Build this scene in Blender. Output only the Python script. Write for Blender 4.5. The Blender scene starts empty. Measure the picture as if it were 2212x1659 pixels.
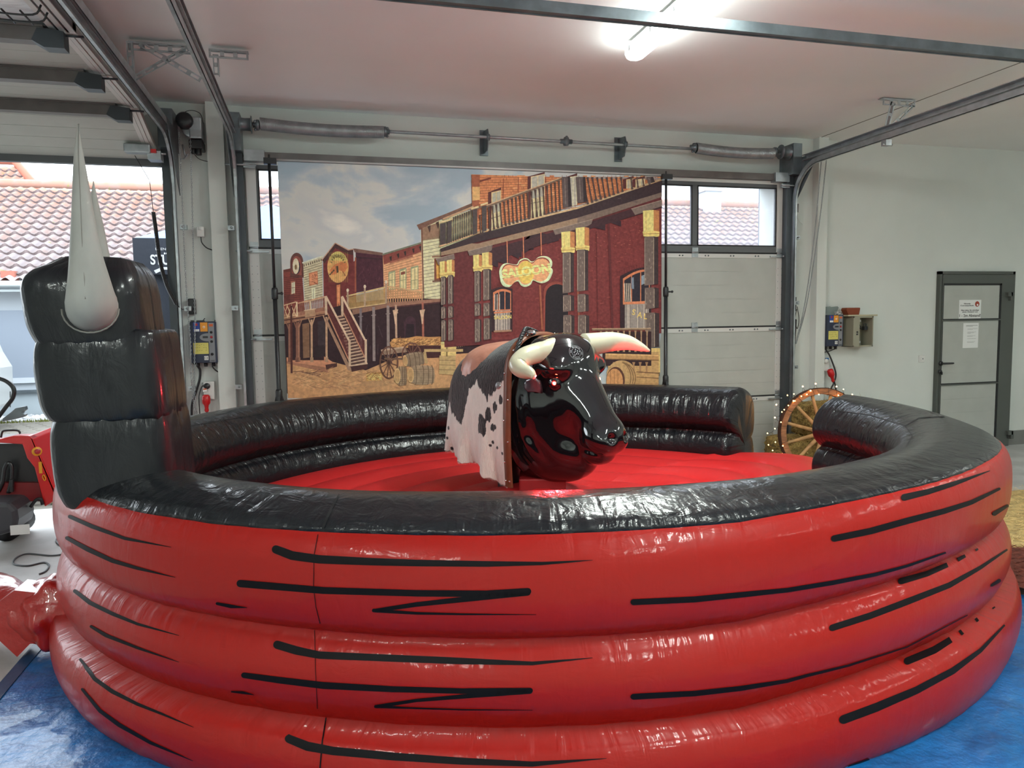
import bpy, bmesh, math, random
import numpy as np
from mathutils import Vector, Matrix, Quaternion, noise
from mathutils.bvhtree import BVHTree

random.seed(7); np.random.seed(7)
SC = bpy.context.scene
COL = SC.collection
PI = math.pi
D = 7.05            # inner face of the wall with the garage doors
HC = 3.56           # ceiling height

# ------------------------------------------------------------------ camera
W, H = 2212, 1659
F_PX = 1572.14
YAW, PIT, ROL = (math.radians(a) for a in (14.84224, 4.78804, -0.89722))
fwd = Vector((math.sin(YAW)*math.cos(PIT), math.cos(YAW)*math.cos(PIT), -math.sin(PIT)))
rt = fwd.cross(Vector((0, 0, 1))).normalized(); up = rt.cross(fwd)
R2 = rt*math.cos(ROL)+up*math.sin(ROL); U2 = -rt*math.sin(ROL)+up*math.cos(ROL)
CAM = Vector((0, 0, 1.6))
cam_d = bpy.data.cameras.new('camera'); cam = bpy.data.objects.new('camera', cam_d); COL.objects.link(cam)
cam_d.sensor_fit = 'HORIZONTAL'; cam_d.sensor_width = 36; cam_d.lens = 36*F_PX/W
cam_d.clip_start = 0.05; cam_d.clip_end = 300
m = Matrix.Identity(4)
for i in range(3):
    m[i][0] = R2[i]; m[i][1] = U2[i]; m[i][2] = -fwd[i]; m[i][3] = CAM[i]
cam.matrix_world = m
SC.camera = cam

# ------------------------------------------------------------------ world, exposure
SC.view_settings.view_transform = 'Standard'; SC.view_settings.look = 'None'
SC.view_settings.gamma = 1; SC.view_settings.use_curve_mapping = False
SC.view_settings.exposure = 0.0
wd = bpy.data.worlds.new('overcast'); SC.world = wd; wd.use_nodes = True
bg = wd.node_tree.nodes['Background']; bg.inputs[0].default_value = (0.86, 0.94, 1.0, 1); bg.inputs[1].default_value = 6.5
def area(name, loc, size, power, color, direction, spread=180):
    l = bpy.data.lights.new(name, 'AREA'); l.shape = 'RECTANGLE'; l.size, l.size_y = size
    l.energy = power; l.color = color; l.spread = math.radians(spread)
    o = bpy.data.objects.new(name, l); COL.objects.link(o); o.location = loc
    o.rotation_euler = Vector(direction).to_track_quat('-Z', 'Y').to_euler()
    return o
LAMP_POWER = 72
LAMPS = [(2.22, 4.15), (2.22, 0.2), (2.22, -3.2), (7.6, 3.0), (6.6, 0.0), (6.6, -3.2), (-3.2, -1.0), (-3.2, -4.0)]
# the light of each fixture is added in the lamp builder below

# ------------------------------------------------------------------ helpers
def s2l(c):
    return tuple((v/12.92 if v <= 0.04045 else ((v+0.055)/1.055)**2.4) for v in c)
def rgb(r, g, b):
    return s2l((r/255, g/255, b/255))
def ray(x, y):
    return (R2*((x-W/2)/F_PX) - U2*((y-H/2)/F_PX) + fwd)
def atY(x, y, Y):
    d = ray(x, y); return CAM + d*(Y/d.y)
def atZ(x, y, Z):
    d = ray(x, y); return CAM + d*((Z-CAM.z)/d.z)

MATS = {}
def mat(name, color, rough=0.5, metal=0.0, bump=0, bscale=20, var=0, vscale=5, coat=0, spec=None, emit=None, estr=0,
        alpha=None, stretch=(1, 1, 1), color2=None, sheen=0, trans=0, detail=4):
    if name in MATS: return MATS[name]
    M = bpy.data.materials.new(name); M.use_nodes = True; nt = M.node_tree; N = nt.nodes; L = nt.links
    b = N['Principled BSDF']; b.inputs['Roughness'].default_value = rough; b.inputs['Metallic'].default_value = metal
    b.inputs['Base Color'].default_value = (*color, 1)
    if coat: b.inputs['Coat Weight'].default_value = coat; b.inputs['Coat Roughness'].default_value = 0.05
    if spec is not None: b.inputs['Specular IOR Level'].default_value = spec
    if sheen: b.inputs['Sheen Weight'].default_value = sheen
    if trans: b.inputs['Transmission Weight'].default_value = trans
    if emit: b.inputs['Emission Color'].default_value = (*emit, 1); b.inputs['Emission Strength'].default_value = estr
    tc = N.new('ShaderNodeTexCoord'); mp = N.new('ShaderNodeMapping'); mp.inputs['Scale'].default_value = stretch
    L.new(tc.outputs['Object'], mp.inputs['Vector'])
    if var or color2:
        n = N.new('ShaderNodeTexNoise'); n.inputs['Scale'].default_value = vscale; n.inputs['Detail'].default_value = 6
        L.new(mp.outputs[0], n.inputs['Vector'])
        mx = N.new('ShaderNodeMix'); mx.data_type = 'RGBA'
        c2 = color2 or tuple(max(0, c*(1-var)) for c in color)
        c1 = color if color2 else tuple(min(1, c*(1+var)) for c in color)
        mx.inputs['A'].default_value = (*c1, 1); mx.inputs['B'].default_value = (*c2, 1)
        rp = N.new('ShaderNodeMapRange'); rp.inputs['From Min'].default_value = 0.35; rp.inputs['From Max'].default_value = 0.65
        L.new(n.outputs['Fac'], rp.inputs['Value']); L.new(rp.outputs[0], mx.inputs['Factor'])
        L.new(mx.outputs['Result'], b.inputs['Base Color'])
    if bump:
        n = N.new('ShaderNodeTexNoise'); n.inputs['Scale'].default_value = bscale; n.inputs['Detail'].default_value = detail
        L.new(mp.outputs[0], n.inputs['Vector'])
        bp = N.new('ShaderNodeBump'); bp.inputs['Strength'].default_value = 1.0; bp.inputs['Distance'].default_value = bump
        L.new(n.outputs['Fac'], bp.inputs['Height']); L.new(bp.outputs[0], b.inputs['Normal'])
    MATS[name] = M; return M

class MB:
    """collects shapes for ONE mesh"""
    def __init__(s): s.v = []; s.f = []; s.m = []; s.sm = []; s.cm = 0
    def add(s, vs, fs, smooth=False):
        o = len(s.v); s.v += [tuple(p) for p in vs]; s.f += [tuple(i+o for i in f) for f in fs]
        s.m += [s.cm]*len(fs); s.sm += [smooth]*len(fs); return s
    def box(s, a, b):
        x0, y0, z0 = (min(a[i], b[i]) for i in range(3)); x1, y1, z1 = (max(a[i], b[i]) for i in range(3))
        return s.add([(x0, y0, z0), (x1, y0, z0), (x1, y1, z0), (x0, y1, z0), (x0, y0, z1), (x1, y0, z1), (x1, y1, z1), (x0, y1, z1)],
                     [(0, 3, 2, 1), (4, 5, 6, 7), (0, 1, 5, 4), (1, 2, 6, 5), (2, 3, 7, 6), (3, 0, 4, 7)])
    def cbox(s, c, sz): return s.box([c[i]-sz[i]/2 for i in range(3)], [c[i]+sz[i]/2 for i in range(3)])
    def bar(s, p, q, w, h, upv=(0, 0, 1)):
        p, q = Vector(p), Vector(q); d = (q-p).normalized(); u = Vector(upv)
        a = d.cross(u)
        if a.length < 1e-4: a = d.cross(Vector((1, 0, 0)))
        a.normalize(); u = a.cross(d)
        vs = []
        for c in (p, q):
            for i, j in ((-1, -1), (1, -1), (1, 1), (-1, 1)): vs.append(c+a*(w/2*i)+u*(h/2*j))
        return s.add(vs, [(0, 1, 2, 3), (7, 6, 5, 4), (0, 4, 5, 1), (1, 5, 6, 2), (2, 6, 7, 3), (3, 7, 4, 0)])
    def tube(s, pts, r, n=10, closed=False, caps=True, flat=1.0, smooth=True):
        pts = [Vector(p) for p in pts]; k = len(pts)
        rs = r if isinstance(r, (list, tuple)) else [r]*k
        t0 = (pts[1]-pts[0]).normalized(); nrm = t0.orthogonal().normalized(); vs = []; prev = t0
        for i, p in enumerate(pts):
            if closed: t = (pts[(i+1) % k]-pts[i-1]).normalized()
            else: t = (pts[min(i+1, k-1)]-pts[max(i-1, 0)]).normalized()
            q = prev.rotation_difference(t); nrm = q @ nrm; nrm = (nrm - t*nrm.dot(t)).normalized(); prev = t
            b = t.cross(nrm)
            for j in range(n):
                a = 2*PI*j/n; vs.append(p+nrm*(math.cos(a)*rs[i])+b*(math.sin(a)*rs[i]*flat))
        fs = []
        for i in range(k if closed else k-1):
            for j in range(n):
                a, b2 = i*n, ((i+1) % k)*n; fs.append((a+j, a+(j+1) % n, b2+(j+1) % n, b2+j))
        if caps and not closed: fs += [tuple(range(n-1, -1, -1)), tuple((k-1)*n+j for j in range(n))]
        return s.add(vs, fs, smooth)
    def cyl(s, p, q, r, n=16, smooth=True): return s.tube([p, q], r, n, smooth=smooth)
    def lathe(s, prof, c, axis=(0, 0, 1), n=24, smooth=True, cap=True):
        c = Vector(c); ax = Vector(axis).normalized(); a = ax.orthogonal().normalized(); b = ax.cross(a); vs = []
        for r, z in prof:
            for j in range(n): t = 2*PI*j/n; vs.append(c+ax*z+a*(r*math.cos(t))+b*(r*math.sin(t)))
        fs = [(i*n+j, i*n+(j+1) % n, (i+1)*n+(j+1) % n, (i+1)*n+j) for i in range(len(prof)-1) for j in range(n)]
        if cap: fs += [tuple(range(n-1, -1, -1)), tuple((len(prof)-1)*n+j for j in range(n))]
        return s.add(vs, fs, smooth)
    def ball(s, c, r, n=12, sc=(1, 1, 1), rot=None):
        c = Vector(c); vs = []; fs = []; k = n//2
        for i in range(k+1):
            th = PI*i/k
            for j in range(n):
                ph = 2*PI*j/n; v = Vector((math.sin(th)*math.cos(ph)*sc[0], math.sin(th)*math.sin(ph)*sc[1], math.cos(th)*sc[2]))*r
                if rot: v = rot @ v
                vs.append(c+v)
        for i in range(k):
            for j in range(n): fs.append((i*n+j, (i+1)*n+j, (i+1)*n+(j+1) % n, i*n+(j+1) % n))
        return s.add(vs, fs, True)
    def prism(s, poly, axis, lo, hi, smooth=False):
        """poly of 2-D points in the plane across axis 'x','y' or 'z', extruded from lo to hi"""
        def P(a, b, t): return {'x': (t, a, b), 'y': (a, t, b), 'z': (a, b, t)}[axis]
        n = len(poly); vs = [P(a, b, lo) for a, b in poly]+[P(a, b, hi) for a, b in poly]
        fs = [tuple(range(n-1, -1, -1)), tuple(range(n, 2*n))]+[(i, (i+1) % n, n+(i+1) % n, n+i) for i in range(n)]
        return s.add(vs, fs, smooth)
    def build(s, name, mats, parent=None, loc=None, bevel=0, fix=True):
        me = bpy.data.meshes.new(name); me.from_pydata(s.v, [], s.f)
        if not isinstance(mats, (list, tuple)): mats = [mats]
        for mm in mats: me.materials.append(mm)
        me.polygons.foreach_set('material_index', s.m); me.polygons.foreach_set('use_smooth', s.sm)
        me.update()
        if fix:
            bm = bmesh.new(); bm.from_mesh(me); bmesh.ops.recalc_face_normals(bm, faces=bm.faces); bm.to_mesh(me); bm.free()
        o = bpy.data.objects.new(name, me); COL.objects.link(o)
        if parent: o.parent = parent
        if loc is not None:
            o.location = loc
        if bevel:
            bv = o.modifiers.new('bevel', 'BEVEL'); bv.width = bevel; bv.segments = 2; bv.limit_method = 'ANGLE'
        return o

def tag(o, label, cat, group=None, kind=None):
    o['label'] = label; o['category'] = cat
    if group: o['group'] = group
    if kind: o['kind'] = kind
    return o
def thing(name, label, cat, loc=(0, 0, 0), group=None, rz=0):
    o = bpy.data.objects.new(name, None); COL.objects.link(o); o.empty_display_size = 0.1
    o.location = loc; o.rotation_euler = (0, 0, rz); o['label'] = label; o['category'] = cat
    if group: o['group'] = group
    return o
def struct(o, label=None):
    o['kind'] = 'structure'
    if label: o['label'] = label; 
    return o
def strace(name, label=None, loc=(0, 0, 0)):
    o = bpy.data.objects.new(name, None); COL.objects.link(o); o.location = loc; o['kind'] = 'structure'
    if label: o['label'] = label
    return o
def keep(o, t):
    """world-space geometry under a parent that is not at the origin"""
    o.parent = t; bpy_inv = Matrix.Translation(t.location) @ t.rotation_euler.to_matrix().to_4x4()
    o.matrix_parent_inverse = bpy_inv.inverted(); return o
def text_part(txt, name, m, parent, origin, xdir, ydir, size, align='CENTER', ext=0.0006, bold=0, font=None, width=None):
    c = bpy.data.curves.new(name, 'FONT'); c.body = txt; c.size = size; c.align_x = align; c.align_y = 'CENTER'; c.extrude = ext; c.offset = bold
    tmp = bpy.data.objects.new(name, c); COL.objects.link(tmp)
    bpy.context.view_layer.update()
    me = bpy.data.meshes.new_from_object(tmp.evaluated_get(bpy.context.evaluated_depsgraph_get()))
    bpy.data.objects.remove(tmp); me.materials.clear(); me.materials.append(m)
    if width:
        xs = [v.co.x for v in me.vertices]; k = width/(max(xs)-min(xs))
        for v in me.vertices: v.co.x *= k
    x = Vector(xdir).normalized(); y = Vector(ydir).normalized(); z = x.cross(y)
    M4 = Matrix(((x.x, y.x, z.x, origin[0]), (x.y, y.y, z.y, origin[1]), (x.z, y.z, z.z, origin[2]), (0, 0, 0, 1)))
    me.transform(M4)
    o = bpy.data.objects.new(name, me); COL.objects.link(o)
    if parent: keep(o, parent)
    return o
def text_verts(txt, size, bold=0):
    c = bpy.data.curves.new('t', 'FONT'); c.body = txt; c.size = size; c.align_x = 'CENTER'; c.align_y = 'CENTER'; c.offset = bold
    tmp = bpy.data.objects.new('t', c); COL.objects.link(tmp); bpy.context.view_layer.update()
    me = bpy.data.meshes.new_from_object(tmp.evaluated_get(bpy.context.evaluated_depsgraph_get()))
    bpy.data.objects.remove(tmp)
    r = [tuple(v.co) for v in me.vertices], [tuple(p.vertices) for p in me.polygons]
    bpy.data.meshes.remove(me); return r
def spline(pts, n=6, closed=False):
    pts = [Vector(p) for p in pts]; out = []; k = len(pts)
    rng = range(k if closed else k-1)
    for i in rng:
        p0 = pts[(i-1) % k] if closed or i > 0 else pts[0]*2-pts[1]
        p1 = pts[i]; p2 = pts[(i+1) % k]
        p3 = pts[(i+2) % k] if closed or i+2 < k else pts[-1]*2-pts[-2]
        for j in range(n):
            t = j/n
            out.append(0.5*((2*p1)+(p2-p0)*t+(2*p0-5*p1+4*p2-p3)*t*t+(3*p1-p0-3*p2+p3)*t**3))
    if not closed: out.append(pts[-1])
    return out
def lerp(a, b, t): return a+(b-a)*t
def interp(v, n):
    """resample list of numbers to n values"""
    return [float(x) for x in np.interp(np.linspace(0, len(v)-1, n), range(len(v)), v)]

# ------------------------------------------------------------------ materials
M_wall = mat('white_plaster', (0.66, 0.69, 0.66), 0.9, bump=0.0006, bscale=60, var=0.03, vscale=1.5)
M_ceil = mat('ceiling_plaster', (0.83, 0.85, 0.85), 0.9, bump=0.0015, bscale=5, var=0.03, vscale=0.8)
M_floor = mat('concrete_floor', (0.46, 0.46, 0.45), 0.55, bump=0.001, bscale=30, var=0.18, vscale=2.5)
M_plinth = mat('grey_plinth_paint', (0.20, 0.20, 0.19), 0.7, var=0.05)
M_galv = mat('galvanised_steel', (0.40, 0.43, 0.45), 0.38, 0.75, bump=0.0004, bscale=60, var=0.15, vscale=12)
M_galvd = mat('dark_galvanised_steel', (0.16, 0.19, 0.21), 0.4, 0.6, var=0.2, vscale=8)
M_dsteel = mat('dark_painted_steel', (0.055, 0.065, 0.075), 0.4, 0.3, var=0.1)
M_panel = mat('door_panel_white', (0.44, 0.455, 0.425), 0.55, bump=0.0006, bscale=220, var=0.03)
M_trimw = mat('white_end_plate', (0.62, 0.62, 0.60), 0.45)
M_alum = mat('grey_aluminium_frame', (0.115, 0.12, 0.125), 0.45, 0.3)
M_blackrub = mat('black_rubber', (0.015, 0.015, 0.017), 0.6)
M_blackpl = mat('black_plastic', (0.02, 0.021, 0.024), 0.35)
M_stiff = mat('taupe_stiffener_steel', (0.15, 0.135, 0.13), 0.45, 0.2, var=0.15, vscale=6)
M_chrome = mat('bright_screw', (0.75, 0.75, 0.77), 0.15, 1.0)
M_cable = mat('black_cable', (0.018, 0.018, 0.02), 0.5)
M_white = mat('white_plastic', (0.72, 0.72, 0.70), 0.4)
M_paper = mat('paper', (0.80, 0.81, 0.80), 0.8)
M_ink = mat('ink', (0.03, 0.03, 0.03), 0.8)

# ------------------------------------------------------------------ room shell
XL, XR, YB = -7.2, 10.2, -5.6
struct(MB().box((XL-.3, YB-.3, -.2), (XR+.3, D+.25, 0)).build('floor', M_floor))
struct(MB().box((XL-.3, YB-.3, HC), (XR+.3, D+.3, HC+.25)).build('ceiling', M_ceil))
LX0, LX1, LZ = -6.9, -1.23, 3.06      # left opening
RX0, RX1, RZ = -.50, 4.87, 3.06       # right opening
m_ = MB()
for a, b in (((XL-.3, D, 0), (LX0, D+.3, HC)), ((LX0, D, LZ), (LX1, D+.3, HC)), ((LX1, D, 0), (RX0, D+.3, HC)),
             ((RX0, D, RZ), (RX1, D+.3, HC)), ((RX1, D, 0), (XR+.3, D+.3, HC))): m_.box(a, b)
struct(m_.build('wall_back', M_wall))
struct(MB().box((XL-.3, YB, 0), (XL, D, HC)).build('wall_left', M_wall))
def portal(loc, size, direction):
    o = area('daylight_portal', loc, size, 1, (1, 1, 1), direction); o.data.cycles.is_portal = True; return o
portal((-4.06, D+.15, 1.53), (5.7, 3.06), (0, -1, 0))
struct(MB().box((XR, YB, 0), (XR+.3, D, HC)).build('wall_right', M_wall))
struct(MB().box((XL-.3, YB-.3, 0), (XR+.3, YB, HC)).build('wall_front', M_wall))
struct(MB().box((8.2, D-.012, 0), (XR, D, .175)).box((5.3, D-.012, 0), (7.0, D, .175)).build('baseboard_back', M_plinth))
struct(MB().box((-.875, D-.09, 0), (-.735, D, HC)).build('trim_1', M_wall))
struct(MB().box((5.335, D-.10, 0), (5.455, D, HC)).build('trim_2', M_wall))
struct(MB().box((5.36, YB, HC-.004), (5.366, D, HC)).build('trim_3', M_plinth))

# ------------------------------------------------------------------ closed garage door
def grooved_panel(mb, x0, x1, z0, z1, y, n=4, th=0.04):
    hgt = (z1-z0)/n
    mb.box((x0, y+.003, z0), (x1, y+th, z1))
    for i in range(n):
        mb.box((x0, y, z0+i*hgt+(.0018 if i else 0)), (x1, y+.0035, z0+(i+1)*hgt-(.0018 if i < n-1 else 0)))
door1 = strace('door_1', 'closed white sectional garage door behind the western backdrop', (0, 0, 0))
PX0, PX1, PY = -.568, 4.925, 6.985
levels = [0.045, .765, 1.525, 2.31, 3.075]
for i in range(3):
    z0, z1 = levels[i], levels[i+1]
    mb = MB(); grooved_panel(mb, PX0, PX1, z0+.006, z1-.055, PY, 5)
    s_ = mb.build('door_section', M_panel, door1)
    MB().box((PX0, PY-.006, z1-.055), (PX1, PY+.04, z1-.012)).build('hinge_rail', M_trimw, s_)
    MB().box((PX0, PY+.004, z1-.012), (PX1, PY+.04, z1+.006)).build('joint_seal', M_blackrub, s_)
    mb = MB()
    for x0 in (PX0, PX1-.085): mb.box((x0, PY-.008, z0+.01), (x0+.085, PY-.0005, z1-.055))
    mb.cm = 1
    for x0 in (PX0, PX1-.085):
        for k in range(9):
            for dx in (.02, .065): mb.cbox((x0+dx, PY-.0085, z0+.06+k*.07), (.006, .002, .006))
    mb.build('end_plate', [M_trimw, M_galvd], s_)
    mb = MB()
    x = PX0+.35
    while x < PX1-.2:
        for dx in (0, .035): mb.lathe([(.008, 0), (.008, .006), (.004, .008)], (x+dx, PY-.006, z1-.033), (0, -1, 0), 8)
        x += .30
    mb.build('screws', M_galvd, s_)
    for hx in (PX0+.045, 3.86, PX1-.045):
        h_ = MB().box((hx-.035, PY-.012, z1-.05), (hx+.035, PY-.006, z1+.05)).tube([(hx-.036, PY-.012, z1), (hx+.036, PY-.012, z1)], .009, 8).build('hinge', M_galv, s_)
    for hx, sg in ((PX0, -1), (PX1, 1)):
        MB().box((hx-.17*sg, PY-.03, z1-.045), (hx+.03*sg, PY-.012, z1-.03)).tube([(hx-.03*sg, PY-.045, z1-.035), (hx+.11*sg, PY-.045, z1-.035)], .007, 8).lathe([(.02, 0), (.022, .01), (.02, .02)], (hx+.075*sg, PY-.045, z1-.035), (sg, 0, 0), 12).build('roller_bracket', M_galv, s_)
# window section
z0, z1 = levels[3], levels[4]
mb = MB(); mb.box((PX0, PY, z0+.006), (PX1, PY+.045, z0+.075)); mb.box((PX0, PY, z1-.075), (PX1, PY+.045, z1)); mb.box((PX0, PY, z0+.07), (PX0+.10, PY+.045, z1-.07)); mb.box((PX1-.09, PY, z0+.07), (PX1, PY+.045, z1-.07))
mulls = [-.42+(k*1.085) for k in range(1, 5)]; mulls[-1] = 3.85
mulls = [.65, 1.72, 2.79, 3.86]
for x in mulls: mb.box((x-.032, PY, z0+.07), (x+.032, PY+.045, z1-.07))
ws = mb.build('door_section', M_alum, door1); ws['label'] = 'dark framed window section of the garage door'
edges = [PX0+.10]+mulls+[PX1-.09]
M_glass = bpy.data.materials.new('hazy_pane'); M_glass.use_nodes = True
g = M_glass.node_tree; gb = g.nodes['Principled BSDF']; go = g.nodes['Material Output']
tr = g.nodes.new('ShaderNodeBsdfTransparent'); tr.inputs[0].default_value = (.97, .98, 1, 1)
tl = g.nodes.new('ShaderNodeBsdfTranslucent'); tl.inputs[0].default_value = (.9, .92, 1, 1)
mx1 = g.nodes.new('ShaderNodeMixShader'); mx1.inputs[0].default_value = .10
g.links.new(tr.outputs[0], mx1.inputs[1]); g.links.new(tl.outputs[0], mx1.inputs[2])
gb.inputs['Roughness'].default_value = .08; gb.inputs['Base Color'].default_value = (.02, .02, .02, 1)
mx2 = g.nodes.new('ShaderNodeMixShader'); mx2.inputs[0].default_value = .05
g.links.new(mx1.outputs[0], mx2.inputs[1]); g.links.new(gb.outputs[0], mx2.inputs[2]); g.links.new(mx2.outputs[0], go.inputs[0])
for a, b in zip(edges[:-1], edges[1:]):
    a += .03 if a in mulls else 0; b -= .03 if b in mulls else 0
    MB().box((a, PY+.018, z0+.07), (b, PY+.024, z1-.07)).build('window_pane', M_glass, ws)
    fr = MB()
    for p, q in (((a, PY-.004, z0+.07), (a+.012, PY+.01, z1-.07)), ((b-.012, PY-.004, z0+.07), (b, PY+.01, z1-.07)), ((a, PY-.004, z0+.07), (b, PY+.01, z0+.082)), ((a, PY-.004, z1-.082), (b, PY+.01, z1-.07))): fr.box(p, q)
    fr.build('pane_gasket', M_blackrub, ws)
MB().box((PX1-.085, PY-.008, z0+.01), (PX1, PY-.0005, z1-.01)).build('end_plate', M_trimw, ws)
MB().box((PX0, PY-.008, z0+.01), (PX0+.085, PY-.0005, z1-.01)).build('end_plate', M_trimw, ws)
MB().box((PX0, PY-.01, z1-.035), (PX1, PY-.001, z1)).build('hinge_rail', M_trimw, ws)
MB().box((PX0+.02, PY-.07, z1+.002), (PX1-.02, PY, z1+.065)).build('top_stiffener', M_stiff, door1)
for hx, sg in ((PX0, 1), (PX1, -1)):
    MB().box((hx-.0*sg, PY-.10, z1-.02), (hx+.17*sg, PY-.002, z1+.075)).tube([(hx+.1*sg, PY-.11, z1-.06), (hx-.16*sg, PY-.11, z1-.06)], .008, 8).lathe([(.02, 0), (.024, .01), (.02, .02)], (hx-.10*sg, PY-.11, z1-.06), (-sg, 0, 0), 12).box((hx-.01*sg, PY-.09, z1-.08), (hx+.09*sg, PY-.06, z1-.04)).build('top_roller_bracket', M_galv, door1)
MB().box((PX0, PY, 0.0), (PX1, PY+.04, .045)).build('bottom_seal', M_blackrub, door1)

# ------------------------------------------------------------------ guide rails
def rail_path(X, zt, y_end, rad=.38, yv=6.87):
    pts = [(X, yv, 0.0), (X, yv, zt-rad)]
    for k in range(1, 9):
        a = PI/2*k/8; pts.append((X, yv-rad+rad*math.cos(a), zt-rad+rad*math.sin(a)))
    pts.append((X, y_end, zt)); return [Vector(p) for p in pts]
def sweep_rect(mb, pts, a0, a1, b0, b1):
    """rectangular profile swept in a constant-X plane; a along X, b along the in-plane normal"""
    vs = []; k = len(pts)
    for i, p in enumerate(pts):
        t = (pts[min(i+1, k-1)]-pts[max(i-1, 0)]).normalized(); n = Vector((1, 0, 0)).cross(t)
        for a, b in ((a0, b0), (a1, b0), (a1, b1), (a0, b1)): vs.append(p+Vector((a, 0, 0))+n*b)
    fs = []
    for i in range(k-1):
        for j in range(4): fs.append((i*4+j, i*4+(j+1) % 4, (i+1)*4+(j+1) % 4, (i+1)*4+j))
    fs += [(3, 2, 1, 0), tuple((k-1)*4+j for j in range(4))]
    mb.add(vs, fs)
def guide_rail(X, sg, label, y_end):
    """sg = side on which the door is (-1 door at smaller x)"""
    t = thing('guide_rail', label, 'rail', (X, 6.87, 0), 'guide rails of the garage doors')
    pts = rail_path(X, 3.21, y_end)
    mb = MB(); sweep_rect(mb, pts, -.012, .012, .022, .027); sweep_rect(mb, pts, -.012, -.008, -.022, .027) if sg < 0 else sweep_rect(mb, pts, .008, .012, -.022, .027)
    sweep_rect(mb, pts, -.012, .012, -.027, -.022)
    o = mb.build('track', M_galv); keep(o, t)
    mb = MB(); hp = [Vector((X, 6.72, 3.272)), Vector((X, y_end, 3.272))]
    sweep_rect(mb, hp, -.030, .030, .022, .028); sweep_rect(mb, hp, -.030, .030, -.028, -.022); sweep_rect(mb, hp, -.0305, -.024, -.028, .028) if sg > 0 else sweep_rect(mb, hp, .024, .0305, -.028, .028)
    o = mb.build('upper_track', M_galv); keep(o, t)
    x0, x1 = (X-.075, X+.005) if X > 0 else ((X+.008, X+.06) if sg > 0 else (X-.09, X-.03))
    o = MB().box((x0, 6.90, 0), (x1, 6.975, 3.13)).build('angle_post', M_dsteel); keep(o, t)
    o = MB().prism([(6.975, 2.75), (6.975, 3.30), (6.52, 3.30), (6.60, 3.20), (6.78, 2.98)], 'x', X-.034 if sg > 0 else X+.028, X-.030 if sg > 0 else X+.034).build('curve_plate', M_galvd); keep(o, t)
    o = MB().box((min(x0, X-.03), 6.80, 3.12), (max(x1, X+.03), 7.04, 3.44)).build('shaft_bracket', M_galvd); keep(o, t)
    for z in (.35, 1.05, 1.75, 2.45):
        o = MB().box((X-sg*.03, 6.88, z), (X-sg*.085, 6.93, z+.04)).lathe([(.009, 0), (.009, .02)], (X-sg*.055, 6.88, z+.02), (0, -1, 0), 8).build('wall_clip', M_galv); keep(o, t)
    return t
guide_rail(4.98, -1, 'grey guide rail curving up to the ceiling right of the backdrop', 3.95)
guide_rail(-.642, 1, 'grey guide rail of the closed garage door, left of the backdrop', 3.95)
guide_rail(-1.146, -1, 'grey guide rail at the right edge of the open garage door', 2.6)

t = thing('track_cross_bar', 'dark steel bar crossing under the ceiling and the lit lamp', 'bar', (2.2, 3.95, 3.3))
keep(MB().box((-.67, 3.90, 3.275), (5.02, 3.94, 3.335)).box((-.67, 3.94, 3.27), (5.02, 3.948, 3.282)).build('channel', M_galvd), t)

def strut(mb, p, q, w=.035, upv=(1, 0, 0)):
    p, q = Vector(p), Vector(q); d = q-p; L_ = d.length; u = d/L_; n = max(2, int(L_/.085)); U = Vector(upv)
    side = u.cross(U).normalized(); mb.bar(p+side*(w*.40), q+side*(w*.40), .004, w*.24, tuple(side)); mb.bar(p-side*(w*.40), q-side*(w*.40), .004, w*.24, tuple(side))
    for i in range(n+1):
        a = p+u*max(0, (i/n*L_-.014)); b = p+u*min(L_, (i/n*L_+.014)); mb.bar(a, b, .004, w*.7, tuple(side))
    mb.bar(p+U*w/2+side*w*.5, q+U*w/2+side*w*.5, w, .004, tuple(side))
t = thing('rail_hanger', 'long perforated ceiling hanger with crossed struts by the open door', 'bracket', (-.8, 5.55, HC))
def hp(x, z, y=5.55): return (x, y, z)
mb = MB(); strut(mb, hp(-1.16, 3.50), hp(-.73, 3.50), .06, (0, 1, 0)); keep(mb.build('ceiling_angle', M_galv), t)
mb = MB(); strut(mb, hp(-.66, 3.50, 5.58), hp(-.40, 3.50, 5.58), .06, (0, 1, 0)); keep(mb.build('ceiling_angle', M_galv), t)
mb = MB(); strut(mb, hp(-1.15, 3.52, 5.53), hp(-1.15, 3.26, 5.53), .035, (0, 1, 0)); keep(mb.build('vertical_strut', M_galv), t)
mb = MB(); strut(mb, hp(-.62, 3.50, 5.6), hp(-.62, 3.36, 5.6), .035, (0, 1, 0)); keep(mb.build('vertical_strut', M_galv), t)
mb = MB(); strut(mb, hp(-1.14, 3.27, 5.52), hp(-.78, 3.50, 5.52), .035, (0, 1, 0)); keep(mb.build('diagonal_strut', M_galv), t)
mb = MB(); strut(mb, hp(-1.08, 3.50, 5.50), hp(-.71, 3.29, 5.50), .035, (0, 1, 0)); keep(mb.build('diagonal_strut', M_galv), t)
t = thing('rail_hanger', 'small ceiling hanger above the right guide rail', 'bracket', (5.1, 5.6, HC))
mb = MB(); strut(mb, (4.95, 5.6, 3.52), (5.30, 5.6, 3.52), .06, (0, 1, 0)); keep(mb.build('ceiling_angle', M_galv), t)
mb = MB(); strut(mb, (5.06, 5.6, 3.52), (5.0, 5.6, 3.30), .05, (0, 1, 0)); keep(mb.build('vertical_strut', M_galv), t)
mb = MB(); strut(mb, (5.28, 5.6, 3.51), (5.04, 5.6, 3.30), .035, (0, 1, 0)); keep(mb.build('diagonal_strut', M_galv), t)
keep(MB().box((4.96, 5.56, 3.13), (5.02, 5.62, 3.182)).cyl((4.94, 5.58, 3.14), (5.04, 5.58, 3.14), .012, 8).build('rail_clamp', M_galv), t)

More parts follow.
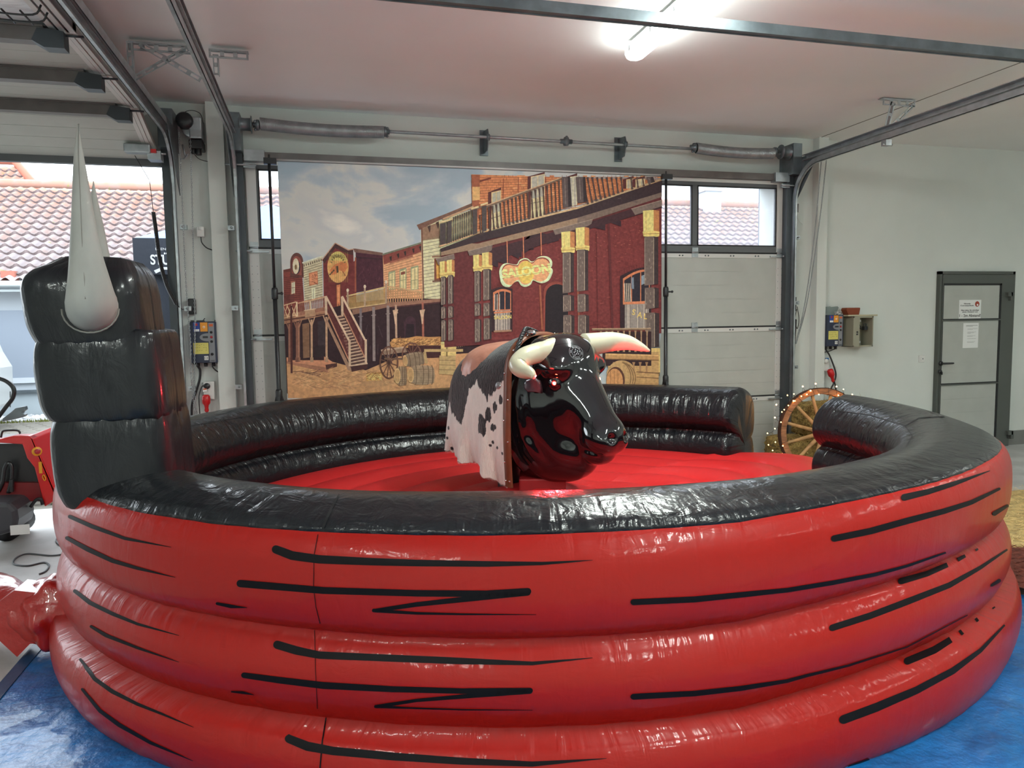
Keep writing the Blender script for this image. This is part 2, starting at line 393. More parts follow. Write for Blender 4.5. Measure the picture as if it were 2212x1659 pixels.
# ------------------------------------------------------------------ torsion spring shaft
t = thing('torsion_spring_shaft', 'torsion spring shaft with two grey springs over the closed garage door', 'spring shaft', (2.2, 6.86, 3.36))
SZ = 3.355
keep(MB().cyl((-.66, 6.86, SZ+.01), (5.0, 6.86, SZ-.02), .0145, 12).build('shaft', M_galv), t)
def coil(xa, xb, za, zb, sag):
    n = int(abs(xb-xa)/.0078); mb = MB(); pts = []; m8 = 12
    for i in range(n*m8+1):
        s = i/(n*m8); a = 2*PI*i/m8; x = lerp(xa, xb, s); z = lerp(za, zb, s)-sag*math.sin(PI*s)
        pts.append(Vector((x, 6.86+.052*math.cos(a), z+.052*math.sin(a))))
    mb.tube(pts, .0044, 5); return mb
keep(coil(-.42, atY(829, 290, 6.86).x, SZ+.012, SZ-.005, .018).build('spring', M_galv), t)
keep(coil(3.80, 4.70, SZ-.005, SZ-.02, .018).build('spring', M_galv), t)
for x, sg in ((atY(834, 290, 6.86).x, 1), (3.77, -1), (-.45, -1), (4.73, 1)):
    mb = MB().lathe([(.022, -.03), (.046, -.02), (.046, .0), (.024, .01), (.024, .03)], (x, 6.86, SZ), (sg, 0, 0), 16)
    for a in (.6, 2.6, 4.6): mb.ball((x+.01*sg, 6.86+.04*math.cos(a), SZ+.04*math.sin(a)), .014, 8)
    keep(mb.build('spring_plug', M_galvd), t)
for x in (1.62, 3.02):
    mb = MB().prism([(6.875, 3.24), (6.835, 3.34), (6.835, 3.38), (6.86, 3.43), (7.04, 3.45), (7.04, 3.24)], 'x', x-.004, x+.004).box((x-.04, 7.03, 3.22), (x+.04, 7.04, 3.46)).lathe([(.03, -.015), (.03, .015)], (x, 6.86, SZ-.003), (1, 0, 0), 16)
    keep(mb.build('bearing_bracket', M_galvd), t)
mb = MB().lathe([(.022, -.06), (.024, -.02), (.042, -.018), (.042, .018), (.024, .02), (.022, .06)], (2.40, 6.86, SZ-.005), (1, 0, 0), 16)
for a in (0, 2.1, 4.2): mb.ball((2.40, 6.86+.036*math.cos(a), SZ+.036*math.sin(a)), .015, 8)
keep(mb.build('shaft_coupling', M_galvd), t)
for x in (-.54, 4.84):
    keep(MB().lathe([(.075, -.05), (.075, -.045), (.055, -.04), (.052, .0), (.055, .04), (.075, .045), (.075, .05)], (x, 6.86, SZ), (1, 0, 0), 24).build('cable_drum', M_galvd), t)

# ------------------------------------------------------------------ raised garage door (left)
door2 = strace('door_2', 'open white sectional garage door raised under the ceiling at the left')
ZU = 3.265
GX0, GX1 = -6.85, -1.25
def tilt_panel(y0, z0, y1, z1, n, m, name, parent):
    """a section lying between two edges; grooves run along X"""
    mb = MB(); a = Vector((0, y0, z0)); b = Vector((0, y1, z1)); u = (b-a).normalized(); nr = Vector((1, 0, 0)).cross(u)
    if nr.z < 0: nr = -nr
    Ls = (b-a).length
    def slab(s0, s1, t0, t1, x0=GX0, x1=GX1):
        vs = []
        for x in (x0, x1):
            for s, t_ in ((s0, t0), (s1, t0), (s1, t1), (s0, t1)): p = a+u*s+nr*t_; vs.append((x, p.y, p.z))
        mb.add(vs, [(0, 1, 2, 3), (7, 6, 5, 4), (0, 4, 5, 1), (1, 5, 6, 2), (2, 6, 7, 3), (3, 7, 4, 0)])
    slab(.004, Ls-.004, .003, .04)
    for i in range(n): slab(.004+i*(Ls-.008)/n+.0018, .004+(i+1)*(Ls-.008)/n-.0018, 0, .0035)
    o = mb.build(name, m, parent)
    mb = MB(); slab(.02, Ls-.02, -.004, -.0005, GX1-.09, GX1-.06); slab(.02, Ls-.02, -.008, -.0005, GX1-.055, GX1-.03); slab(.02, Ls-.02, -.004, -.0005, GX1-.025, GX1)
    mb.build('end_plate', M_trimw, o)
    return o
secs = [(6.955, 3.035, 6.20, ZU, 5), (6.20, ZU, 5.44, ZU, 4), (5.44, ZU, 4.73, ZU, 4)]
for y0, z0, y1, z1, n in secs: tilt_panel(y0, z0, y1, z1, n, M_panel, 'door_section', door2)
# glazed section near the ceiling
mb = MB()
for a, b in (((GX0, 4.66, ZU), (GX1, 4.72, ZU+.04)), ((GX0, 3.95, ZU), (GX1, 4.02, ZU+.04)), ((GX1-.12, 3.95, ZU), (GX1, 4.72, ZU+.04)), ((GX0, 3.95, ZU), (GX0+.12, 4.72, ZU+.04)), ((-3.1, 3.95, ZU), (-3.02, 4.72, ZU+.04)), ((-4.9, 3.95, ZU), (-4.82, 4.72, ZU+.04))): mb.box(a, b)
gs = mb.build('door_section', M_alum, door2)
mb = MB()
for a in (0, .045, .09): mb.box((GX1-.12+a, 3.95, ZU-.008), (GX1-.09+a, 4.72, ZU-.0005))
mb.build('end_plate', M_trimw, gs)
M_wavy = mat('frosted_wavy_pane', (.84, .89, .92), .12, bump=.02, bscale=2.5, stretch=(1, 2.2, 1), var=.06, vscale=3)
MB().box((GX0+.12, 4.02, ZU+.015), (GX1-.12, 4.66, ZU+.02)).build('window_pane', M_wavy, gs)
tilt_panel(3.94, ZU, 3.2, ZU, 4, M_panel, 'door_section', door2)
MB().box((GX0, 6.93, 2.985), (GX1+.0, 6.985, 3.05)).build('bottom_profile', M_alum, door2)
for y in (4.69, 5.41, 6.15):
    dz = -.0
    MB().box((GX0, y-.045, ZU-.085+dz), (GX1-.14, y+.03, ZU-.012)).box((GX0, y-.055, ZU-.012), (GX1-.14, y+.05, ZU-.002)).build('stiffener_bar', M_stiff, door2)
    mb = MB().prism([(GX1-.20, ZU-.085), (GX1-.14, ZU-.12), (GX1-.04, ZU-.12), (GX1-.04, ZU-.03), (GX1-.12, ZU-.02), (GX1-.17, ZU-.02)], 'y', y-.055, y+.03)
    mb.cyl((GX1-.06, y-.02, ZU-.04), (GX1+.05, y-.02, ZU-.04), .007, 8)
    mb.build('roller_bracket', M_dsteel, door2)
mb = MB()
mb.box((-1.47, 6.64, 3.035), (-1.27, 6.74, 3.105)); b1 = mb.build('slack_cable_switch', M_galv, door2, bevel=.01)
MB().box((-1.30, 6.68, 2.99), (-1.20, 6.80, 3.06)).cyl((-1.33, 6.74, 3.05), (-1.17, 6.74, 3.05), .008).build('bottom_bracket', M_galv, door2)
MB().box((-1.27, 6.66, 3.04), (-1.23, 6.69, 3.07)).build('red_lever', mat('red_plastic', rgb(190, 40, 40), .35), door2)

t = thing('wire_basket', 'black wire guard hooked under the raised garage door', 'wire guard', (-1.4, 4.25, 3.2))
mb = MB()
for dy in (0, .09): mb.tube(spline([(-1.52, 4.2+dy, 3.25), (-1.52, 4.2+dy, 3.17), (-1.48, 4.2+dy, 3.15), (-1.30, 4.2+dy, 3.15), (-1.26, 4.2+dy, 3.2)], 4), .005, 6)
for x in (-1.5, -1.42, -1.34): mb.tube([(x, 4.16, 3.15), (x, 4.33, 3.15)], .005, 6)
keep(mb.build('wires', M_blackpl), t)

# coiled cable hanging from the raised door
p0 = Vector((-1.42, 6.80, 3.04)); pts = [atY(x, y, 6.80) for x, y in ((317, 345), (323, 390), (328, 430), (331, 458))]
mb = MB().tube([p0]+pts[1:], .003, 6)
path = spline([atY(x, y, 6.80) for x, y in ((331, 458), (337, 500), (345, 560), (360, 615), (381, 658))], 30)
hel = []
for i, p in enumerate(path):
    for k in range(8):
        if i+1 < len(path):
            q = path[i].lerp(path[i+1], k/8); a = 2*PI*(k/8+i); hel.append(q+Vector((math.cos(a)*.013, math.sin(a)*.013, 0)))
mb.tube(hel, .0042, 5)
mb.tube(spline([atY(381, 658, 6.80), atY(395, 668, 6.9), atY(405, 660, 7.0)], 5), .003, 6)
tag(mb.build('coiled_cable', M_cable), 'black coiled cable hanging in the open garage doorway', 'cable')
mb = MB().box((-1.10, 6.99, 1.72), (-1.04, D, 1.86)); tag(mb.build('junction_box', M_blackpl, bevel=.008), 'black cable junction box above the left control box', 'box')

# chain hoist operator
t = thing('door_operator', 'black and grey chain hoist motor high on the left wall', 'motor', (-1.0, 6.93, 3.3))
keep(MB().lathe([(.065, 0), (.07, .02), (.07, .09), (.05, .11)], (-1.03, 6.93, 3.36), (0, -1, 0), 24).build('motor_housing', M_blackpl), t)
keep(MB().box((-1.00, 6.86, 3.22), (-.90, D, 3.40)).lathe([(.06, 0), (.06, .05)], (-1.0, 6.93, 3.29), (0, -1, 0), 20).build('gearbox', M_galv, bevel=.01), t)
keep(MB().box((-1.01, 6.88, 3.14), (-.90, D, 3.215)).cyl((-.94, 6.93, 3.15), (-.94, 6.93, 3.09), .025).cyl((-.985, 6.93, 3.15), (-.985, 6.93, 3.10), .022).build('terminal_box', M_blackpl, bevel=.008), t)
mb = MB().tube(spline([(-1.05, 6.92, 3.40), (-1.03, 6.92, 3.45), (-.97, 6.92, 3.465), (-.91, 6.92, 3.44), (-.89, 6.92, 3.36)], 5), .003, 6); keep(mb.build('wire_loop', M_cable), t)
mb = MB().tube(spline([atY(410, 308, 6.93), atY(414, 322, 7.0), atY(428, 342, 7.02), atY(452, 350, 7.03)], 6), .0035, 6); keep(mb.build('supply_cable', M_cable), t)
t2 = MB().cyl(atY(394, 312, 6.9), atY(401, 340, 6.9), .008, 8).tube(spline([atY(391, 344, 6.85), atY(399, 342, 6.9), atY(406, 332, 6.85)], 4), .007, 6).build('release_handle', M_galv); keep(t2, t)

def chain(pts, link=.022, r=.0026):
    mb = MB(); path = spline(pts, 12); L_ = [0]
    for a, b in zip(path[:-1], path[1:]): L_.append(L_[-1]+(b-a).length)
    n = int(L_[-1]/(link*.78))
    for i in range(n):
        s = i*link*.78; k = max(j for j in range(len(L_)) if L_[j] <= s); k = min(k, len(path)-2)
        p = path[k].lerp(path[k+1], (s-L_[k])/max(1e-6, L_[k+1]-L_[k])); t_ = (path[k+1]-path[k]).normalized()
        sd = t_.cross(Vector((1, 0, 0) if i % 2 else (0, 1, 0))).normalized()
        ring = [p+t_*(math.sin(a)*link*.5)+sd*(math.cos(a)*link*.26) for a in [2*PI*j/8 for j in range(8)]]
        mb.tube(ring, r, 4, closed=True)
    return mb
grp = 'hoist chains'
tag(chain([atY(386, 268, 6.86), atY(392, 400, 6.86), atY(401, 600, 6.86), atY(411, 740, 6.86), atY(412, 790, 6.86), atY(417, 860, 6.86), (-1.05, 6.86, .62)]).build('hoist_chain', M_galv), 'grey hoist chain nearest the open doorway, left of two before the left control box', 'chain', grp)
tag(chain([atY(411, 298, 6.88), atY(414, 400, 6.88), atY(419, 600, 6.88), atY(421, 700, 6.88), atY(420, 790, 6.88), atY(421, 860, 6.88), (-1.03, 6.88, .62)]).build('hoist_chain', M_galv), 'grey hoist chain hanging in front of the left control box face', 'chain', grp)
tag(chain([atY(1774, 350, 6.83), atY(1758, 520, 6.85), atY(1738, 660, 6.87), atY(1718, 745, 6.9)]).build('hoist_chain', M_galv), 'outer slanting hoist chain hanging from the right guide rail', 'chain', grp)
tag(chain([atY(1785, 348, 6.85), atY(1770, 480, 6.87), atY(1744, 650, 6.89), atY(1719, 745, 6.91)]).build('hoist_chain', M_galv), 'inner slanting hoist chain nearest the right control box', 'chain', grp)
hk = MB().box(atY(1713, 642, 7.04), atY(1720, 672, 6.99)).tube(spline([atY(1722, 662, 7.0), atY(1726, 690, 7.0), atY(1722, 710, 7.0), atY(1717, 690, 7.0), atY(1721, 668, 7.0)], 6), .004, 6)
path = spline([atY(1718, 690, 6.98), atY(1715, 740, 6.98), atY(1711, 800, 6.98)], 24); hel = []
for i in range(len(path)-1):
    for k in range(8):
        q = path[i].lerp(path[i+1], k/8); a = 2*PI*(k/8+i); hel.append(q+Vector((math.cos(a)*.014, math.sin(a)*.014, 0)))
hk.tube(hel, .004, 5).tube(spline([hel[-1], atY(1708, 850, 7.0), atY(1706, 930, 7.02)], 5), .005, 6)
tag(hk.build('coiled_cable', M_cable), 'black coiled cable beside the right guide rail', 'cable')
mb = MB().box(atY(1717, 442, 7.05), atY(1727, 458, 6.98)).tube(spline([atY(1722, 458, 6.99), atY(1723, 470, 6.99), atY(1727, 478, 7.0), atY(1733, 484, 7.0)], 5), .004, 6)
tag(mb.build('sensor_socket', [M_white]), 'small white socket with hanging lead beside the right guide rail', 'socket')
mb = MB().box(atY(427, 492, 7.05), atY(441, 511, 6.98)).cyl(atY(434, 490, 7.0), atY(434, 498, 7.0), .03, 12)
o = tag(mb.build('cable_socket', M_white, bevel=.004), 'small white socket with a drooping cable on the left wall', 'socket')
MB().tube(spline([atY(434, 512, 6.99), atY(436, 524, 6.98), atY(446, 535, 6.98), atY(458, 540, 7.0)], 5), .005, 6).build('lead', M_cable, o)

# ------------------------------------------------------------------ fluorescent lamps
M_diff = mat('lit_diffuser', (.9, .9, .88), .4, emit=(.94, 1.0, .95), estr=34)
M_lampb = mat('lamp_housing', (.55, .56, .55), .5)
def lamp(x, y, lab, L_=1.5):
    pw = LAMP_POWER*(.10 if x > 5 else 1)
    t = thing('ceiling_lamp', lab, 'lamp', (x, y, HC), 'long fluorescent ceiling lamps')
    keep(MB().box((x-.055, y-L_/2, 3.485), (x+.055, y+L_/2, 3.535)).box((x-.02, y-L_/2+.3, 3.53), (x+.02, y-L_/2+.36, HC)).box((x-.02, y+L_/2-.36, 3.53), (x+.02, y+L_/2-.3, HC)).build('housing', M_lampb, bevel=.01), t)
    vs = []; fs = []; prof = [(-.068, 3.49), (-.068, 3.465), (-.052, 3.435), (-.025, 3.425), (.025, 3.425), (.052, 3.435), (.068, 3.465), (.068, 3.49)]
    ends = [(y-L_/2-.02, .62), (y-L_/2, .92), (y-L_/2+.03, 1), (y+L_/2-.03, 1), (y+L_/2, .92), (y+L_/2+.02, .62)]
    for yy, k in ends:
        for a, b in prof: vs.append((x+a*k, yy, 3.49+(b-3.49)*k))
    n = len(prof)
    for i in range(len(ends)-1):
        for j in range(n-1): fs.append((i*n+j, i*n+j+1, (i+1)*n+j+1, (i+1)*n+j))
    fs += [tuple(range(n)), tuple((len(ends)-1)*n+j for j in range(n))]
    mb = MB(); mb.add(vs, fs, True); keep(mb.build('diffuser', M_diff), t)
    for k in range(-2, 3): keep(MB().box((x-.072, y+k*.33-.012, 3.462), (x-.066, y+k*.33+.012, 3.50)).build('clip', M_galv), t)
    a = area('lamp_light', (x, y, 3.415), (.12, L_), pw, (.90, 1.0, .92), (0, 0, -1)); keep(a, t)
lab = ['lit fluorescent ceiling lamp crossed by the steel bar', 'lit fluorescent lamp over the front of the room', 'lit fluorescent lamp near the front wall', 'lit fluorescent lamp on the right near the grey side door', 'lit fluorescent lamp on the right in mid room', 'lit fluorescent lamp on the right near the front wall', 'lit fluorescent lamp on the left in mid room', 'lit fluorescent lamp on the left near the front wall']
for (x, y), l_ in zip(LAMPS, lab): lamp(x, y, l_)

# ------------------------------------------------------------------ inflatable arena
def fabric(name, color, rough, coat, pk=0.010, fine=0.0012):
    M = bpy.data.materials.new(name); M.use_nodes = True; nt = M.node_tree; N = nt.nodes; L = nt.links
    b = N['Principled BSDF']; b.inputs['Base Color'].default_value = (*color, 1); b.inputs['Roughness'].default_value = rough
    b.inputs['Specular IOR Level'].default_value = .2; b.inputs['Coat Weight'].default_value = coat; b.inputs['Coat Roughness'].default_value = .09
    uv = N.new('ShaderNodeUVMap'); at = N.new('ShaderNodeAttribute'); at.attribute_name = 'pucker'
    mp = N.new('ShaderNodeMapping'); mp.inputs['Scale'].default_value = (13, 1.6, 1); L.new(uv.outputs[0], mp.inputs[0])
    n1 = N.new('ShaderNodeTexNoise'); n1.inputs['Scale'].default_value = 1; n1.inputs['Detail'].default_value = 3; n1.inputs['Distortion'].default_value = .6; L.new(mp.outputs[0], n1.inputs['Vector'])
    mu = N.new('ShaderNodeMath'); mu.operation = 'MULTIPLY'; L.new(n1.outputs['Fac'], mu.inputs[0]); L.new(at.outputs['Fac'], mu.inputs[1])
    mp2 = N.new('ShaderNodeMapping'); mp2.inputs['Scale'].default_value = (9, 7, 1); L.new(uv.outputs[0], mp2.inputs[0])
    n2 = N.new('ShaderNodeTexNoise'); n2.inputs['Scale'].default_value = 1; n2.inputs['Detail'].default_value = 5; n2.inputs['Distortion'].default_value = 1.5; L.new(mp2.outputs[0], n2.inputs['Vector'])
    b1 = N.new('ShaderNodeBump'); b1.inputs['Distance'].default_value = pk; b1.inputs['Strength'].default_value = 1; L.new(mu.outputs[0], b1.inputs['Height'])
    b2 = N.new('ShaderNodeBump'); b2.inputs['Distance'].default_value = fine*2; b2.inputs['Strength'].default_value = .6; L.new(n2.outputs['Fac'], b2.inputs['Height']); L.new(b1.outputs[0], b2.inputs['Normal'])
    L.new(b2.outputs[0], b.inputs['Normal']); L.new(b2.outputs[0], b.inputs['Coat Normal']); return M
M_red = fabric('red_pvc', rgb(160, 22, 14), .42, .25, .011, .0014)
M_black = fabric('black_pvc', (.009, .010, .013), .33, .5, .026, .006)
M_tower = fabric('tower_pvc', (.009, .010, .013), .36, .35, .010, .003)
M_redmat = fabric('red_mattress_pvc', rgb(196, 40, 42), .5, .1, .006, .0008)
M_mark = mat('printed_black', (.006, .005, .006), .5, spec=.12)

CXR, CYR, AR, BR = 1.35, 4.4, 2.38, 2.05
T0, T1 = math.radians(30.5), math.radians(364.0)
def ring_pt(t): return Vector((CXR+AR*math.cos(t), CYR+BR*math.sin(t), 0))
def ring_n(t): return Vector((math.cos(t)/AR, math.sin(t)/BR, 0)).normalized()
# cross-section, outer foot -> over the top -> inner foot : (offset, height, part, pucker)
def prof():
    P = []
    def lobe(z0, z1, crease, bulge, sg, n, part):
        for i in range(n):
            s = i/n; z = lerp(z0, z1, s); o = crease+(bulge-crease)*math.sin(PI*s)**.62
            pk = max(0, 1-min(s, 1-s)/.33); P.append((sg*o, z, part, .25+.75*pk))
    lobe(0.0, .265, .29, .345, 1, 14, 0); lobe(.265, .572, .22, .295, 1, 14, 0)
    # top tube as an oval from the outer crease over the crown to the inner crease
    pts = [(.220, .572), (.268, .61), (.288, .68), (.292, .77), (.284, .86), (.262, .915), (.240, .942)]
    q = spline([Vector((a, b, 0)) for a, b in pts], 3)
    for i, p in enumerate(q):
        s = i/(len(q)-1); P.append((p.x, p.y, 0, .25+.75*max(0, 1-min(s, 1-s)/.30)))
    pts = [(.240, .942), (.20, .985), (.13, 1.028), (.05, 1.05), (-.04, 1.05), (-.12, 1.028), (-.19, .98), (-.24, .91), (-.262, .83), (-.25, .75), (-.20, .69), (-.165, .665)]
    q = spline([Vector((a, b, 0)) for a, b in pts], 3)
    for i, p in enumerate(q):
        s = i/(len(q)-1); pk = max(0, 1-s/.2, 1-abs(s-.60)/.18*.9, 1-(1-s)/.2); P.append((p.x, p.y, 1, .22+.78*max(0, pk)))
    for z0, z1 in ((.665, .36), (.36, .06)):
        for i in range(1, 13):
            s = i/12; z = lerp(z0, z1, s); P.append((-(.165+.095*math.sin(PI*s)**.62), z, 1, .25+.75*max(0, 1-min(s, 1-s)/.33)))
    P.append((-.15, 0.0, 1, .2)); return P
PR = prof(); NV = len(PR)
ts = list(np.linspace(T0, T1, 560)); dlt = .16
first = [(-.085/2.2, .0), (-.08/2.2, .45), (-.065/2.2, .75), (-.045/2.2, .90), (-.02/2.2, .975)]
tt = [(T0+d, k) for d, k in first]+[(t, 1.0) for t in ts]+[(T1-d, k) for d, k in reversed(first)]
grid = []; uvu = []; ulen = 0; prev = None
for i, (t, k) in enumerate(tt):
    c = ring_pt(t); n = ring_n(t)
    if prev: ulen += (c-prev).length
    prev = c; uvu.append(ulen); row = []
    for j, (o, z, part, pk) in enumerate(PR):
        if z > .60: z = .60+(z-.60)*.955
        a = noise.noise(Vector((ulen*16, z*1.5, 0 if o > 0 else 5)))*.0055*pk**2+noise.noise(Vector((ulen*1.3, z*2, 9)))*.012
        zz = z
        if part == 0 and pk > .9 and z < .7 and z > .2: zz += noise.noise(Vector((ulen*9, 3, z)))*.004
        oo = o+(a if o > 0 else -a)
        cz = .55
        kk = k
        zz = cz+(zz-cz)*(kk**.35 if kk > 0 else 0) if zz > cz else zz*1.0 if kk > 0 else zz
        oo = oo*kk
        zz += max(0, z-.6)*.036*min(0, math.cos(t))+.20*max(0, math.cos(t))*(1-max(0, math.cos(t)))*float(np.interp(z, [0, .25, .6, .92, .97, 1.03], [0, 1.05, 1, .9, .3, -.1]))*(1 if o > 0 else 0)+(-.012*max(0, math.cos(t)) if o <= 0 and z > .8 else 0)
        if z > .96 and math.sin(t) < 0: zz += .030*math.sin(t)*min(1, (z-.96)/.05)
        if z > .95 and kk == 1: zz += noise.noise(Vector((ulen*1.1, 0, 4)))*.008
        row.append(c+n*oo+Vector((0, 0, zz)))
    grid.append(row)
arena = thing('inflatable_arena', 'large round red and black inflatable bull-riding arena standing on a blue tarp', 'inflatable', (CXR, CYR, 0))
def ring_mesh(name, parts, material, extra=None):
    vid = {}; V = []; Fs = []; U = []; PKS = []
    def g(i, j):
        if (i, j) not in vid: vid[(i, j)] = len(V); V.append(tuple(grid[i][j])); U.append((uvu[i], j*.045)); PKS.append(PR[j][3])
        return vid[(i, j)]
    for i in range(len(tt)-1):
        for j in range(NV-1):
            p = PR[j][2] if PR[j+1][2] == PR[j][2] else PR[j+1][2]
            endcap = (i < 5 or i > len(tt)-7)
            p = 1 if endcap else p
            if p in parts: Fs.append((g(i, j), g(i, j+1), g(i+1, j+1), g(i+1, j)))
    nb = len(Fs); mats_idx = [0]*nb
    if extra:
        for vs, fs in extra:
            o = len(V); V.extend([tuple(v) for v in vs]); U.extend([(0, 0)]*len(vs)); PKS.extend([0]*len(vs)); Fs.extend([tuple(a+o for a in f) for f in fs]); mats_idx += [1]*len(fs)
    me = bpy.data.meshes.new(name); me.from_pydata(V, [], Fs); me.materials.append(material); me.materials.append(M_mark)
    me.polygons.foreach_set('material_index', mats_idx); me.polygons.foreach_set('use_smooth', [True]*len(Fs))
    ul = me.uv_layers.new(name='UVMap'); vi = np.zeros(len(me.loops), int); me.loops.foreach_get('vertex_index', vi)
    ul.data.foreach_set('uv', np.array(U, float)[vi].ravel())
    at = me.attributes.new('pucker', 'FLOAT', 'POINT'); at.data.foreach_set('value', np.array(PKS, float))
    o = bpy.data.objects.new(name, me); COL.objects.link(o); keep(o, arena); return o, V, Fs
red0, RV, RF = ring_mesh('red_side_wall', (0,), M_red)
bvh_red = BVHTree.FromPolygons(RV, RF)
rim, BV, BF = ring_mesh('black_rim', (1,), M_black)
bvh_blk = BVHTree.FromPolygons(BV, BF)
def cast(bvh, x, y):
    h = bvh.ray_cast(CAM, ray(x, y).normalized()); return (h[0], h[1]) if h[0] else None
def stroke(bvh, pts, dash=None, lift=.0025, capped=True):
    """painted mark on the fabric: centre line (photo points with widths) laid on the surface"""
    P = [Vector((x, y, w)) for x, y, w in pts]; out = []
    for a, b in zip(P[:-1], P[1:]):
        n = max(1, int((b.xy-a.xy).length/6))
        for k in range(n): out.append(a.lerp(b, k/n))
    out.append(P[-1]); d = (out[1].xy-out[0].xy).normalized()
    if capped and P[0].z > 5:
        w = P[0].z; pre = [Vector((P[0].x-d.x*w/2*math.cos(a), P[0].y-d.y*w/2*math.cos(a), max(.6, w*math.sin(a)))) for a in (0, .35, .7, 1.1)]; out = pre+out
    if capped and P[-1].z > 5:
        d2 = (out[-1].xy-out[-2].xy).normalized(); w = P[-1].z; out += [Vector((P[-1].x+d2.x*w/2*math.cos(a), P[-1].y+d2.y*w/2*math.cos(a), max(.6, w*math.sin(a)))) for a in (1.1, .7, .35, 0)]
    vs = []; fs = []; run = 0; last = None; s = 0
    for i, p in enumerate(out):
        a = out[max(0, i-1)]; b = out[min(len(out)-1, i+1)]; d = (b.xy-a.xy).normalized(); nx, ny = -d.y, d.x; row = []
        if i: s += (p.xy-out[i-1].xy).length
        for k in (-.5, -.17, .17, .5):
            h = cast(bvh, p.x+nx*p.z*k, p.y+ny*p.z*k)
            if h: row.append(h[0]+h[1]*(lift if h[1].dot(h[0]-CAM) < 0 else -lift))
        okk = len(row) == 4 and not (dash and (s % dash[0]) > dash[1]*(1+.3*math.sin(s)))
        if okk and last is not None and (row[0]-last).length > .25: okk = False
        if okk:
            o = len(vs); vs += row
            if run: fs += [(o-4+k, o-3+k, o+k+1, o+k) for k in range(3)]
            run = 1; last = row[0]
        else: run = 0
        if not okk: last = None
    return vs, fs
S = []
def st(*p, dash=None): S.append(stroke(bvh_red, p, dash))
st((597,1187,18),(632,1200,19),(690,1208,18),(800,1213,16),(900,1216,14),(1050,1218,12),(1170,1217,7),(1280,1210,1))
st((520,1260,16),(700,1275,15),(900,1281,14),(1050,1282,14),(1140,1277,15)); st((1140,1280,12),(1030,1291,12),(900,1305,10),(812,1318,8)); st((808,1318,8),(900,1324,6),(1000,1326,4),(1158,1327,1))
st((470,1303,6),(500,1309,8),(535,1312,1))
st((600,1393,18),(640,1405,18),(690,1415,16),(850,1422,15),(1000,1428,14),(1150,1433,8),(1280,1421,1))
st((528,1458,12),(600,1468,14),(700,1480,15),(850,1488,13),(1000,1492,12),(1145,1491,12)); st((1145,1493,10),(1030,1501,10),(900,1512,7),(815,1525,8)); st((812,1525,7),(880,1528,4),(1000,1532,3),(1150,1533,1))
st((500,1493,3),(525,1495,6),(550,1500,1))
st((625,1596,18),(665,1612,20),(720,1622,18),(850,1634,17),(1000,1644,15),(1150,1650,11),(1310,1638,1))
st((152,1116,8),(200,1137,9),(271,1163,7),(371,1182,1)); st((146,1162,8),(190,1186,10),(244,1211,9),(298,1227,7),(380,1247,1))
st((163,1277,8),(195,1302,9),(244,1326,8),(298,1348,6),(388,1373,1)); st((198,1353,6),(230,1372,8),(298,1399,6),(388,1430,1))
st((174,1426,6),(206,1467,9),(244,1494,9),(298,1521,7),(353,1543,5),(419,1571,1)); st((179,1489,6),(217,1535,8),(258,1565,9),(325,1603,7),(418,1643,1))
dd = (15, 12)
st((1952,1075,14),(2002,1063,12),(2057,1046,10),(2097,1032,6),(2143,1015,1), dash=dd); st((1801,1163,14),(1879,1147,14),(1958,1125,14),(2038,1104,12),(2097,1085,10),(2157,1056,6)); st((2147,1109,10),(2177,1091,6))
st((1368,1300,13),(1500,1294,13),(1600,1284,12),(1700,1274,10),(1799,1258,10),(1891,1240,8),(1958,1222,6),(2042,1193,4))
st((1946,1256,14),(2002,1240,12),(2057,1216,10),(2145,1169,1), dash=dd); st((1797,1356,14),(1879,1330,14),(1958,1300,14),(2050,1264,12),(2117,1226,8),(2175,1187,4)); st((2141,1264,6),(2157,1254,8))
st((1368,1504,13),(1500,1497,12),(1600,1486,11),(1700,1470,8),(1740,1459,7),(1831,1437,5),(1958,1397,3),(2089,1328,2))
st((1960,1429,16),(2018,1405,16),(2069,1373,13),(2117,1334,8),(2149,1312,3), dash=dd); st((1821,1554,19),(1891,1528,19),(1978,1491,16),(2057,1449,14),(2117,1405,9),(2169,1350,4))
st((1831,1655,4),(1958,1612,6),(1998,1596,2))
st((690,1142,1.6),(679,1200,1.4),(678,1270,1.4),(683,1310,1.4),(692,1346,1.6)); st((680,1362,1.2),(682,1440,1.2),(686,1530,1.2)); st((705,1548,2.6),(697,1600,3),(692,1659,3))
bpy.data.objects.remove(red0)
red_wall, _, _ = ring_mesh('red_side_wall', (0,), M_red, S)
M_seam = mat('seam_line', (.004, .004, .005), .6)
S2 = []
for p in [[(733,1068,3),(715,1100,5),(697,1142,5)], [(1800,886,2),(1880,897,2),(1955,920,2.5),(1971,942,2.5),(1957,965,2)], [(1955,920,2),(1985,903,2),(2040,900,2)],
          [(400,922,1.5),(500,905,1.5),(600,888,1.5)], [(1330,850,1.5),(1450,850,1.5),(1560,850,2)]]:
    S2.append(stroke(bvh_blk, p, lift=.002))
for v, f in S2:
    if f: mb = MB(); mb.add(v, f); keep(mb.build('seam', M_seam, fix=False), arena)

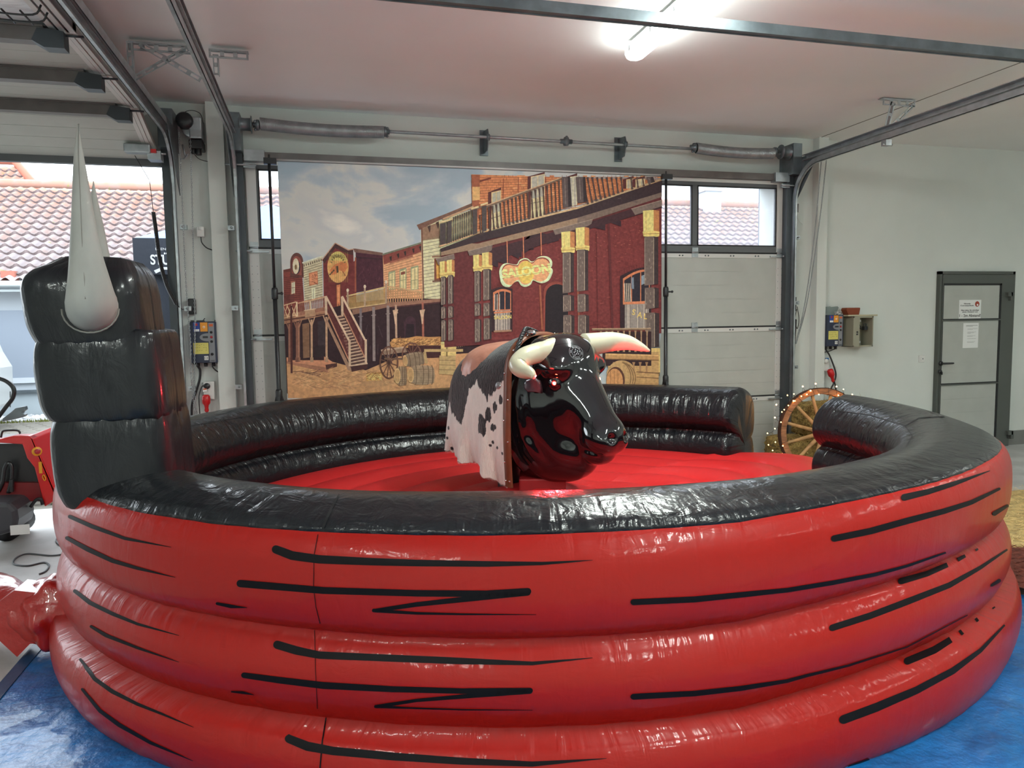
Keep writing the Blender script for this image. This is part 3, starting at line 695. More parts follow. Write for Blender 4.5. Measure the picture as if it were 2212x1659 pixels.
# mattress
def mat_z(k, t):
    rr = k*2.2
    return .455+.045*abs(math.sin(PI*rr/.36))**.7-.01*math.sin(t*3)
NR, NT = 120, 220; V = []; Fs = []; U = []
for i in range(NR+1):
    k = i/NR
    for j in range(NT):
        t = 2*PI*j/NT; td = math.degrees(t)
        inop = 3 < td < 32
        c = ring_pt(t); ctr = Vector((CXR, CYR, 0)); ext = 0
        e = 1.0-.14/ (c-ctr).length
        if inop: e = 1.0+.10*math.sin(PI*(td-3)/29)
        p = ctr+(c-ctr)*(e*k); z = mat_z(k, t)
        if inop and k > .9: z = z+.03*math.sin(PI*(td-3)/29)*math.sin((k-.9)/.1*PI*.5) if k < .985 else .02
        V.append((p.x, p.y, z)); U.append((t*1.5, k*2.2))
for i in range(NR):
    for j in range(NT): Fs.append((i*NT+j, i*NT+(j+1) % NT, (i+1)*NT+(j+1) % NT, (i+1)*NT+j))
me = bpy.data.meshes.new('mattress'); me.from_pydata(V, [], Fs); me.materials.append(M_redmat); me.polygons.foreach_set('use_smooth', [True]*len(Fs))
ul = me.uv_layers.new(name='UVMap'); vi = np.zeros(len(me.loops), int); me.loops.foreach_get('vertex_index', vi); ul.data.foreach_set('uv', np.array(U)[vi].ravel())
at = me.attributes.new('pucker', 'FLOAT', 'POINT'); at.data.foreach_set('value', [.35]*len(V))
o = bpy.data.objects.new('mattress', me); COL.objects.link(o); keep(o, arena)

# tower with horns
def cushion(c, hx, hy, hz, rz, lean=(0, 0), top=False, n=72, k=28, ex=5.0, wmin=.88):
    V = []; Fs = []; U = []; PK = []; q = Matrix.Rotation(rz, 3, 'Z')
    zs = [-1+2*i/k for i in range(k+1)]
    rows = [(-1, 0)]+[(z, 1) for z in zs]+([(1, 1)] if not top else [])+[(1, 0)]
    for i, (s, on) in enumerate(rows):
        if top and s > 0: w = max(0.0, (1-abs(s)**3.2))**.36
        else: w = wmin+(1-wmin)*(1-abs(s)**2.6)**.5
        w *= on
        for j in range(n):
            a = 2*PI*j/n; ca, sa = math.cos(a), math.sin(a)
            rr = (abs(ca)**ex+abs(sa)**ex)**(-1/ex)
            wr = .009*noise.noise(Vector((a*9, s*2, c[2]*7)))*(.3+abs(s)**3)
            x = ca*rr*hx*w+wr*ca; y = sa*rr*hy*w+wr*sa; x += (1-w)*hx*.55*on
            z = s*hz+.018*(1-(x/hx)**2)*(1 if s > .9 else 0)
            p = q @ Vector((x, y, 0)); V.append((c[0]+p.x+lean[0]*s, c[1]+p.y+lean[1]*s, c[2]+z)); U.append((a*.35, s*hz)); PK.append(.25+.75*abs(s)**3)
    for i in range(len(rows)-1):
        for j in range(n): Fs.append((i*n+j, i*n+(j+1) % n, (i+1)*n+(j+1) % n, (i+1)*n+j))
    me = bpy.data.meshes.new('tower_cushion'); me.from_pydata(V, [], Fs); me.materials.append(M_tower); me.polygons.foreach_set('use_smooth', [True]*len(Fs))
    ul = me.uv_layers.new(name='UVMap'); vi = np.zeros(len(me.loops), int); me.loops.foreach_get('vertex_index', vi); ul.data.foreach_set('uv', np.array(U)[vi].ravel())
    at = me.attributes.new('pucker', 'FLOAT', 'POINT'); at.data.foreach_set('value', PK)
    bm = bmesh.new(); bm.from_mesh(me); bmesh.ops.remove_doubles(bm, verts=bm.verts, dist=1e-5); bmesh.ops.recalc_face_normals(bm, faces=bm.faces); bm.to_mesh(me); bm.free()
    o = bpy.data.objects.new('tower_cushion', me); COL.objects.link(o); keep(o, arena); return o
cushion((-.835, 3.52, 1.055), .240, .25, .200, -.10, (-.01, 0))
cushion((-.865, 3.51, 1.405), .250, .25, .185, -.08, (-.01, 0))
cushion((-.915, 3.50, 1.715), .225, .245, .180, -.06, (-.015, 0), top=True)
M_horn = mat('horn_fabric', (.34, .335, .31), .6, bump=.004, bscale=9, var=.12, vscale=7, stretch=(1, 1, .4))
hm = MB()
def horn(mb, pts, rad, n=28, flat=.92):
    path = spline(pts, 8); rs = interp(rad, len(path)); mb.tube(path, rs, n, flat=flat)
yh = 3.20
hpts = [atY(x, y, Y) for x, y, Y in ((207,655,3.34),(200,665,3.24),(197,648,3.18),(192,600,3.17),(185,540,3.19),(179,460,3.21),(174,390,3.24),(170,330,3.27),(168,268,3.30))]
horn(hm, hpts, [.088, .096, .093, .074, .056, .040, .028, .017, .001])
ho = hm.build('horn', M_horn); keep(ho, arena)
ho['label'] = 'large grey-white inflatable horn facing the camera'
sm = MB(); path = spline(hpts[2:], 8); rr = interp([.093, .074, .056, .040, .028, .017, .001], len(path))
sm.tube([p+Vector((.004, -r_*.96, 0)) for p, r_ in zip(path, rr)], .0025, 5); keep(sm.build('horn_seam', mat('horn_seam', (.22, .21, .19), .7)), arena)
sm = MB().tube([Vector(hpts[1])+Vector((.101*math.cos(a), -.03+.02*math.sin(a), .093*math.sin(a)-.005)) for a in np.linspace(PI, 2*PI, 14)], .004, 5)
keep(sm.build('horn_base_seam', MATS['horn_seam']), arena)
h2 = MB(); horn(h2, [p+Vector((-.095, .54, -.12)) for p in hpts], [.085, .09, .09, .078, .064, .05, .036, .020, .001]); h2o = h2.build('horn', M_horn); keep(h2o, arena)
h2o['label'] = 'rear inflatable horn, mostly hidden'

# ------------------------------------------------------------------ blue tarp
M_tarp = mat('blue_tarpaulin', rgb(26, 108, 176), .28, bump=.035, bscale=7, var=.25, vscale=3, coat=.3, detail=9)
NX, NY = 150, 90; V = []; Fs = []
for j in range(NY+1):
    for i in range(NX+1):
        u = i/NX; v = j/NY; x0 = lerp(-1.30, -1.42, v); x1 = lerp(4.6, 3.62, min(1, v*1.1)); x = lerp(x0, x1, u); y = lerp(.7, 4.17, v)
        e = min(u, 1-u, v, 1-v)
        z = .008+max(0, min(1, e*30))*(.012*abs(noise.noise(Vector((x*4, y*4, 0))))+.05*max(0, noise.noise(Vector((x*1.3+y*1.6, y*.7-x*.5, 3))))+.006*abs(noise.noise(Vector((x*13, y*13, 1)))))
        V.append((x, y, z))
for j in range(NY):
    for i in range(NX): a = j*(NX+1)+i; Fs.append((a, a+1, a+NX+2, a+NX+1))
mb = MB(); mb.add(V, Fs, True); tarp = tag(mb.build('tarpaulin', M_tarp, fix=False), 'crumpled blue tarpaulin spread under the inflatable arena', 'tarp')
for x, y in ((117, 1384), (138, 1403)):
    p = atZ(x, y, .034); keep(MB().lathe([(.008, 0), (.014, .003), (.018, 0)], p, (0, 0, 1), 14, cap=False).build('eyelet', M_chrome), tarp)
mb = MB(); mb.bar((-1.40, 2.0, .012), (-1.425, 4.14, .012), .06, .004); mb.build('hem', mat('tarp_hem', rgb(34, 70, 110), .4, bump=.004, bscale=12), tarp)

# red air tube, bottom left
V = []; mb = MB()
def wr_tube(mb, pts, rad, n=40, amp=.03, flat=1.0):
    path = spline(pts, 10); rs = interp(rad, len(path)); k = len(path); nrm = Vector((0, 0, 1)); vs = []
    for i, p in enumerate(path):
        t = (path[min(i+1, k-1)]-path[max(i-1, 0)]).normalized(); a_ = t.cross(nrm).normalized(); b_ = a_.cross(t)
        for j in range(n):
            a = 2*PI*j/n; r = rs[i]*(1+amp*4*noise.noise(Vector((math.cos(a)*1.6, math.sin(a)*1.6, i*.22))))
            vs.append(p+a_*(r*math.cos(a))+b_*(r*math.sin(a)*flat))
    fs = [(i*n+j, i*n+(j+1) % n, (i+1)*n+(j+1) % n, (i+1)*n+j) for i in range(k-1) for j in range(n)]
    fs += [tuple(range(n-1, -1, -1)), tuple((k-1)*n+j for j in range(n))]
    mb.add(vs, fs, True)
M_redtube = mat('red_tube_pvc', rgb(170, 24, 16), .3, bump=.02, bscale=9, coat=.7, detail=5, stretch=(1, 1, 1))
wr_tube(mb, [(-1.13, 3.95, .24), (-1.30, 3.98, .22), (-1.47, 4.02, .20)], [.14, .16, .13], amp=.09)
mb.prism([(-1.62, .24), (-1.46, .03), (-1.40, .09), (-1.25, .07), (-1.20, .3), (-1.45, .36)], 'y', 3.90, 4.06)
at1 = mb.build('air_inlet_sleeve', M_redtube); keep(at1, arena); at1['label'] = 'red air inlet sleeve at the foot of the arena'
mb = MB(); wr_tube(mb, [(-1.47, 4.02, .20), (-1.75, 4.25, .23), (-2.1, 4.5, .25), (-2.6, 4.8, .25)], [.11, .155, .165, .17], amp=.05)
tag(mb.build('air_tube', M_redtube), 'glossy red blower tube at the left edge of the arena', 'air tube')
mb = MB()
pts = [atZ(x, y, .36) for x, y in ()]
# red-painted mark on the sleeve
# ------------------------------------------------------------------ floor cable
mb = MB().tube(spline([atZ(x, y, .006) for x, y in ((150,1195),(110,1200),(60,1196),(35,1205),(30,1218),(60,1222),(95,1215),(106,1222),(98,1234),(85,1240))], 8), .006, 6)
mb.tube(spline([atZ(x, y, .006) for x, y in ((145,1154),(128,1158),(121,1168),(130,1178),(148,1181))], 6), .005, 6)
tag(mb.build('floor_cable', mat('grey_cable', (.10, .11, .12), .5)), 'thin grey cable looping on the concrete left of the arena', 'cable')

# ------------------------------------------------------------------ mechanical bull
def surface_nets(f, lo, hi, h):
    ax = [np.arange(lo[i], hi[i]+h, h) for i in range(3)]
    X, Y, Z = np.meshgrid(*ax, indexing='ij'); v = f(X, Y, Z); ins = v < 0
    n = np.array(v.shape)-1; acc = np.zeros((*n, 3)); cnt = np.zeros(tuple(n)); base = np.stack([X, Y, Z], -1)
    for d in range(3):
        o1, o2 = [a for a in range(3) if a != d]
        sa = [slice(None)]*3; sb = [slice(None)]*3; sa[d] = slice(0, -1); sb[d] = slice(1, None)
        va, vb = v[tuple(sa)], v[tuple(sb)]; cr = ins[tuple(sa)] != ins[tuple(sb)]
        t = np.where(cr, va/np.where(va-vb == 0, 1, va-vb), 0); P = base[tuple(sa)].copy(); P[..., d] += t*h; P *= cr[..., None]
        for a in (0, 1):
            for b in (0, 1):
                s = [slice(None)]*3; s[o1] = slice(a, n[o1]+a); s[o2] = slice(b, n[o2]+b); s[d] = slice(0, n[d])
                acc += P[tuple(s)]; cnt += cr[tuple(s)]
    idx = -np.ones(tuple(n), int); mk = cnt > 0; idx[mk] = np.arange(mk.sum()); V = acc[mk]/cnt[mk][:, None]
    Fs = []
    for d in range(3):
        o1, o2 = (d+1) % 3, (d+2) % 3
        sa = [slice(1, -1)]*3; sa[d] = slice(0, n[d]); sb = list(sa); sb[d] = slice(1, n[d]+1)
        A = ins[tuple(sa)]; B = ins[tuple(sb)]; cr = A != B; I = np.argwhere(cr); I[:, o1] += 1; I[:, o2] += 1
        flip = A[cr]
        def g(a, b):
            J = I.copy(); J[:, o1] -= a; J[:, o2] -= b; return idx[J[:, 0], J[:, 1], J[:, 2]]
        q = np.stack([g(1, 1), g(0, 1), g(0, 0), g(1, 0)], 1); q[~flip] = q[~flip][:, ::-1]; Fs.append(q)
    return V, np.concatenate(Fs)
def smin(a, b, k):
    hh = np.clip(.5+.5*(b-a)/k, 0, 1); return b*(1-hh)+a*hh-k*hh*(1-hh)
def smax(a, b, k): return -smin(-a, -b, k)
def ell(X, Y, Z, c, r):
    x, y, z = (X-c[0])/r[0], (Y-c[1])/r[1], (Z-c[2])/r[2]; k0 = np.sqrt(x*x+y*y+z*z); k1 = np.sqrt((x/r[0])**2+(y/r[1])**2+(z/r[2])**2)
    return k0*(k0-1)/np.maximum(k1, 1e-6)
def cone(X, Y, Z, a, b, ra, rb, sy=1.0):
    a = np.array(a); b = np.array(b); d = b-a; L2 = d@d
    t = np.clip(((X-a[0])*d[0]+(Y-a[1])*d[1]+(Z-a[2])*d[2])/L2, 0, 1)
    return np.sqrt((X-a[0]-t*d[0])**2+((Y-a[1]-t*d[1])/sy)**2+(Z-a[2]-t*d[2])**2)-(ra+(rb-ra)*t)
def bull_f(X, Y, Z):
    Ya = np.abs(Y)
    f = ell(X, Y, Z, (.02, 0, 1.06), (.30, .275, .46))
    f = smin(f, ell(X, Y, Z, (.15, 0, .84), (.27, .20, .235)), .08)
    f = smin(f, ell(X, Y, Z, (.30, 0, .80), (.15, .12, .13)), .08)
    f = smin(f, ell(X, Ya, Z, (.205, .0, 1.37), (.195, .23, .168)), .07)
    f = smin(f, cone(X, Y, Z, (.25, 0, 1.27), (.50, 0, .965), .165, .115, 1.0), .07)
    f = smin(f, cone(X, Y, Z, (.20, 0, 1.09), (.46, 0, .865), .15, .075, 1.0), .05)
    f = smin(f, ell(X, Ya, Z, (.20, .075, 1.10), (.19, .112, .23)), .07)
    f = smin(f, ell(X, Y, Z, (.530, 0, .925), (.115, .138, .115)), .05)
    f = smin(f, ell(X, Ya, Z, (.56, .055, .905), (.075, .065, .062)), .03)
    f = smin(f, ell(X, Y, Z, (.475, 0, .822), (.105, .098, .065)), .02)
    f = smin(f, ell(X, Ya, Z, (.300, .165, 1.335), (.085, .070, .062)), .04)
    f = smin(f, ell(X, Ya, Z, (.19, .19, 1.44), (.075, .05, .07)), .03)
    f = smax(f, -ell(X, Ya, Z, (.325, .222, 1.245), (.055, .042, .042)), .03)
    f = smin(f, ell(X, Ya, Z, (.298, .175, 1.245), (.036, .030, .034)), .008)
    f = smax(f, -ell(X, Ya, Z, (.635, .062, .935), (.030, .022, .026)), .02)
    f = smax(f, -cone(X, Ya, Z, (.40, .125, .885), (.56, .085, .838), .008, .010), .02)
    # folds of the neck and the jaw line
    for a, b in (((.10, .262, 1.40), (.10, .285, 1.15)), ((.10, .285, 1.15), (.14, .255, .92)), ((.14, .255, .92), (.26, .20, .76)),
                 ((.045, .28, 1.35), (.045, .30, 1.05)), ((.045, .30, 1.05), (.08, .26, .80)), ((.08, .26, .80), (.17, .19, .66))):
        f = smax(f, -cone(X, Ya, Z, a, b, .016, .016), .045)
    f = smax(f, .60-Z+0*X, .03)
    f = smax(f, -.06-X, .01)
    return f
V, Q = surface_nets(bull_f, (-.12, -.36, .52), (.74, .36, 1.62), .009)
bull = thing('mechanical_bull', 'black glossy mechanical bull with red glowing eyes and cowhide body in the arena', 'bull ride', (1.35, 4.4, 0), rz=math.atan2(-.881, .471))
M_gloss = mat('black_gloss_fibreglass', (.006, .006, .008), .07, coat=1.0, bump=.002, bscale=6, detail=2)
me = bpy.data.meshes.new('head'); me.from_pydata([tuple(p) for p in V], [], [tuple(int(i) for i in q) for q in Q]); me.materials.append(M_gloss)
me.polygons.foreach_set('use_smooth', [True]*len(me.polygons)); me.update()
head = bpy.data.objects.new('head', me); COL.objects.link(head); head.parent = bull
sm_ = head.modifiers.new('smooth', 'SMOOTH'); sm_.factor = .5; sm_.iterations = 4
bvh_head = BVHTree.FromPolygons([tuple(p) for p in V], [tuple(int(i) for i in q) for q in Q])
Rb = Matrix.Rotation(bull.rotation_euler.z, 3, 'Z'); RbI = Rb.inverted()
def head_hit(x, y):
    o = RbI @ (CAM-bull.location); d = (RbI @ ray(x, y)).normalized(); h = bvh_head.ray_cast(o, d); return h[0], h[1]
# horns
M_cream = mat('cream_horn', rgb(204, 199, 174), .28, coat=.4, var=.06, vscale=6, bump=.001, bscale=12)
def bl(x, y, yl):
    d = ray(x, y); Lw = Rb @ Vector((0, 1, 0)); t = (yl+(bull.location-CAM).dot(Lw))/d.dot(Lw); return RbI @ (CAM+d*t-bull.location)
mb = MB(); horn(mb, [bl(1200,748,-.10), bl(1178,757,-.18), bl(1155,764,-.25), bl(1133,772,-.33), bl(1119,788,-.385), bl(1128,800,-.40), bl(1144,806,-.40), bl(1154,814,-.40)], [.056, .062, .060, .058, .055, .046, .034, .016], 24, 1)
h_ = mb.build('horn', M_cream, bull); h_['label'] = 'cream horn pointing towards the camera'
mb = MB(); horn(mb, [bl(1262,745,.17), bl(1290,742,.26), bl(1322,738,.35), bl(1355,740,.42), bl(1385,750,.47), bl(1404,758,.50)], [.072, .069, .062, .048, .027, .006], 24, 1)
h_ = mb.build('horn', M_cream, bull); h_['label'] = 'cream horn with its underside lit red'
# ear
mb = MB(); e0 = bl(1168, 838, -.225)
pts = [(1131,826,-.285),(1137,820,-.287),(1152,816,-.29),(1163,823,-.272),(1166,835,-.25),(1168,850,-.235),(1158,847,-.255),(1140,847,-.285),(1131,838,-.29)]
vv = [bl(*p) for p in pts]; cc = sum(vv, Vector())/len(vv); n_ = len(vv)
off = Vector((0, .02, 0)); ins_ = cc+Vector((0, .006, 0))
vs = vv+[v+off for v in vv]+[v.lerp(cc, .25)+Vector((0, -.006, 0)) for v in vv]+[ins_]
fs = [(i, (i+1) % n_, n_+(i+1) % n_, n_+i) for i in range(n_)]+[(i, (i+1) % n_, 2*n_+(i+1) % n_, 2*n_+i) for i in range(n_)]+[(2*n_+i, 2*n_+(i+1) % n_, 3*n_) for i in range(n_)]+[tuple(range(n_, 2*n_))]
mb.add(vs, fs, True); mb.build('ear', mat('ear_gloss', (.06, .06, .075), .12, coat=1), bull)
# eyes: red lamps
M_led = mat('red_eye_lamp', (.8, .05, .03), .3, emit=(1.0, .10, .05), estr=90)
M_lens = mat('eye_lens', (.12, .0, .0), .1, emit=(1, .01, .01), estr=1.2, coat=1)
for sg in (-1, 1):
    MB().ball((.308, sg*.191, 1.246), .017, 16).build('eye_lens', M_lens, bull)
    MB().ball((.317, sg*.201, 1.246), .0095, 12).build('eye_lamp', M_led, bull)
    l = bpy.data.lights.new('eye_light', 'SPOT'); l.energy = 55 if sg < 0 else 30; l.color = (1, .03, .04); l.spot_size = math.radians(150); l.spot_blend = 1; l.shadow_soft_size = .012
    o = bpy.data.objects.new('eye_light', l); COL.objects.link(o); o.parent = bull; o.location = (.338, sg*.222, 1.25)
    o.rotation_euler = Vector((.55, sg*.85, .0)).to_track_quat('-Z', 'Y').to_euler()
# forehead badge
hit, nn = head_hit(1245, 761); M_badge = mat('badge_grey', (.33, .34, .36), .5)
mb = MB()
u_ = (bl(1266, 800, 0)-bl(1224, 772, 0)).normalized()
zaxis = nn.normalized(); xa = (RbI @ R2); xa = (xa-zaxis*xa.dot(zaxis)).normalized(); ya = zaxis.cross(xa)
def pr(x, y, lift=.0015):
    p = hit+xa*(x*.86)+ya*(y*.86); h = bvh_head.ray_cast(p+zaxis*.08, -zaxis)
    return (h[0]+h[1]*lift) if h[0] is not None else p
def arc_band(r0, r1, a0, a1, n=24):
    vs = []; fs = []
    for i in range(n+1):
        a = lerp(a0, a1, i/n); vs += [pr(r0*math.cos(a), r0*math.sin(a)), pr(r1*math.cos(a), r1*math.sin(a))]
        if i: o = 2*i; fs.append((o-2, o-1, o+1, o))
    mb.add(vs, fs)
arc_band(.0515, .053, 0, 2*PI, 48); arc_band(.0325, .034, 0, 2*PI, 40)
def arc_text(txt, r, a_mid, size, flipd=1):
    n = len(txt); step = .185
    for i, ch in enumerate(txt):
        if ch == ' ': continue
        tv, tf = text_verts(ch, size, .0004); a = a_mid-flipd*(i-(n-1)/2)*step
        vs = []
        for x, y, _ in tv:
            rr = r+y*flipd; aa = a-flipd*x/r if flipd > 0 else a+x/r
            vs.append(pr(rr*math.cos(aa), rr*math.sin(aa)))
        mb.add(vs, tf)
arc_text('Bullwerk', .0425, PI/2, .014); arc_text('Germany', .0425, -PI/2, .014, -1)
for a in (.0, PI):
    for k in range(5):
        b0 = a+(k-2)*.10; arc_band(.039 if k % 2 else .037, .046 if k % 2 else .048, b0-.02, b0+.02, 2)
for k in range(9):
    a = k*2.4; r = .008+.0022*k; cx_, cy_ = r*math.cos(a), r*math.sin(a); s_ = .0045
    mb.add([pr(cx_+s_*math.cos(b), cy_+s_*math.sin(b)*1.4) for b in (a, a+1.5, a+2.6, a+4.4)], [(0, 1, 2, 3)])
mb.build('forehead_badge', M_badge, bull)
# body barrel under the hide, hide, strap
def sect(x):
    """half width, top height, hem height at station x"""
    s = max(0, min(1, (x+.72)/.72))
    top = float(np.interp(x, [-.74, -.70, -.62, -.50, -.38, -.25, -.12, 0, .06], [1.10, 1.25, 1.36, 1.43, 1.445, 1.46, 1.505, 1.53, 1.52]))
    w = float(np.interp(x, [-.74, -.71, -.66, -.55, -.35, -.1, .06], [.03, .13, .22, .275, .29, .283, .280]))
    hem = float(np.interp(x, [-.74, -.6, -.45, -.40, -.30, -.2, -.1, .06], [.74, .74, .70, .695, .71, .64, .60, .595]))
    return w, top, hem
def hide_pt(x, ph, off=0.0, wav=1):
    w, top, hem = sect(x); w += off; top += off; zc = top-.30
    a = abs(ph)
    if a < .5:
        th = a/.5*PI/2; e = .82; y = w*math.sin(th)**e; z = zc+(.30)*math.cos(th)**e
    else:
        s = (a-.5)/.5; z = lerp(zc, hem, s); y = w+.012*math.sin(s*PI)+(.030*math.sin(x*27+1.0)+.012*math.sin(x*55))*s*s*wav*(1 if x < -.03 else max(0, -x/.03))
    return Vector((x, math.copysign(y, ph), z))
M_hide = bpy.data.materials.new('cowhide'); M_hide.use_nodes = True
nt = M_hide.node_tree; N = nt.nodes; Lk = nt.links; b = N['Principled BSDF']; b.inputs['Roughness'].default_value = .85; b.inputs['Sheen Weight'].default_value = .35
at = N.new('ShaderNodeAttribute'); at.attribute_name = 'coat'; Lk.new(at.outputs['Color'], b.inputs['Base Color'])
tc = N.new('ShaderNodeTexCoord'); mp = N.new('ShaderNodeMapping'); mp.inputs['Scale'].default_value = (90, 90, 22); Lk.new(tc.outputs['Object'], mp.inputs[0])
nz = N.new('ShaderNodeTexNoise'); nz.inputs['Scale'].default_value = 1; nz.inputs['Detail'].default_value = 5; nz.inputs['Distortion'].default_value = 1.2; Lk.new(mp.outputs[0], nz.inputs[0])
bp = N.new('ShaderNodeBump'); bp.inputs['Distance'].default_value = .008; Lk.new(nz.outputs['Fac'], bp.inputs['Height']); Lk.new(bp.outputs[0], b.inputs['Normal'])
V = []; Fs = []; C_ = []; NA, NB = 230, 420
xs = np.linspace(-.74, -.005, NA)
BLK = (.012, .012, .014); WHT = (.84, .80, .74); BRN = (.12, .065, .035); TAN = (.33, .19, .10)
def coatcol(p):
    fr = noise.noise(Vector((p.x*30, p.y*9, p.z*8)))*.5+noise.noise(Vector((p.x*70, p.y*20, p.z*22)))*.25
    lo = noise.noise(Vector((p.x*5, p.y*5+4, p.z*3)))
    # white rises as a spike in the middle and along the strap
    edge = float(np.interp(p.x, [-.72, -.60, -.52, -.46, -.40, -.34, -.28, -.22, -.17, -.11, -.06, 0], [1.04, 1.06, 1.02, .95, 1.00, 1.20, 1.24, 1.16, 1.12, 1.18, 1.24, 1.28]))
    if p.y > 0: edge = 1.0+lo*.2
    white = p.z < edge+fr*.10
    for cx, cz, rx, rz in ((-.225, .96, .045, .07), (-.16, 1.03, .03, .05), (-.10, 1.08, .022, .035), (-.11, .955, .03, .022), (-.05, 1.13, .018, .028)):
        if ((p.x-cx)/rx)**2+((p.z-cz)/rz)**2 < 1+fr*2.4 and p.y < 0: white = False
    for cx, cz in ((-.13, .86), (-.09, .83), (-.045, .80), (-.62, .9), (-.64, .83), (-.61, .76), (-.15, .84)):
        if (p.x-cx)**2+(p.z-cz)**2 < .00012*(1+fr*2): white = False
    if white: c = tuple(v*(1+.15*fr) for v in WHT)
    else:
        c = BLK
        if (p.z > 1.33 and p.x < -.46+.2*fr) or (p.x < -.66 and p.z > .9): c = tuple(lerp(a, b_, min(1, max(0, .7+fr*1.5))) for a, b_ in zip(BLK, BRN))
        if p.x < -.69 and p.z < 1.05: c = TAN
    return c
for x in xs:
    for j in range(NB+1):
        ph = -1+2*j/NB; p = hide_pt(x, ph)
        nn_ = noise.noise(Vector((p.x*60, p.y*60, p.z*14)))*.0022
        jag = 0
        if abs(ph) > .985: jag = noise.noise(Vector((x*45, ph, 0)))*.016
        p = p+Vector((0, math.copysign(nn_, ph), jag)); V.append(tuple(p)); C_.append((*coatcol(p), 1))
for i in range(NA-1):
    for j in range(NB): a = i*(NB+1)+j; Fs.append((a, a+1, a+NB+2, a+NB+1))
Fs.append(tuple(range(NB+1)))
me = bpy.data.meshes.new('cowhide_cover'); me.from_pydata(V, [], Fs); me.materials.append(M_hide); me.polygons.foreach_set('use_smooth', [True]*len(Fs))
ca = me.color_attributes.new('coat', 'FLOAT_COLOR', 'POINT'); ca.data.foreach_set('color', np.array(C_).ravel())
o = bpy.data.objects.new('cowhide_cover', me); COL.objects.link(o); o.parent = bull
sol = o.modifiers.new('thick', 'SOLIDIFY'); sol.thickness = .006; sol.offset = -1
# fringe of hairs along the hem and the front edge
mb = MB()
for k in range(2600):
    ph = random.choice((-1, -1, 1))*1.0; x = random.uniform(-.70, -.01); p = hide_pt(x, ph); p.z += .012
    dx = random.uniform(-.006, .006); L_ = random.uniform(.012, .028); w = .0009
    mb.add([p+Vector((-w, 0, 0)), p+Vector((w, 0, 0)), p+Vector((dx, random.uniform(-.004, .004), -L_))], [(0, 1, 2)])
mb.build('hem_fur', mat('white_fur', WHT, .9), bull, fix=False)
# barrel
mb = MB(); V = []; ns = 40
stn = list(np.linspace(-.68, -.01, 14))
for x in stn:
    for j in range(ns):
        th = 2*PI*j/ns; w, top, hem = sect(x); V.append((x, (w-.03)*math.sin(th), .99+.01+(top-1.04)*math.cos(th) if math.cos(th) > 0 else 1.0+.30*math.cos(th)))
Fs = [(i*ns+j, i*ns+(j+1) % ns, (i+1)*ns+(j+1) % ns, (i+1)*ns+j) for i in range(len(stn)-1) for j in range(ns)]+[tuple(range(ns-1, -1, -1)), tuple((len(stn)-1)*ns+j for j in range(ns))]
mb.add(V, Fs, True); mb.build('body_barrel', M_blackpl, bull)
M_leather = mat('brown_leather', rgb(118, 66, 42), .45, bump=.002, bscale=40, var=.15, vscale=12)
M_pad = mat('tan_leather_pad', rgb(186, 128, 108), .38, bump=.006, bscale=16, var=.08, vscale=6)
def band(x0, x1, off, n=90, name='strap', m_=M_leather):
    vs = []; fs = []
    for i in range(n+1):
        ph = -1+2*i/n
        for x, o_ in ((x0, off-.012), (x0, off), (lerp(x0, x1, .5), off+.006), (x1, off), (x1, off-.012)): vs.append(hide_pt(x, ph, o_, 0))
        if i: a = i*5; fs += [(a-5+k, a-4+k, a+1+k, a+k) for k in range(4)]
    mb = MB(); mb.add(vs, fs, True); return mb.build(name, m_, bull)
strap = band(-.022, .034, .010)
for k, ph in enumerate([-.97, -.88, -.78, -.68, -.58, -.46, -.30, -.12, .1, .3, .5, .7, .9]):
    for x in ((-.012, .024) if ph < -.95 or abs(ph) < .2 else (-.012,) if k % 2 else (.024,)):
        p = hide_pt(x, ph, .014, 0); MB().ball(p, .0068, 8).build('rivet', M_chrome, bull)
# saddle pad
pc = (-.355, -.04); vs = [hide_pt(pc[0], pc[1], .022, 0)]; fs = []; nr, na = 9, 96
for r_ in range(1, nr+1):
    for j in range(na):
        a = 2*PI*j/na; k = r_/nr; sc = 1+.035*abs(math.sin(a*11))*(k > .8)
        x = pc[0]+.155*math.cos(a)*k*sc-(.05*math.sin(a)**2*k if math.sin(a) < 0 else 0); ph = pc[1]+(.36 if math.sin(a) < 0 else .36)*math.sin(a)*k*sc
        vs.append(hide_pt(x, max(-.98, min(.98, ph)), .022*(1-k**4)+.006 if r_ < nr else .003, 0))
fs = [(0, 1+j, 1+(j+1) % na) for j in range(na)]+[(1+(r_-1)*na+j, 1+r_*na+j, 1+r_*na+(j+1) % na, 1+(r_-1)*na+(j+1) % na) for r_ in range(1, nr) for j in range(na)]
mb = MB(); mb.add(vs, fs, True); mb.build('saddle_pad', M_pad, bull)
# round stud, hand rope and handle
p = hide_pt(-.075, -.50, .006, 0); MB().lathe([(.0, .010), (.006, .009), (.009, .005), (.020, .006), (.024, .0)], p, (0, -1, .25), 20, cap=False).build('stud', mat('grey_stud', (.45, .45, .46), .3, .6), bull)
def braid(pts, r=.011):
    mb = MB(); path = spline(pts, 14)
    for s in range(3):
        q = []
        for i, p in enumerate(path):
            a = i*.55+s*2*PI/3; t = (path[min(i+1, len(path)-1)]-path[max(i-1, 0)]).normalized(); u = t.orthogonal().normalized(); v = t.cross(u)
            q.append(p+u*(r*.75*math.cos(a))+v*(r*.75*math.sin(a)))
        mb.tube(q, r*.62, 7)
    return mb
top = hide_pt(.0, -.03, .02, 0)
braid([hide_pt(-.05, .02, .02, 0), hide_pt(-.04, -.05, .045, 0), hide_pt(.0, -.12, .03, 0), hide_pt(.04, -.22, .024, 0), hide_pt(.07, -.33, .022, 0), hide_pt(.085, -.42, .018, 0)]).build('braided_rope', M_blackpl, bull)
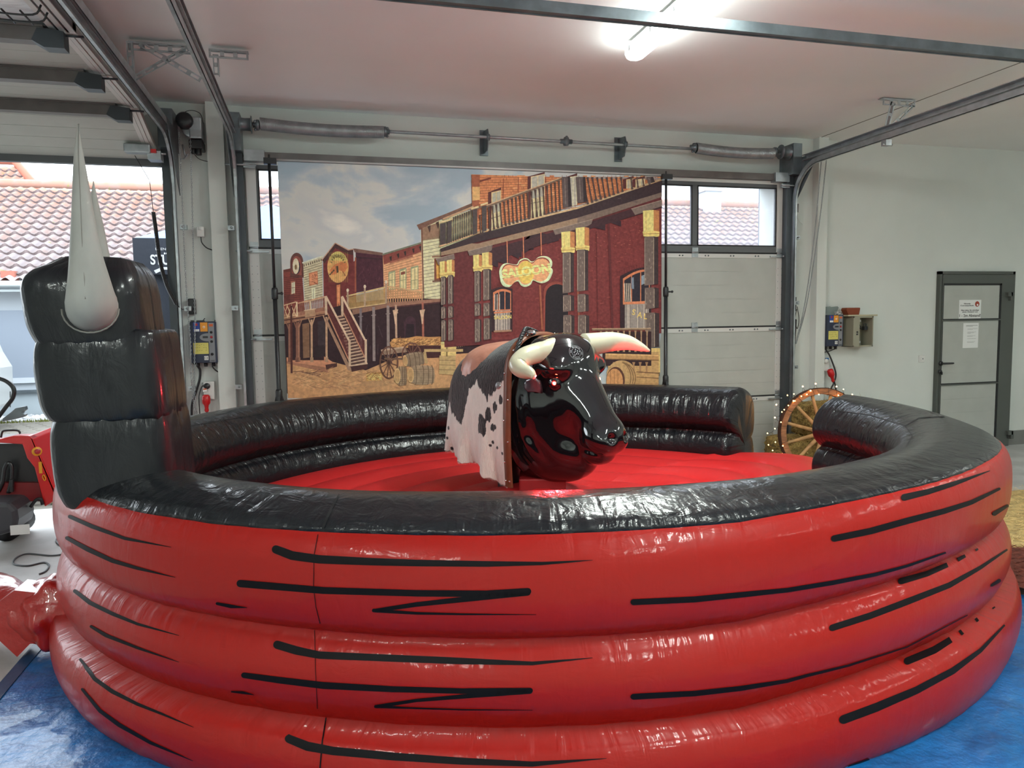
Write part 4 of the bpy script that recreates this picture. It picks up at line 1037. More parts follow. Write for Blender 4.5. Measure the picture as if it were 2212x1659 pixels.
MB().ball(hide_pt(.02, -.10, .012, 0)+Vector((.02, .0, .012)), .034, 14, (1.1, .7, .55)).build('rope_shackle', M_chrome, bull)
for q in ((-.18, .0), (-.26, .02)):
    pass
# fur crest between hump and horn
mb = MB()
for k in range(900):
    x = random.uniform(-.20, -.03); ph = random.uniform(-.02, .30); p = hide_pt(x, ph, .0, 0); L_ = .02
    mb.add([p+Vector((0, -.001, 0)), p+Vector((0, .001, 0)), p+Vector((random.uniform(-.01, .01), random.uniform(-.01, .01), L_))], [(0, 1, 2)])
mb.build('crest_fur', mat('black_fur', (.012, .012, .013), .8), bull, fix=False)
# pedestal
M_ped = mat('dark_red_pvc', rgb(150, 26, 30), .5)
mb = MB(); c = Vector((.03, -.02, 0)); q = Matrix.Rotation(-bull.rotation_euler.z-math.radians(17), 3, 'Z')
for z0, z1, hw, in ((.30, .64, .145),):
    vs = [c+q @ Vector((a*hw, b_*hw, 0))+Vector((0, 0, z)) for z in (z0, z1) for a, b_ in ((-1, -1), (1, -1), (1, 1), (-1, 1))]
    mb.add(vs, [(0, 3, 2, 1), (4, 5, 6, 7), (0, 1, 5, 4), (1, 2, 6, 5), (2, 3, 7, 6), (3, 0, 4, 7)])
mb.build('pedestal', M_ped, bull, bevel=.01)
MB().lathe([(.46, .40), (.42, .455), (.30, .49), (.16, .53), (.15, .54)], (.03, -.02, .04), (0, 0, 1), 48).build('pedestal_skirt', M_redmat, bull)
MB().cyl((.02, 0, .62), (-.3, 0, .95), .07).cyl((-.3, 0, .3), (-.3, 0, 1.0), .08).build('drive_arm', M_dsteel, bull)

# ------------------------------------------------------------------ printed western backdrop
YBN = 6.78
PV, PF, PC = [], [], []          # paint: vertices, faces, colours
LAY = [0]
def col(c, k=1.0): return tuple(v*k for v in rgb(*c))
def pc_(c, k=1.0):
    v = rgb(*c); g_ = sum(v)/3; return tuple(min(.85, (lerp(g_, a, .88)*1.45+.012)*k) for a in v)
def poly(pts, c, k=1.0, dz=None):
    LAY[0] += 1; y = YBN-.0006-LAY[0]*4.0e-6 if dz is None else YBN-dz
    o = len(PV)
    for x, yy in pts: p = atY(x, yy, YBN); PV.append((p.x, y, p.z))
    PF.append(tuple(range(o, o+len(pts)))); PC.append(pc_(c, k))
def line(p, q, w, c, k=1.0, w2=None):
    (x0, y0), (x1, y1) = p, q; L_ = math.hypot(x1-x0, y1-y0) or 1; nx, ny = -(y1-y0)/L_, (x1-x0)/L_; w2 = w if w2 is None else w2
    poly([(x0+nx*w/2, y0+ny*w/2), (x1+nx*w2/2, y1+ny*w2/2), (x1-nx*w2/2, y1-ny*w2/2), (x0-nx*w/2, y0-ny*w/2)], c, k)
def L2(a, b, t): return (a[0]+(b[0]-a[0])*t, a[1]+(b[1]-a[1])*t)
def siding(tl, tr, br, bl_, n, w, c, k=1.0):
    for i in range(1, n): line(L2(tl, bl_, i/n), L2(tr, br, i/n), w, c, k)
def planks(tl, tr, br, bl_, n, w, c):
    for i in range(1, n): line(L2(tl, tr, i/n), L2(bl_, br, i/n), w, c)
def quadp(tl, tr, br, bl_, u, v): return L2(L2(tl, tr, u), L2(bl_, br, u), v)
def bricks(tl, tr, br, bl_, rows, cols, w, c):
    for i in range(1, rows):
        line(quadp(tl, tr, br, bl_, 0, i/rows), quadp(tl, tr, br, bl_, 1, i/rows), w, c)
    for i in range(rows):
        for j in range(cols):
            if random.random() < .55: u = (j+(.5 if i % 2 else 0))/cols; line(quadp(tl, tr, br, bl_, min(1, u), i/rows), quadp(tl, tr, br, bl_, min(1, u), (i+1)/rows), w*.9, c)
    for _ in range(rows*cols//5):
        i = random.randrange(rows); j = random.randrange(cols); u0 = j/cols; u1 = (j+1)/cols; v0 = (i+.1)/rows; v1 = (i+.9)/rows
        BR.append((quadp(tl, tr, br, bl_, u0, v0), quadp(tl, tr, br, bl_, u1, v0), quadp(tl, tr, br, bl_, u1, v1), quadp(tl, tr, br, bl_, u0, v1)))
def speck(area_pts, n, c, w, l, ang=0, seed=1):
    r = random.Random(seed); xs_ = [p[0] for p in area_pts]; ys_ = [p[1] for p in area_pts]
    for _ in range(n):
        x = r.uniform(min(xs_), max(xs_)); y = r.uniform(min(ys_), max(ys_)); a = ang+r.uniform(-.5, .5); ll = l*r.uniform(.4, 1)
        line((x, y), (x+ll*math.cos(a), y+ll*math.sin(a)), w, c)
def balus(t0, t1, b0, b1, n, w, c, turned=True):
    for i in range(n):
        u = (i+.5)/n; a = L2(t0, t1, u); b = L2(b0, b1, u)
        if turned:
            line(a, L2(a, b, .3), w*1.3, c, w2=w*.5); line(L2(a, b, .3), L2(a, b, .7), w*.8, c); line(L2(a, b, .68), b, w*.5, c, w2=w*1.4)
        else: line(a, b, w, c)
BR = []
# --- left row of houses
poly([(612,583),(626,580),(652,567),(652,700),(612,700)], (96,44,38)); poly([(613,640),(612,588),(652,585),(660,690),(613,690)], (120,52,44))
poly([(627,582)]+[(641+14*math.cos(a), 566-20*math.sin(a)) for a in np.linspace(PI, 0, 14)]+[(659,565),(656,600),(627,600)], (92,52,48))
poly([(630,590)]+[(641+10*math.cos(a), 569-16*math.sin(a)) for a in np.linspace(PI, 0, 14)]+[(652,596)], (132,66,54))
siding((613,596),(656,590),(656,650),(613,652), 14, 1, (84,34,32))
poly([(640+9*math.cos(a), 577+16*math.sin(a)) for a in np.linspace(0, 2*PI, 18)], (56,36,50)); poly([(639+7*math.cos(a), 575+17*math.sin(a)) for a in np.linspace(0, 2*PI, 20)], (208,190,160)); poly([(639+2.4*math.cos(a), 577+6*math.sin(a)) for a in np.linspace(0, 2*PI, 10)], (120,90,50))
poly([(628,608),(638,606),(638,636),(628,638)], (150,92,70)); poly([(630,611),(637,609),(637,633),(630,635)], (218,200,170)); line((633,610),(633,635), 1, (110,70,60)); line((630,622),(637,621), 1, (110,70,60))
poly([(655,569),(696,555),(697,646),(658,655)], (184,174,140)); siding((655,575),(696,562),(697,646),(658,655), 16, 1.1, (112,100,78)); line((653,568),(698,553), 3, (226,212,180))
for i in range(9): x = 657+i*4.6; line((x, 571-i*1.5), (x, 576-i*1.5), 2, (90,74,60))
poly([(667,590),(686,585),(687,613),(668,618)], (176,104,66)); poly([(669,592),(685,588),(685,611),(669,615)], (200,128,86)); speck([(670,592),(684,612)], 22, (140,72,48), 1, 6, .6, 3)
poly([(673,623),(681,621),(681,648),(674,648)], (216,205,170)); line((677,624),(677,648), 1, (130,118,90))
# red gabled house
poly([(698,566),(724,526),(752,541),(763,538),(764,565),(770,560),(770,690),(700,690)], (112,38,38)); planks((700,566),(766,548),(766,680),(700,680), 22, .8, (78,26,30))
poly([(696,562),(724,526),(752,541),(763,540),(763,551),(752,549),(724,536),(701,570)], (70,38,38)); line((695,562),(724,525), 2, (178,136,110)); line((724,525),(753,540), 2, (178,136,110)); line((753,540),(765,538), 2, (178,136,110))
poly([(768,538),(827,548),(829,622),(770,632)], (66,24,40)); poly([(763,537),(768,537),(827,546),(827,552),(766,545)], (110,76,66)); line((770,556),(829,560), 3, (52,22,32)); line((768,556),(768,630), 3, (140,72,46))
speck([(775,570),(825,620)], 20, (92,44,56), .8, 10, 1.57, 4)
poly([(730+23*math.cos(a), 577+34*math.sin(a)) for a in np.linspace(0, 2*PI, 28)], (196,176,92)); poly([(730+23*math.cos(a), 577+34*math.sin(a)) for a in np.linspace(-.42, PI+.42, 20)], (206,150,82))
poly([(712,584),(722,572),(736,566),(748,567),(751,578),(744,588),(734,584),(726,592),(716,594)], (196,104,52)); poly([(725,575),(730,574),(732,588),(727,590)], (70,44,34)); line((712,594),(722,583), 3, (80,50,38)); line((740,586),(746,596), 2.5, (150,80,44))
for i in range(9): a = PI*(1.14+i*.09); line((730+18*math.cos(a), 577+27*math.sin(a)), (730+14*math.cos(a), 577+21*math.sin(a)), 2, (92,84,50))
for i in range(1, 12): x = 707+i*4; line((x, 545), (x, 610), .7, (150,128,60), .9)
poly([(725,612),(737,611),(737,680),(727,680)], (86,40,30)); poly([(727,616),(735,614),(735,680),(728,680)], (190,108,62)); line((731,620),(731,652), 3, (214,138,84)); line((731,656),(731,676), 3, (150,84,50))
# pink siding house
poly([(827,552),(911,524),(914,662),(830,662)], (206,150,104)); poly([(827,549),(911,523),(912,543),(829,572)], (120,52,44)); line((826,550),(912,524), 3.5, (104,110,92)); siding((829,566),(912,538),(914,660),(830,660), 20, 1, (150,88,60)); line((842,568),(892,553), 4, (150,84,62))
for x, y in ((841,555),(857,549),(872,544),(890,538),(905,533)): poly([(x, y), (x+5, y-2), (x+5, y+7), (x+3, y+9)], (48,32,30))
for x0, x1, y0 in ((841,853,588),(865,877,582),(889,903,577)):
    poly([(x0-2, y0), (x1+1, y0-4), (x1+1, 625), (x0-2, 627)], (136,140,104)); poly([(x0, y0+4), (x1-1, y0), (x1-1, 624), (x0, 625)], (202,186,132)); line(((x0+x1)/2, y0+3), ((x0+x1)/2, 624), 1.2, (130,126,90)); line((x0, 606), (x1, 604), 1.2, (130,126,90))
poly([(866,588),(875,586),(875,592),(866,594)], (120,60,44))
# tall cream siding house
poly([(909,492),(955,474),(1030,450),(1040,645),(913,648)], (196,190,150)); poly([(900,486),(960,463),(1021,438),(1021,446),(957,472),(906,497)], (112,76,62)); poly([(909,494),(948,480),(950,515),(913,520)], (138,104,80))
siding((912,512),(952,504),(952,646),(915,652), 19, 1.1, (122,112,84)); siding((978,560),(1025,558),(1025,645),(980,648), 12, 1.1, (122,112,84)); line((911,492),(915,652), 3, (112,70,54))
for x, y in ((925,489),(943,481)): poly([(x-2, y), (x+5, y-3), (x+5, y+7), (x+3, y+14)], (64,42,36))
poly([(938,558),(952,556),(952,606),(938,608)], (120,62,44)); poly([(942,564),(951,562),(951,600),(943,602)], (228,150,50)); line((934,608),(953,606), 4, (104,72,56)); line((933,555),(952,553), 4, (130,92,70))
poly([(995,560),(1021,558),(1021,594),(995,596)], (120,62,44)); poly([(1001,563),(1016,562),(1016,588),(1001,590)], (238,164,52)); line((1008,562),(1008,590), 1.5, (180,90,40)); line((1001,576),(1016,575), 1.5, (180,90,40)); line((989,599),(1025,594), 7, (104,72,56))
# shade under the verandas
poly([(609,690),(700,670),(752,655),(846,645),(920,645),(1045,648),(1060,850),(620,850)], (44,20,28))
# sandy street
poly([(619,783),(700,777),(790,800),(860,770),(980,765),(1050,760),(1060,860),(622,860)], (186,134,86)); poly([(619,778),(712,790),(708,805),(619,785)], (152,98,72)); poly([(619,772),(700,770),(725,786),(722,796),(705,794),(619,780)], (190,124,88)); poly([(703,788),(728,784),(728,792),(705,799)], (70,34,30))
speck([(630,800),(860,838)], 160, (160,108,70), 1, 22, .0, 5); speck([(630,800),(900,836)], 120, (206,158,108), 1, 20, .0, 6)
# left veranda
poly([(609,680),(708,662),(708,680),(611,700)], (150,104,76)); line((609,692),(708,678), 3, (84,46,38)); poly([(620,700),(700,684),(700,778),(622,778)], (46,22,28)); poly([(653,700),(668,697),(669,772),(655,774)], (120,84,60)); poly([(686,694),(702,692),(702,748),(687,750)], (52,38,44)); poly([(680,748),(700,745),(700,770),(682,772)], (40,26,30))
line((612,660),(640,652), 2.2, (196,160,120)); line((612,687),(640,680), 2.2, (190,150,112))
for a, b in ((612,621),(621,630),(630,640)): line((a, 662),(b, 684), 1.8, (206,168,126)); line((b, 658),(a, 687), 1.8, (206,168,126))
line((641,652),(642,684), 3.5, (206,176,140)); line((644,655),(706,640), 2.5, (190,140,104)); balus((645,657),(703,643),(647,682),(704,672), 17, 2.2, (138,84,66)); line((645,683),(704,672), 2, (170,120,88)); line((670,650),(671,678), 3.5, (196,168,134)); line((703,640),(704,678), 4, (206,182,150)); poly([(659,672),(680,668),(682,682),(659,686)], (166,128,96)); line((657,671),(682,667), 2, (206,176,140))
line((613,640),(636,636), 2, (90,46,44)); balus((613,641),(636,637),(613,655),(636,652), 7, 1.8, (96,46,44), False)
for x, c in ((645,(150,100,76)),(673,(176,136,104)),(705,(176,136,104)),(625,(130,84,66)),(641,(120,76,60))):
    line((x, 700-(x-620)*.18), (x+.5, 782), 4.5, c); line((x-7, 696-(x-620)*.18), (x, 716-(x-620)*.18), 2, c); line((x+7, 694-(x-620)*.18), (x, 716-(x-620)*.18), 2, c); poly([(x-3,772),(x+4,772),(x+4,782),(x-3,782)], c, .8)
line((629,660),(630,806), 4.5, (78,36,32)); speck([(631,803),(678,806)], 6, (110,70,54), 1.5, 40, -.03, 2)
# right veranda of the red house
poly([(760,666),(845,650),(846,662),(762,680)], (132,92,74)); line((752,668),(846,652), 6, (112,80,66)); line((748,640),(833,620), 3.2, (196,168,112)); balus((752,642),(832,623),(754,668),(832,656), 30, 1.9, (170,134,76), False); line((753,667),(833,655), 2, (190,160,110))
for x, y0 in ((751,628),(788,620),(834,610)): line((x, y0), (x, 668-(x-750)*.15), 4, (160,132,108)); poly([(x+3*math.cos(a), y0-1+4*math.sin(a)) for a in np.linspace(0, 2*PI, 8)], (206,186,160))
line((835,618),(915,632), 3, (190,150,104)); balus((836,620),(914,634),(836,654),(914,652), 15, 2.3, (178,132,86), False); poly([(836,654),(952,645),(952,653),(838,664)], (140,96,76)); line((846,664),(952,653), 3, (76,38,40))
for x, w, c in ((779,5,(112,100,104)),(807,6,(130,114,112)),(838,6,(132,116,112)),(855,4.5,(176,140,116)),(913,4.5,(156,86,68))): line((x, 668-(x-760)*.1), (x+1, 780 if x < 850 else 730), w, c); line((x-5, 686-(x-760)*.1), (x+5, 685-(x-760)*.1), 2, c)
for x in (854, 912): poly([(x-6,670),(x+6,668),(x+3,682),(x+1,700),(x-1,700),(x-3,684)], (190,156,126))
poly([(872,690)]+[(886+12*math.cos(a), 697-14*math.sin(a)) for a in np.linspace(PI, 0, 10)]+[(899,740),(874,740)], (60,30,44)); poly([(874,740),(896,740),(894,700),(878,700)], (34,16,26)); speck([(765,700),(840,770)], 12, (60,40,48), 2, 30, 1.57, 12)
# staircase
poly([(728,681),(741,679),(794,785),(790,795),(762,801),(757,795)], (52,24,28)); poly([(704,685),(758,795),(762,802),(752,800),(703,695)], (150,112,88))
for i in range(17):
    t = i/16; a = L2((729,684),(759,790), t); b = L2((742,682),(792,783), t); line(a, b, 2.6, (186,154,126)); line((a[0]+1, a[1]+2.6), (b[0]+1, b[1]+2.6), 2, (104,70,62))
for (a0, a1, b0, b1) in (((704,640),(754,736),(707,676),(757,786)), ((739,640),(788,734),(742,676),(788,772))):
    balus(a0, a1, b0, b1, 22, 1.9, (98,44,44)); line(a0, a1, 4.2, (200,170,142)); line(b0, b1, 2.5, (176,120,90))
for x, y in ((755,735),(790,733),(704,640),(739,641)): line((x, y), (x+.5, y+(56 if x > 745 else 40)), 5, (190,160,132))
poly([(757,790),(794,786),(794,796),(760,803)], (66,32,32)); line((757,790),(794,785), 3, (196,162,132))
# wagon, hay and barrels
poly([(790,812),(800,806),(824,803),(828,812),(820,822),(792,826)], (190,136,66)); speck([(791,806),(822,820)], 60, (222,178,100), 1, 8, .3, 8); speck([(791,806),(822,820)], 40, (140,92,44), 1, 8, -.4, 9); poly([(770,830),(800,822),(828,822),(835,832),(800,838)], (176,128,84))
poly([(842,740),(850,731),(880,730),(900,726),(925,728),(955,727),(955,748),(900,752),(845,750)], (178,124,66)); speck([(845,732),(950,745)], 170, (206,156,88), 1, 9, .2, 10); speck([(845,733),(950,747)], 120, (130,84,44), 1, 9, -.3, 11)
poly([(882,746),(955,746),(955,772),(880,775)], (62,26,28)); poly([(823,756),(874,750),(880,760),(826,767)], (140,112,92)); line((823,757),(874,750), 3.5, (176,146,120))
def wheel2(cx, cy, rx, ry, n, c, w):
    P = [(cx+rx*math.cos(a), cy+ry*math.sin(a)) for a in np.linspace(0, 2*PI, 41)]
    for a, b in zip(P[:-1], P[1:]): line(a, b, w, c)
    for i in range(n): a = 2*PI*i/n+.2; line((cx, cy), (cx+rx*math.cos(a), cy+ry*math.sin(a)), w*.6, c)
    poly([(cx+4*math.cos(a), cy+5*math.sin(a)) for a in np.linspace(0, 2*PI, 12)], (70,40,32))
wheel2(889,766,20,25,12,(104,66,52),3); wheel2(840,783,19,34,12,(96,60,46),3.4); line((830,775),(880,775), 4, (104,74,56))
def barrel(cx, cy, w, h, tilt, c1, c2, face=True):
    q = lambda x, y: (cx+x*math.cos(tilt)-y*math.sin(tilt), cy+x*math.sin(tilt)+y*math.cos(tilt))
    body = [q(-w/2, -h*.40), q(-w/4, -h*.49), q(0, -h/2), q(w/4, -h*.49), q(w/2, -h*.38), q(w*.54, 0), q(w/2, h*.38), q(w/4, h*.49), q(0, h/2), q(-w/4, h*.49), q(-w/2, h*.40)]
    poly(body, c1)
    for i in range(-3, 5): line(q(-w/2, h*.1*i), q(w/2, h*.098*i), .9, c2)
    for x in (-.30, .0, .22, .40): P = [q(w*x+w*.06*math.cos(a), h*.49*math.sin(a)) for a in np.linspace(-PI/2, PI/2, 9)]; [line(a, b, 1.8, c2) for a, b in zip(P[:-1], P[1:])]
    if face: poly([q(-w/2+h*.17*math.cos(a), h*.40*math.sin(a)) for a in np.linspace(0, 2*PI, 20)], (198,158,104)); poly([q(-w/2+h*.13*math.cos(a), h*.33*math.sin(a)) for a in np.linspace(0, 2*PI, 20)], (186,142,90)); [line(q(-w/2-h*.02+dx, -h*.3), q(-w/2-h*.02+dx, h*.3), .8, (150,108,66)) for dx in (-3, 0, 3)]
barrel(895,776,40,30,-.15,(140,116,92),(98,76,58)); barrel(868,812,20,42,.0,(150,120,90),(104,80,60)); barrel(912,810,50,42,-.0,(152,124,96),(104,80,60))
# rail and crates in front of the saloon
poly([(949,768),(984,768),(984,810),(948,808)], (176,144,92)); siding((949,768),(984,768),(984,810),(948,808), 4, 1.2, (120,90,56)); poly([(952,738),(985,738),(985,768),(952,768)], (204,176,104)); line((965,740),(965,770), 3, (120,94,50)); line((952,740),(985,740), 3, (226,200,130)); line((916,757),(1000,757), 6, (176,144,92)); line((917,760),(921,785), 6, (170,136,88))
poly([(1003,700),(1031,698),(1031,712),(1003,713)], (90,46,40)); line((982,714),(1030,711), 3, (150,120,90)); balus((984,716),(1030,713),(984,752),(1030,742), 11, 2, (118,96,78))
# --- saloon: upper brick storey
A_, B_, C_q, D_q = (1018,378),(1430,388),(1430,398),(1022,500)
poly([(1018,377),(1430,390),(1428,395),(1030,500),(1022,470)], (196,118,66))
bricks((1018,378),(1428,380),(1428,440),(1022,520), 24, 46, .9, (140,70,40))
for q4 in BR: poly(q4, random.choice([(206,130,76),(184,106,58),(212,138,84)]))
BR.clear()
poly([(1018,378),(1036,378),(1034,470),(1020,470)], (150,78,46)); poly([(1020,404),(1036,404),(1036,432),(1020,434)], (206,158,92)); line((1036,392),(1060,385), 4, (112,46,30)); line((1087,386),(1086,430), 1.5, (120,50,30)); line((1119,384),(1119,420), 1.5, (120,50,30)); line((1178,384),(1180,500), 2, (120,50,30))
def win(x0, y0, x1, y1, sk, fr, gl, hdr=(84,34,34)):
    poly([(x0-7, y0+sk), (x1, y0-6), (x1, y0+2), (x0, y0+sk+8), (x0, y1), (x0-7, y1)], hdr); poly([(x0, y0+sk), (x1, y0), (x1, y1-sk), (x0, y1)], fr); poly([(x0+2, y0+sk+2), (x1-2, y0+2), (x1-2, y1-sk), (x0+2, y1)], gl)
    line(((x0+x1)/2, y0+sk/2), ((x0+x1)/2, y1), 1.6, fr)
win(1061, 411, 1082, 502, 5, (214,172,116), (164,158,140)); win(1146, 376, 1176, 470, 6, (206,184,140), (166,160,146)); win(1228, 380, 1246, 446, 3, (206,194,160), (170,162,146)); win(1352, 386, 1368, 408, 2, (196,170,120), (160,150,130)); win(1372, 386, 1392, 405, 2, (206,180,130), (180,168,140))
for x0, x1, y in ((1061,1082,462),(1146,1176,430)): poly([(x0, y), (x1, y-6), (x1, y+44), (x0, y+42)], (200,184,138)); line((x0, y+10),(x1, y+4), 1.5, (120,106,80)); line(((x0+x1)/2, y),((x0+x1)/2, y+40), 1.5, (120,106,80))
# --- lower saloon wall
poly([(952,548),(1018,520),(1238,470),(1430,415),(1428,720),(960,750)], (92,30,34))
poly([(1030,560),(1200,515),(1240,500),(1426,440),(1426,720),(1035,735)], (112,38,38)); bricks((1060,565),(1426,450),(1426,700),(1060,730), 62, 50, .55, (92,30,32))
for q4 in BR[::3]: poly(q4, random.choice([(120,42,42),(104,34,36),(128,50,46)]))
BR.clear()
speck([(1240,470),(1420,560)], 40, (164,92,70), 1.0, 4, .1, 14); speck([(1100,500),(1220,560)], 24, (150,76,60), 1, 4, .1, 15)
line((1313,480),(1322,720), 5, (84,26,30)); line((1287,500),(1290,720), 1.5, (88,28,30))
# beam shadow steps
for p in [[(1042,560),(1100,545),(1120,541),(1120,560),(1098,548),(1098,572),(1060,562),(1042,570)], [(1095,545),(1130,535),(1131,548),(1151,535),(1151,533),(1152,540),(1126,540),(1126,556),(1095,545)], [(1130,520),(1180,512),(1180,528),(1206,520),(1206,512),(1151,500),(1130,534)], [(1036,572),(1075,560),(1075,578),(1040,566)], [(1277,485),(1320,470),(1340,478),(1340,490),(1318,482),(1306,484),(1306,498),(1280,492)], [(1200,500),(1240,490),(1240,505),(1212,515)]]: poly(p, (48,24,34))
poly([(1030,545),(1240,490),(1430,432),(1430,450),(1290,490),(1240,505),(1036,575)], (56,26,34))
# arches, doorway and windows
poly([(1171,720),(1173,640)]+[(1200+27*math.cos(a), 632-24*math.sin(a)) for a in np.linspace(PI, 0, 12)]+[(1228,720)], (128,52,40)); poly([(1176,720),(1177,640)]+[(1202+24*math.cos(a), 636-22*math.sin(a)) for a in np.linspace(PI, 0, 12)]+[(1226,720)], (26,16,24)); line((1165,616),(1170,712), 4, (140,72,46)); line((1246,605),(1250,712), 4, (140,72,46))
def awin(x0, x1, yt, ym, yb, skew):
    poly([(x0-6, yb)]+[(lerp(x0-6, x1+3, t), yt+skew*t-6*math.sin(PI*t)-3) for t in np.linspace(0, 1, 10)]+[(x1+3, yb)], (44,22,30))
    poly([(x0, ym)]+[(lerp(x0, x1, t), yt+skew*t-6*math.sin(PI*t)+2) for t in np.linspace(0, 1, 10)]+[(x1, ym-2)], (186,104,62)); poly([(x0+3, ym-3)]+[(lerp(x0+3, x1-2, t), yt+skew*t-5*math.sin(PI*t)+6) for t in np.linspace(0, 1, 10)]+[(x1-2, ym-4)], (34,28,40))
    for t in (.32, .66): x = lerp(x0, x1, t); line((x, yt+skew*t), (x, ym), 2, (186,104,62))
    poly([(x0+4, ym), (x1-2, ym-2), (x1-2, yb), (x0+4, yb)], (140,128,120))
    n = int((x1-x0)/3)
    for i in range(n): x = lerp(x0+5, x1-2, i/n); line((x, ym), (x, yb), 1.1, random.choice([(96,84,84),(182,168,154),(120,108,104)]))
awin(1064, 1103, 630, 672, 716, -3); awin(1344, 1402, 600, 658, 712, -20)
for x in (1347,1351,1355,1359): line((x, 612),(x+2, 652), 2, (176,160,140))
poly([(1362,600),(1367,599),(1368,624),(1362,624)], (104,116,132)); poly([(1384,596),(1396,592),(1396,610),(1384,616)], (120,134,148)); line((1344,655),(1402,652), 4.5, (190,110,68)); line((1066,676),(1104,673), 3.5, (190,110,68)); line((1066,716),(1104,714), 4, (150,110,84))
for x in (1068,1073,1078): line((x, 636),(x, 670), 2, (170,156,140))
for x0, x1, yt in ((1063,1104,616),(1336,1400,585)):
    for i in range(12): t = i/12; x = lerp(x0, x1, t); y = yt+(-14*t if x0 > 1200 else -2*t)-5*math.sin(PI*t); line((x, y), (x+1, y+12), .8, (84,28,30))
# balcony beam and deck
poly([(950,538),(1030,507),(1245,451),(1430,391),(1430,418),(1238,477),(1018,526),(952,545)], (50,32,38)); poly([(952,545),(1018,526),(1030,527),(1246,471),(1430,416),(1430,424),(1246,484),(1030,538),(952,553)], (140,112,88)); poly([(1246,471),(1430,416),(1430,426),(1246,486)], (110,90,80)); line((948,533),(1035,502), 3.5, (186,150,108)); line((1035,502),(1246,450), 3.8, (190,156,112)); line((1246,450),(1430,388), 4.2, (176,146,108))
speck([(1040,500),(1240,470)], 0, (0,0,0), 1, 1); speck([(1250,440),(1420,420)], 6, (86,72,74), 1.2, 10, -.2, 18)
# balustrade
line((956,474),(1022,447), 4, (178,140,104)); balus((962,476),(1024,452),(962,528),(1024,505), 13, 2.4, (60,48,46)); 
line((1043,449),(1212,386), 5, (112,86,70)); line((1043,447),(1212,384), 2, (190,150,112)); balus((1050,450),(1210,390),(1054,500),(1213,454), 19, 3.6, (74,54,50)); balus((1252,384),(1345,384),(1264,444),(1348,414), 9, 4, (74,56,54)); balus((1355,384),(1405,384),(1358,412),(1408,398), 4, 4, (84,62,56)); line((1020,455),(1040,447), 4, (112,86,70)); balus((1033,466),(1044,462),(1035,508),(1044,505), 2, 3, (74,54,50))
for x0, x1, yt, yb in ((950,962,484,530),(966,974,480,526),(1020,1030,454,508),(1040,1050,446,502)): poly([(x0, yt), (x1, yt-2), (x1, yb-3), (x0, yb)], (70,58,58)); poly([(x0-3, yt-4), (x1+3, yt-9), (x1+3, yt-5), (x0-3, yt)], (214,180,130))
for x0, x1, yb in ((1212,1229,450),(1243,1262,440),(1395,1408,398)): poly([(x0, 383), (x1-4, 383), (x1-3, yb-2), (x0+3, yb)], (84,70,70)); poly([(x1-4, 383), (x1+1, 383), (x1+5, yb-4), (x1-3, yb-2)], (46,34,38)); line(((x0+x1)/2-2, 386),((x0+x1)/2, yb-8), 1.5, (120,104,98))
# corbels
for p in ([(941,560),(980,549),(982,559),(972,566),(946,573)], [(1009,543),(1063,529),(1061,541),(1050,547),(1013,553)], [(1193,497),(1279,474),(1276,484),(1268,489),(1198,508)], [(1362,452),(1428,433),(1428,446),(1370,465)]): poly(p, (112,94,86)); line(p[0], p[1], 1.5, (146,124,108))
# posts
def post(x0, x1, yc0, yc1, segs, dx):
    xm = lerp(x0, x1, .66)
    poly([(x0, yc0), (xm, yc0-2), (xm, yc1-5), (x0+1, yc1-2)], (224,186,104)); poly([(xm, yc0-2), (x1, yc0), (x1, yc1-3), (xm, yc1-5)], (176,112,58)); poly([(x0-1, yc1-6), (xm, yc1-8), (x1+1, yc1-6), (x1, yc1+4), (xm, yc1+6), (x0+1, yc1+4)], (222,180,96)); line((x0, yc1-1),(x1, yc1-2), 1.2, (150,96,44)); line((x0+6, yc0+2),(x0+7, yc1-8), 1, (186,144,74))
    for i, (a, b) in enumerate(segs):
        d = dx*i*.5; X0 = x0+3+d; XM = xm+d; X1 = x1-2+d
        poly([(X0, a), (XM, a-1), (XM, b-2), (X0, b)], (98,82,76)); poly([(XM, a-1), (X1, a+1), (X1, b-3), (XM, b-2)], (52,38,40)); line((X0+1, a+3),(X0+1, b-3), 1.5, (140,122,108)); line((XM, a+2),(XM, b-3), 1.5, (150,130,112))
        speck([(X0+2, a+4), (XM-2, b-8)], 6, (150,132,116), 1, 7, 1.5, int(x0+i))
post(949,965,566,596,[(598,660),(663,690),(692,738)], .6); post(964,981,563,594,[(595,658),(662,688),(690,737)], .6); post(1021,1040,552,583,[(586,653),(656,684),(690,740)], .8); post(1040,1062,547,580,[(582,650),(655,684),(688,735)], .8)
post(1211,1240,502,542,[(546,634),(638,674),(681,722)], 1.5); post(1242,1271,493,538,[(540,630),(636,675),(681,722)], 2); post(1387,1422,456,507,[(512,617),(622,668),(676,752)], 2)
poly([(1403,752),(1424,752),(1424,805),(1405,800)], (200,166,92)); poly([(1401,802),(1423,804),(1423,812),(1401,810)], (104,80,50))
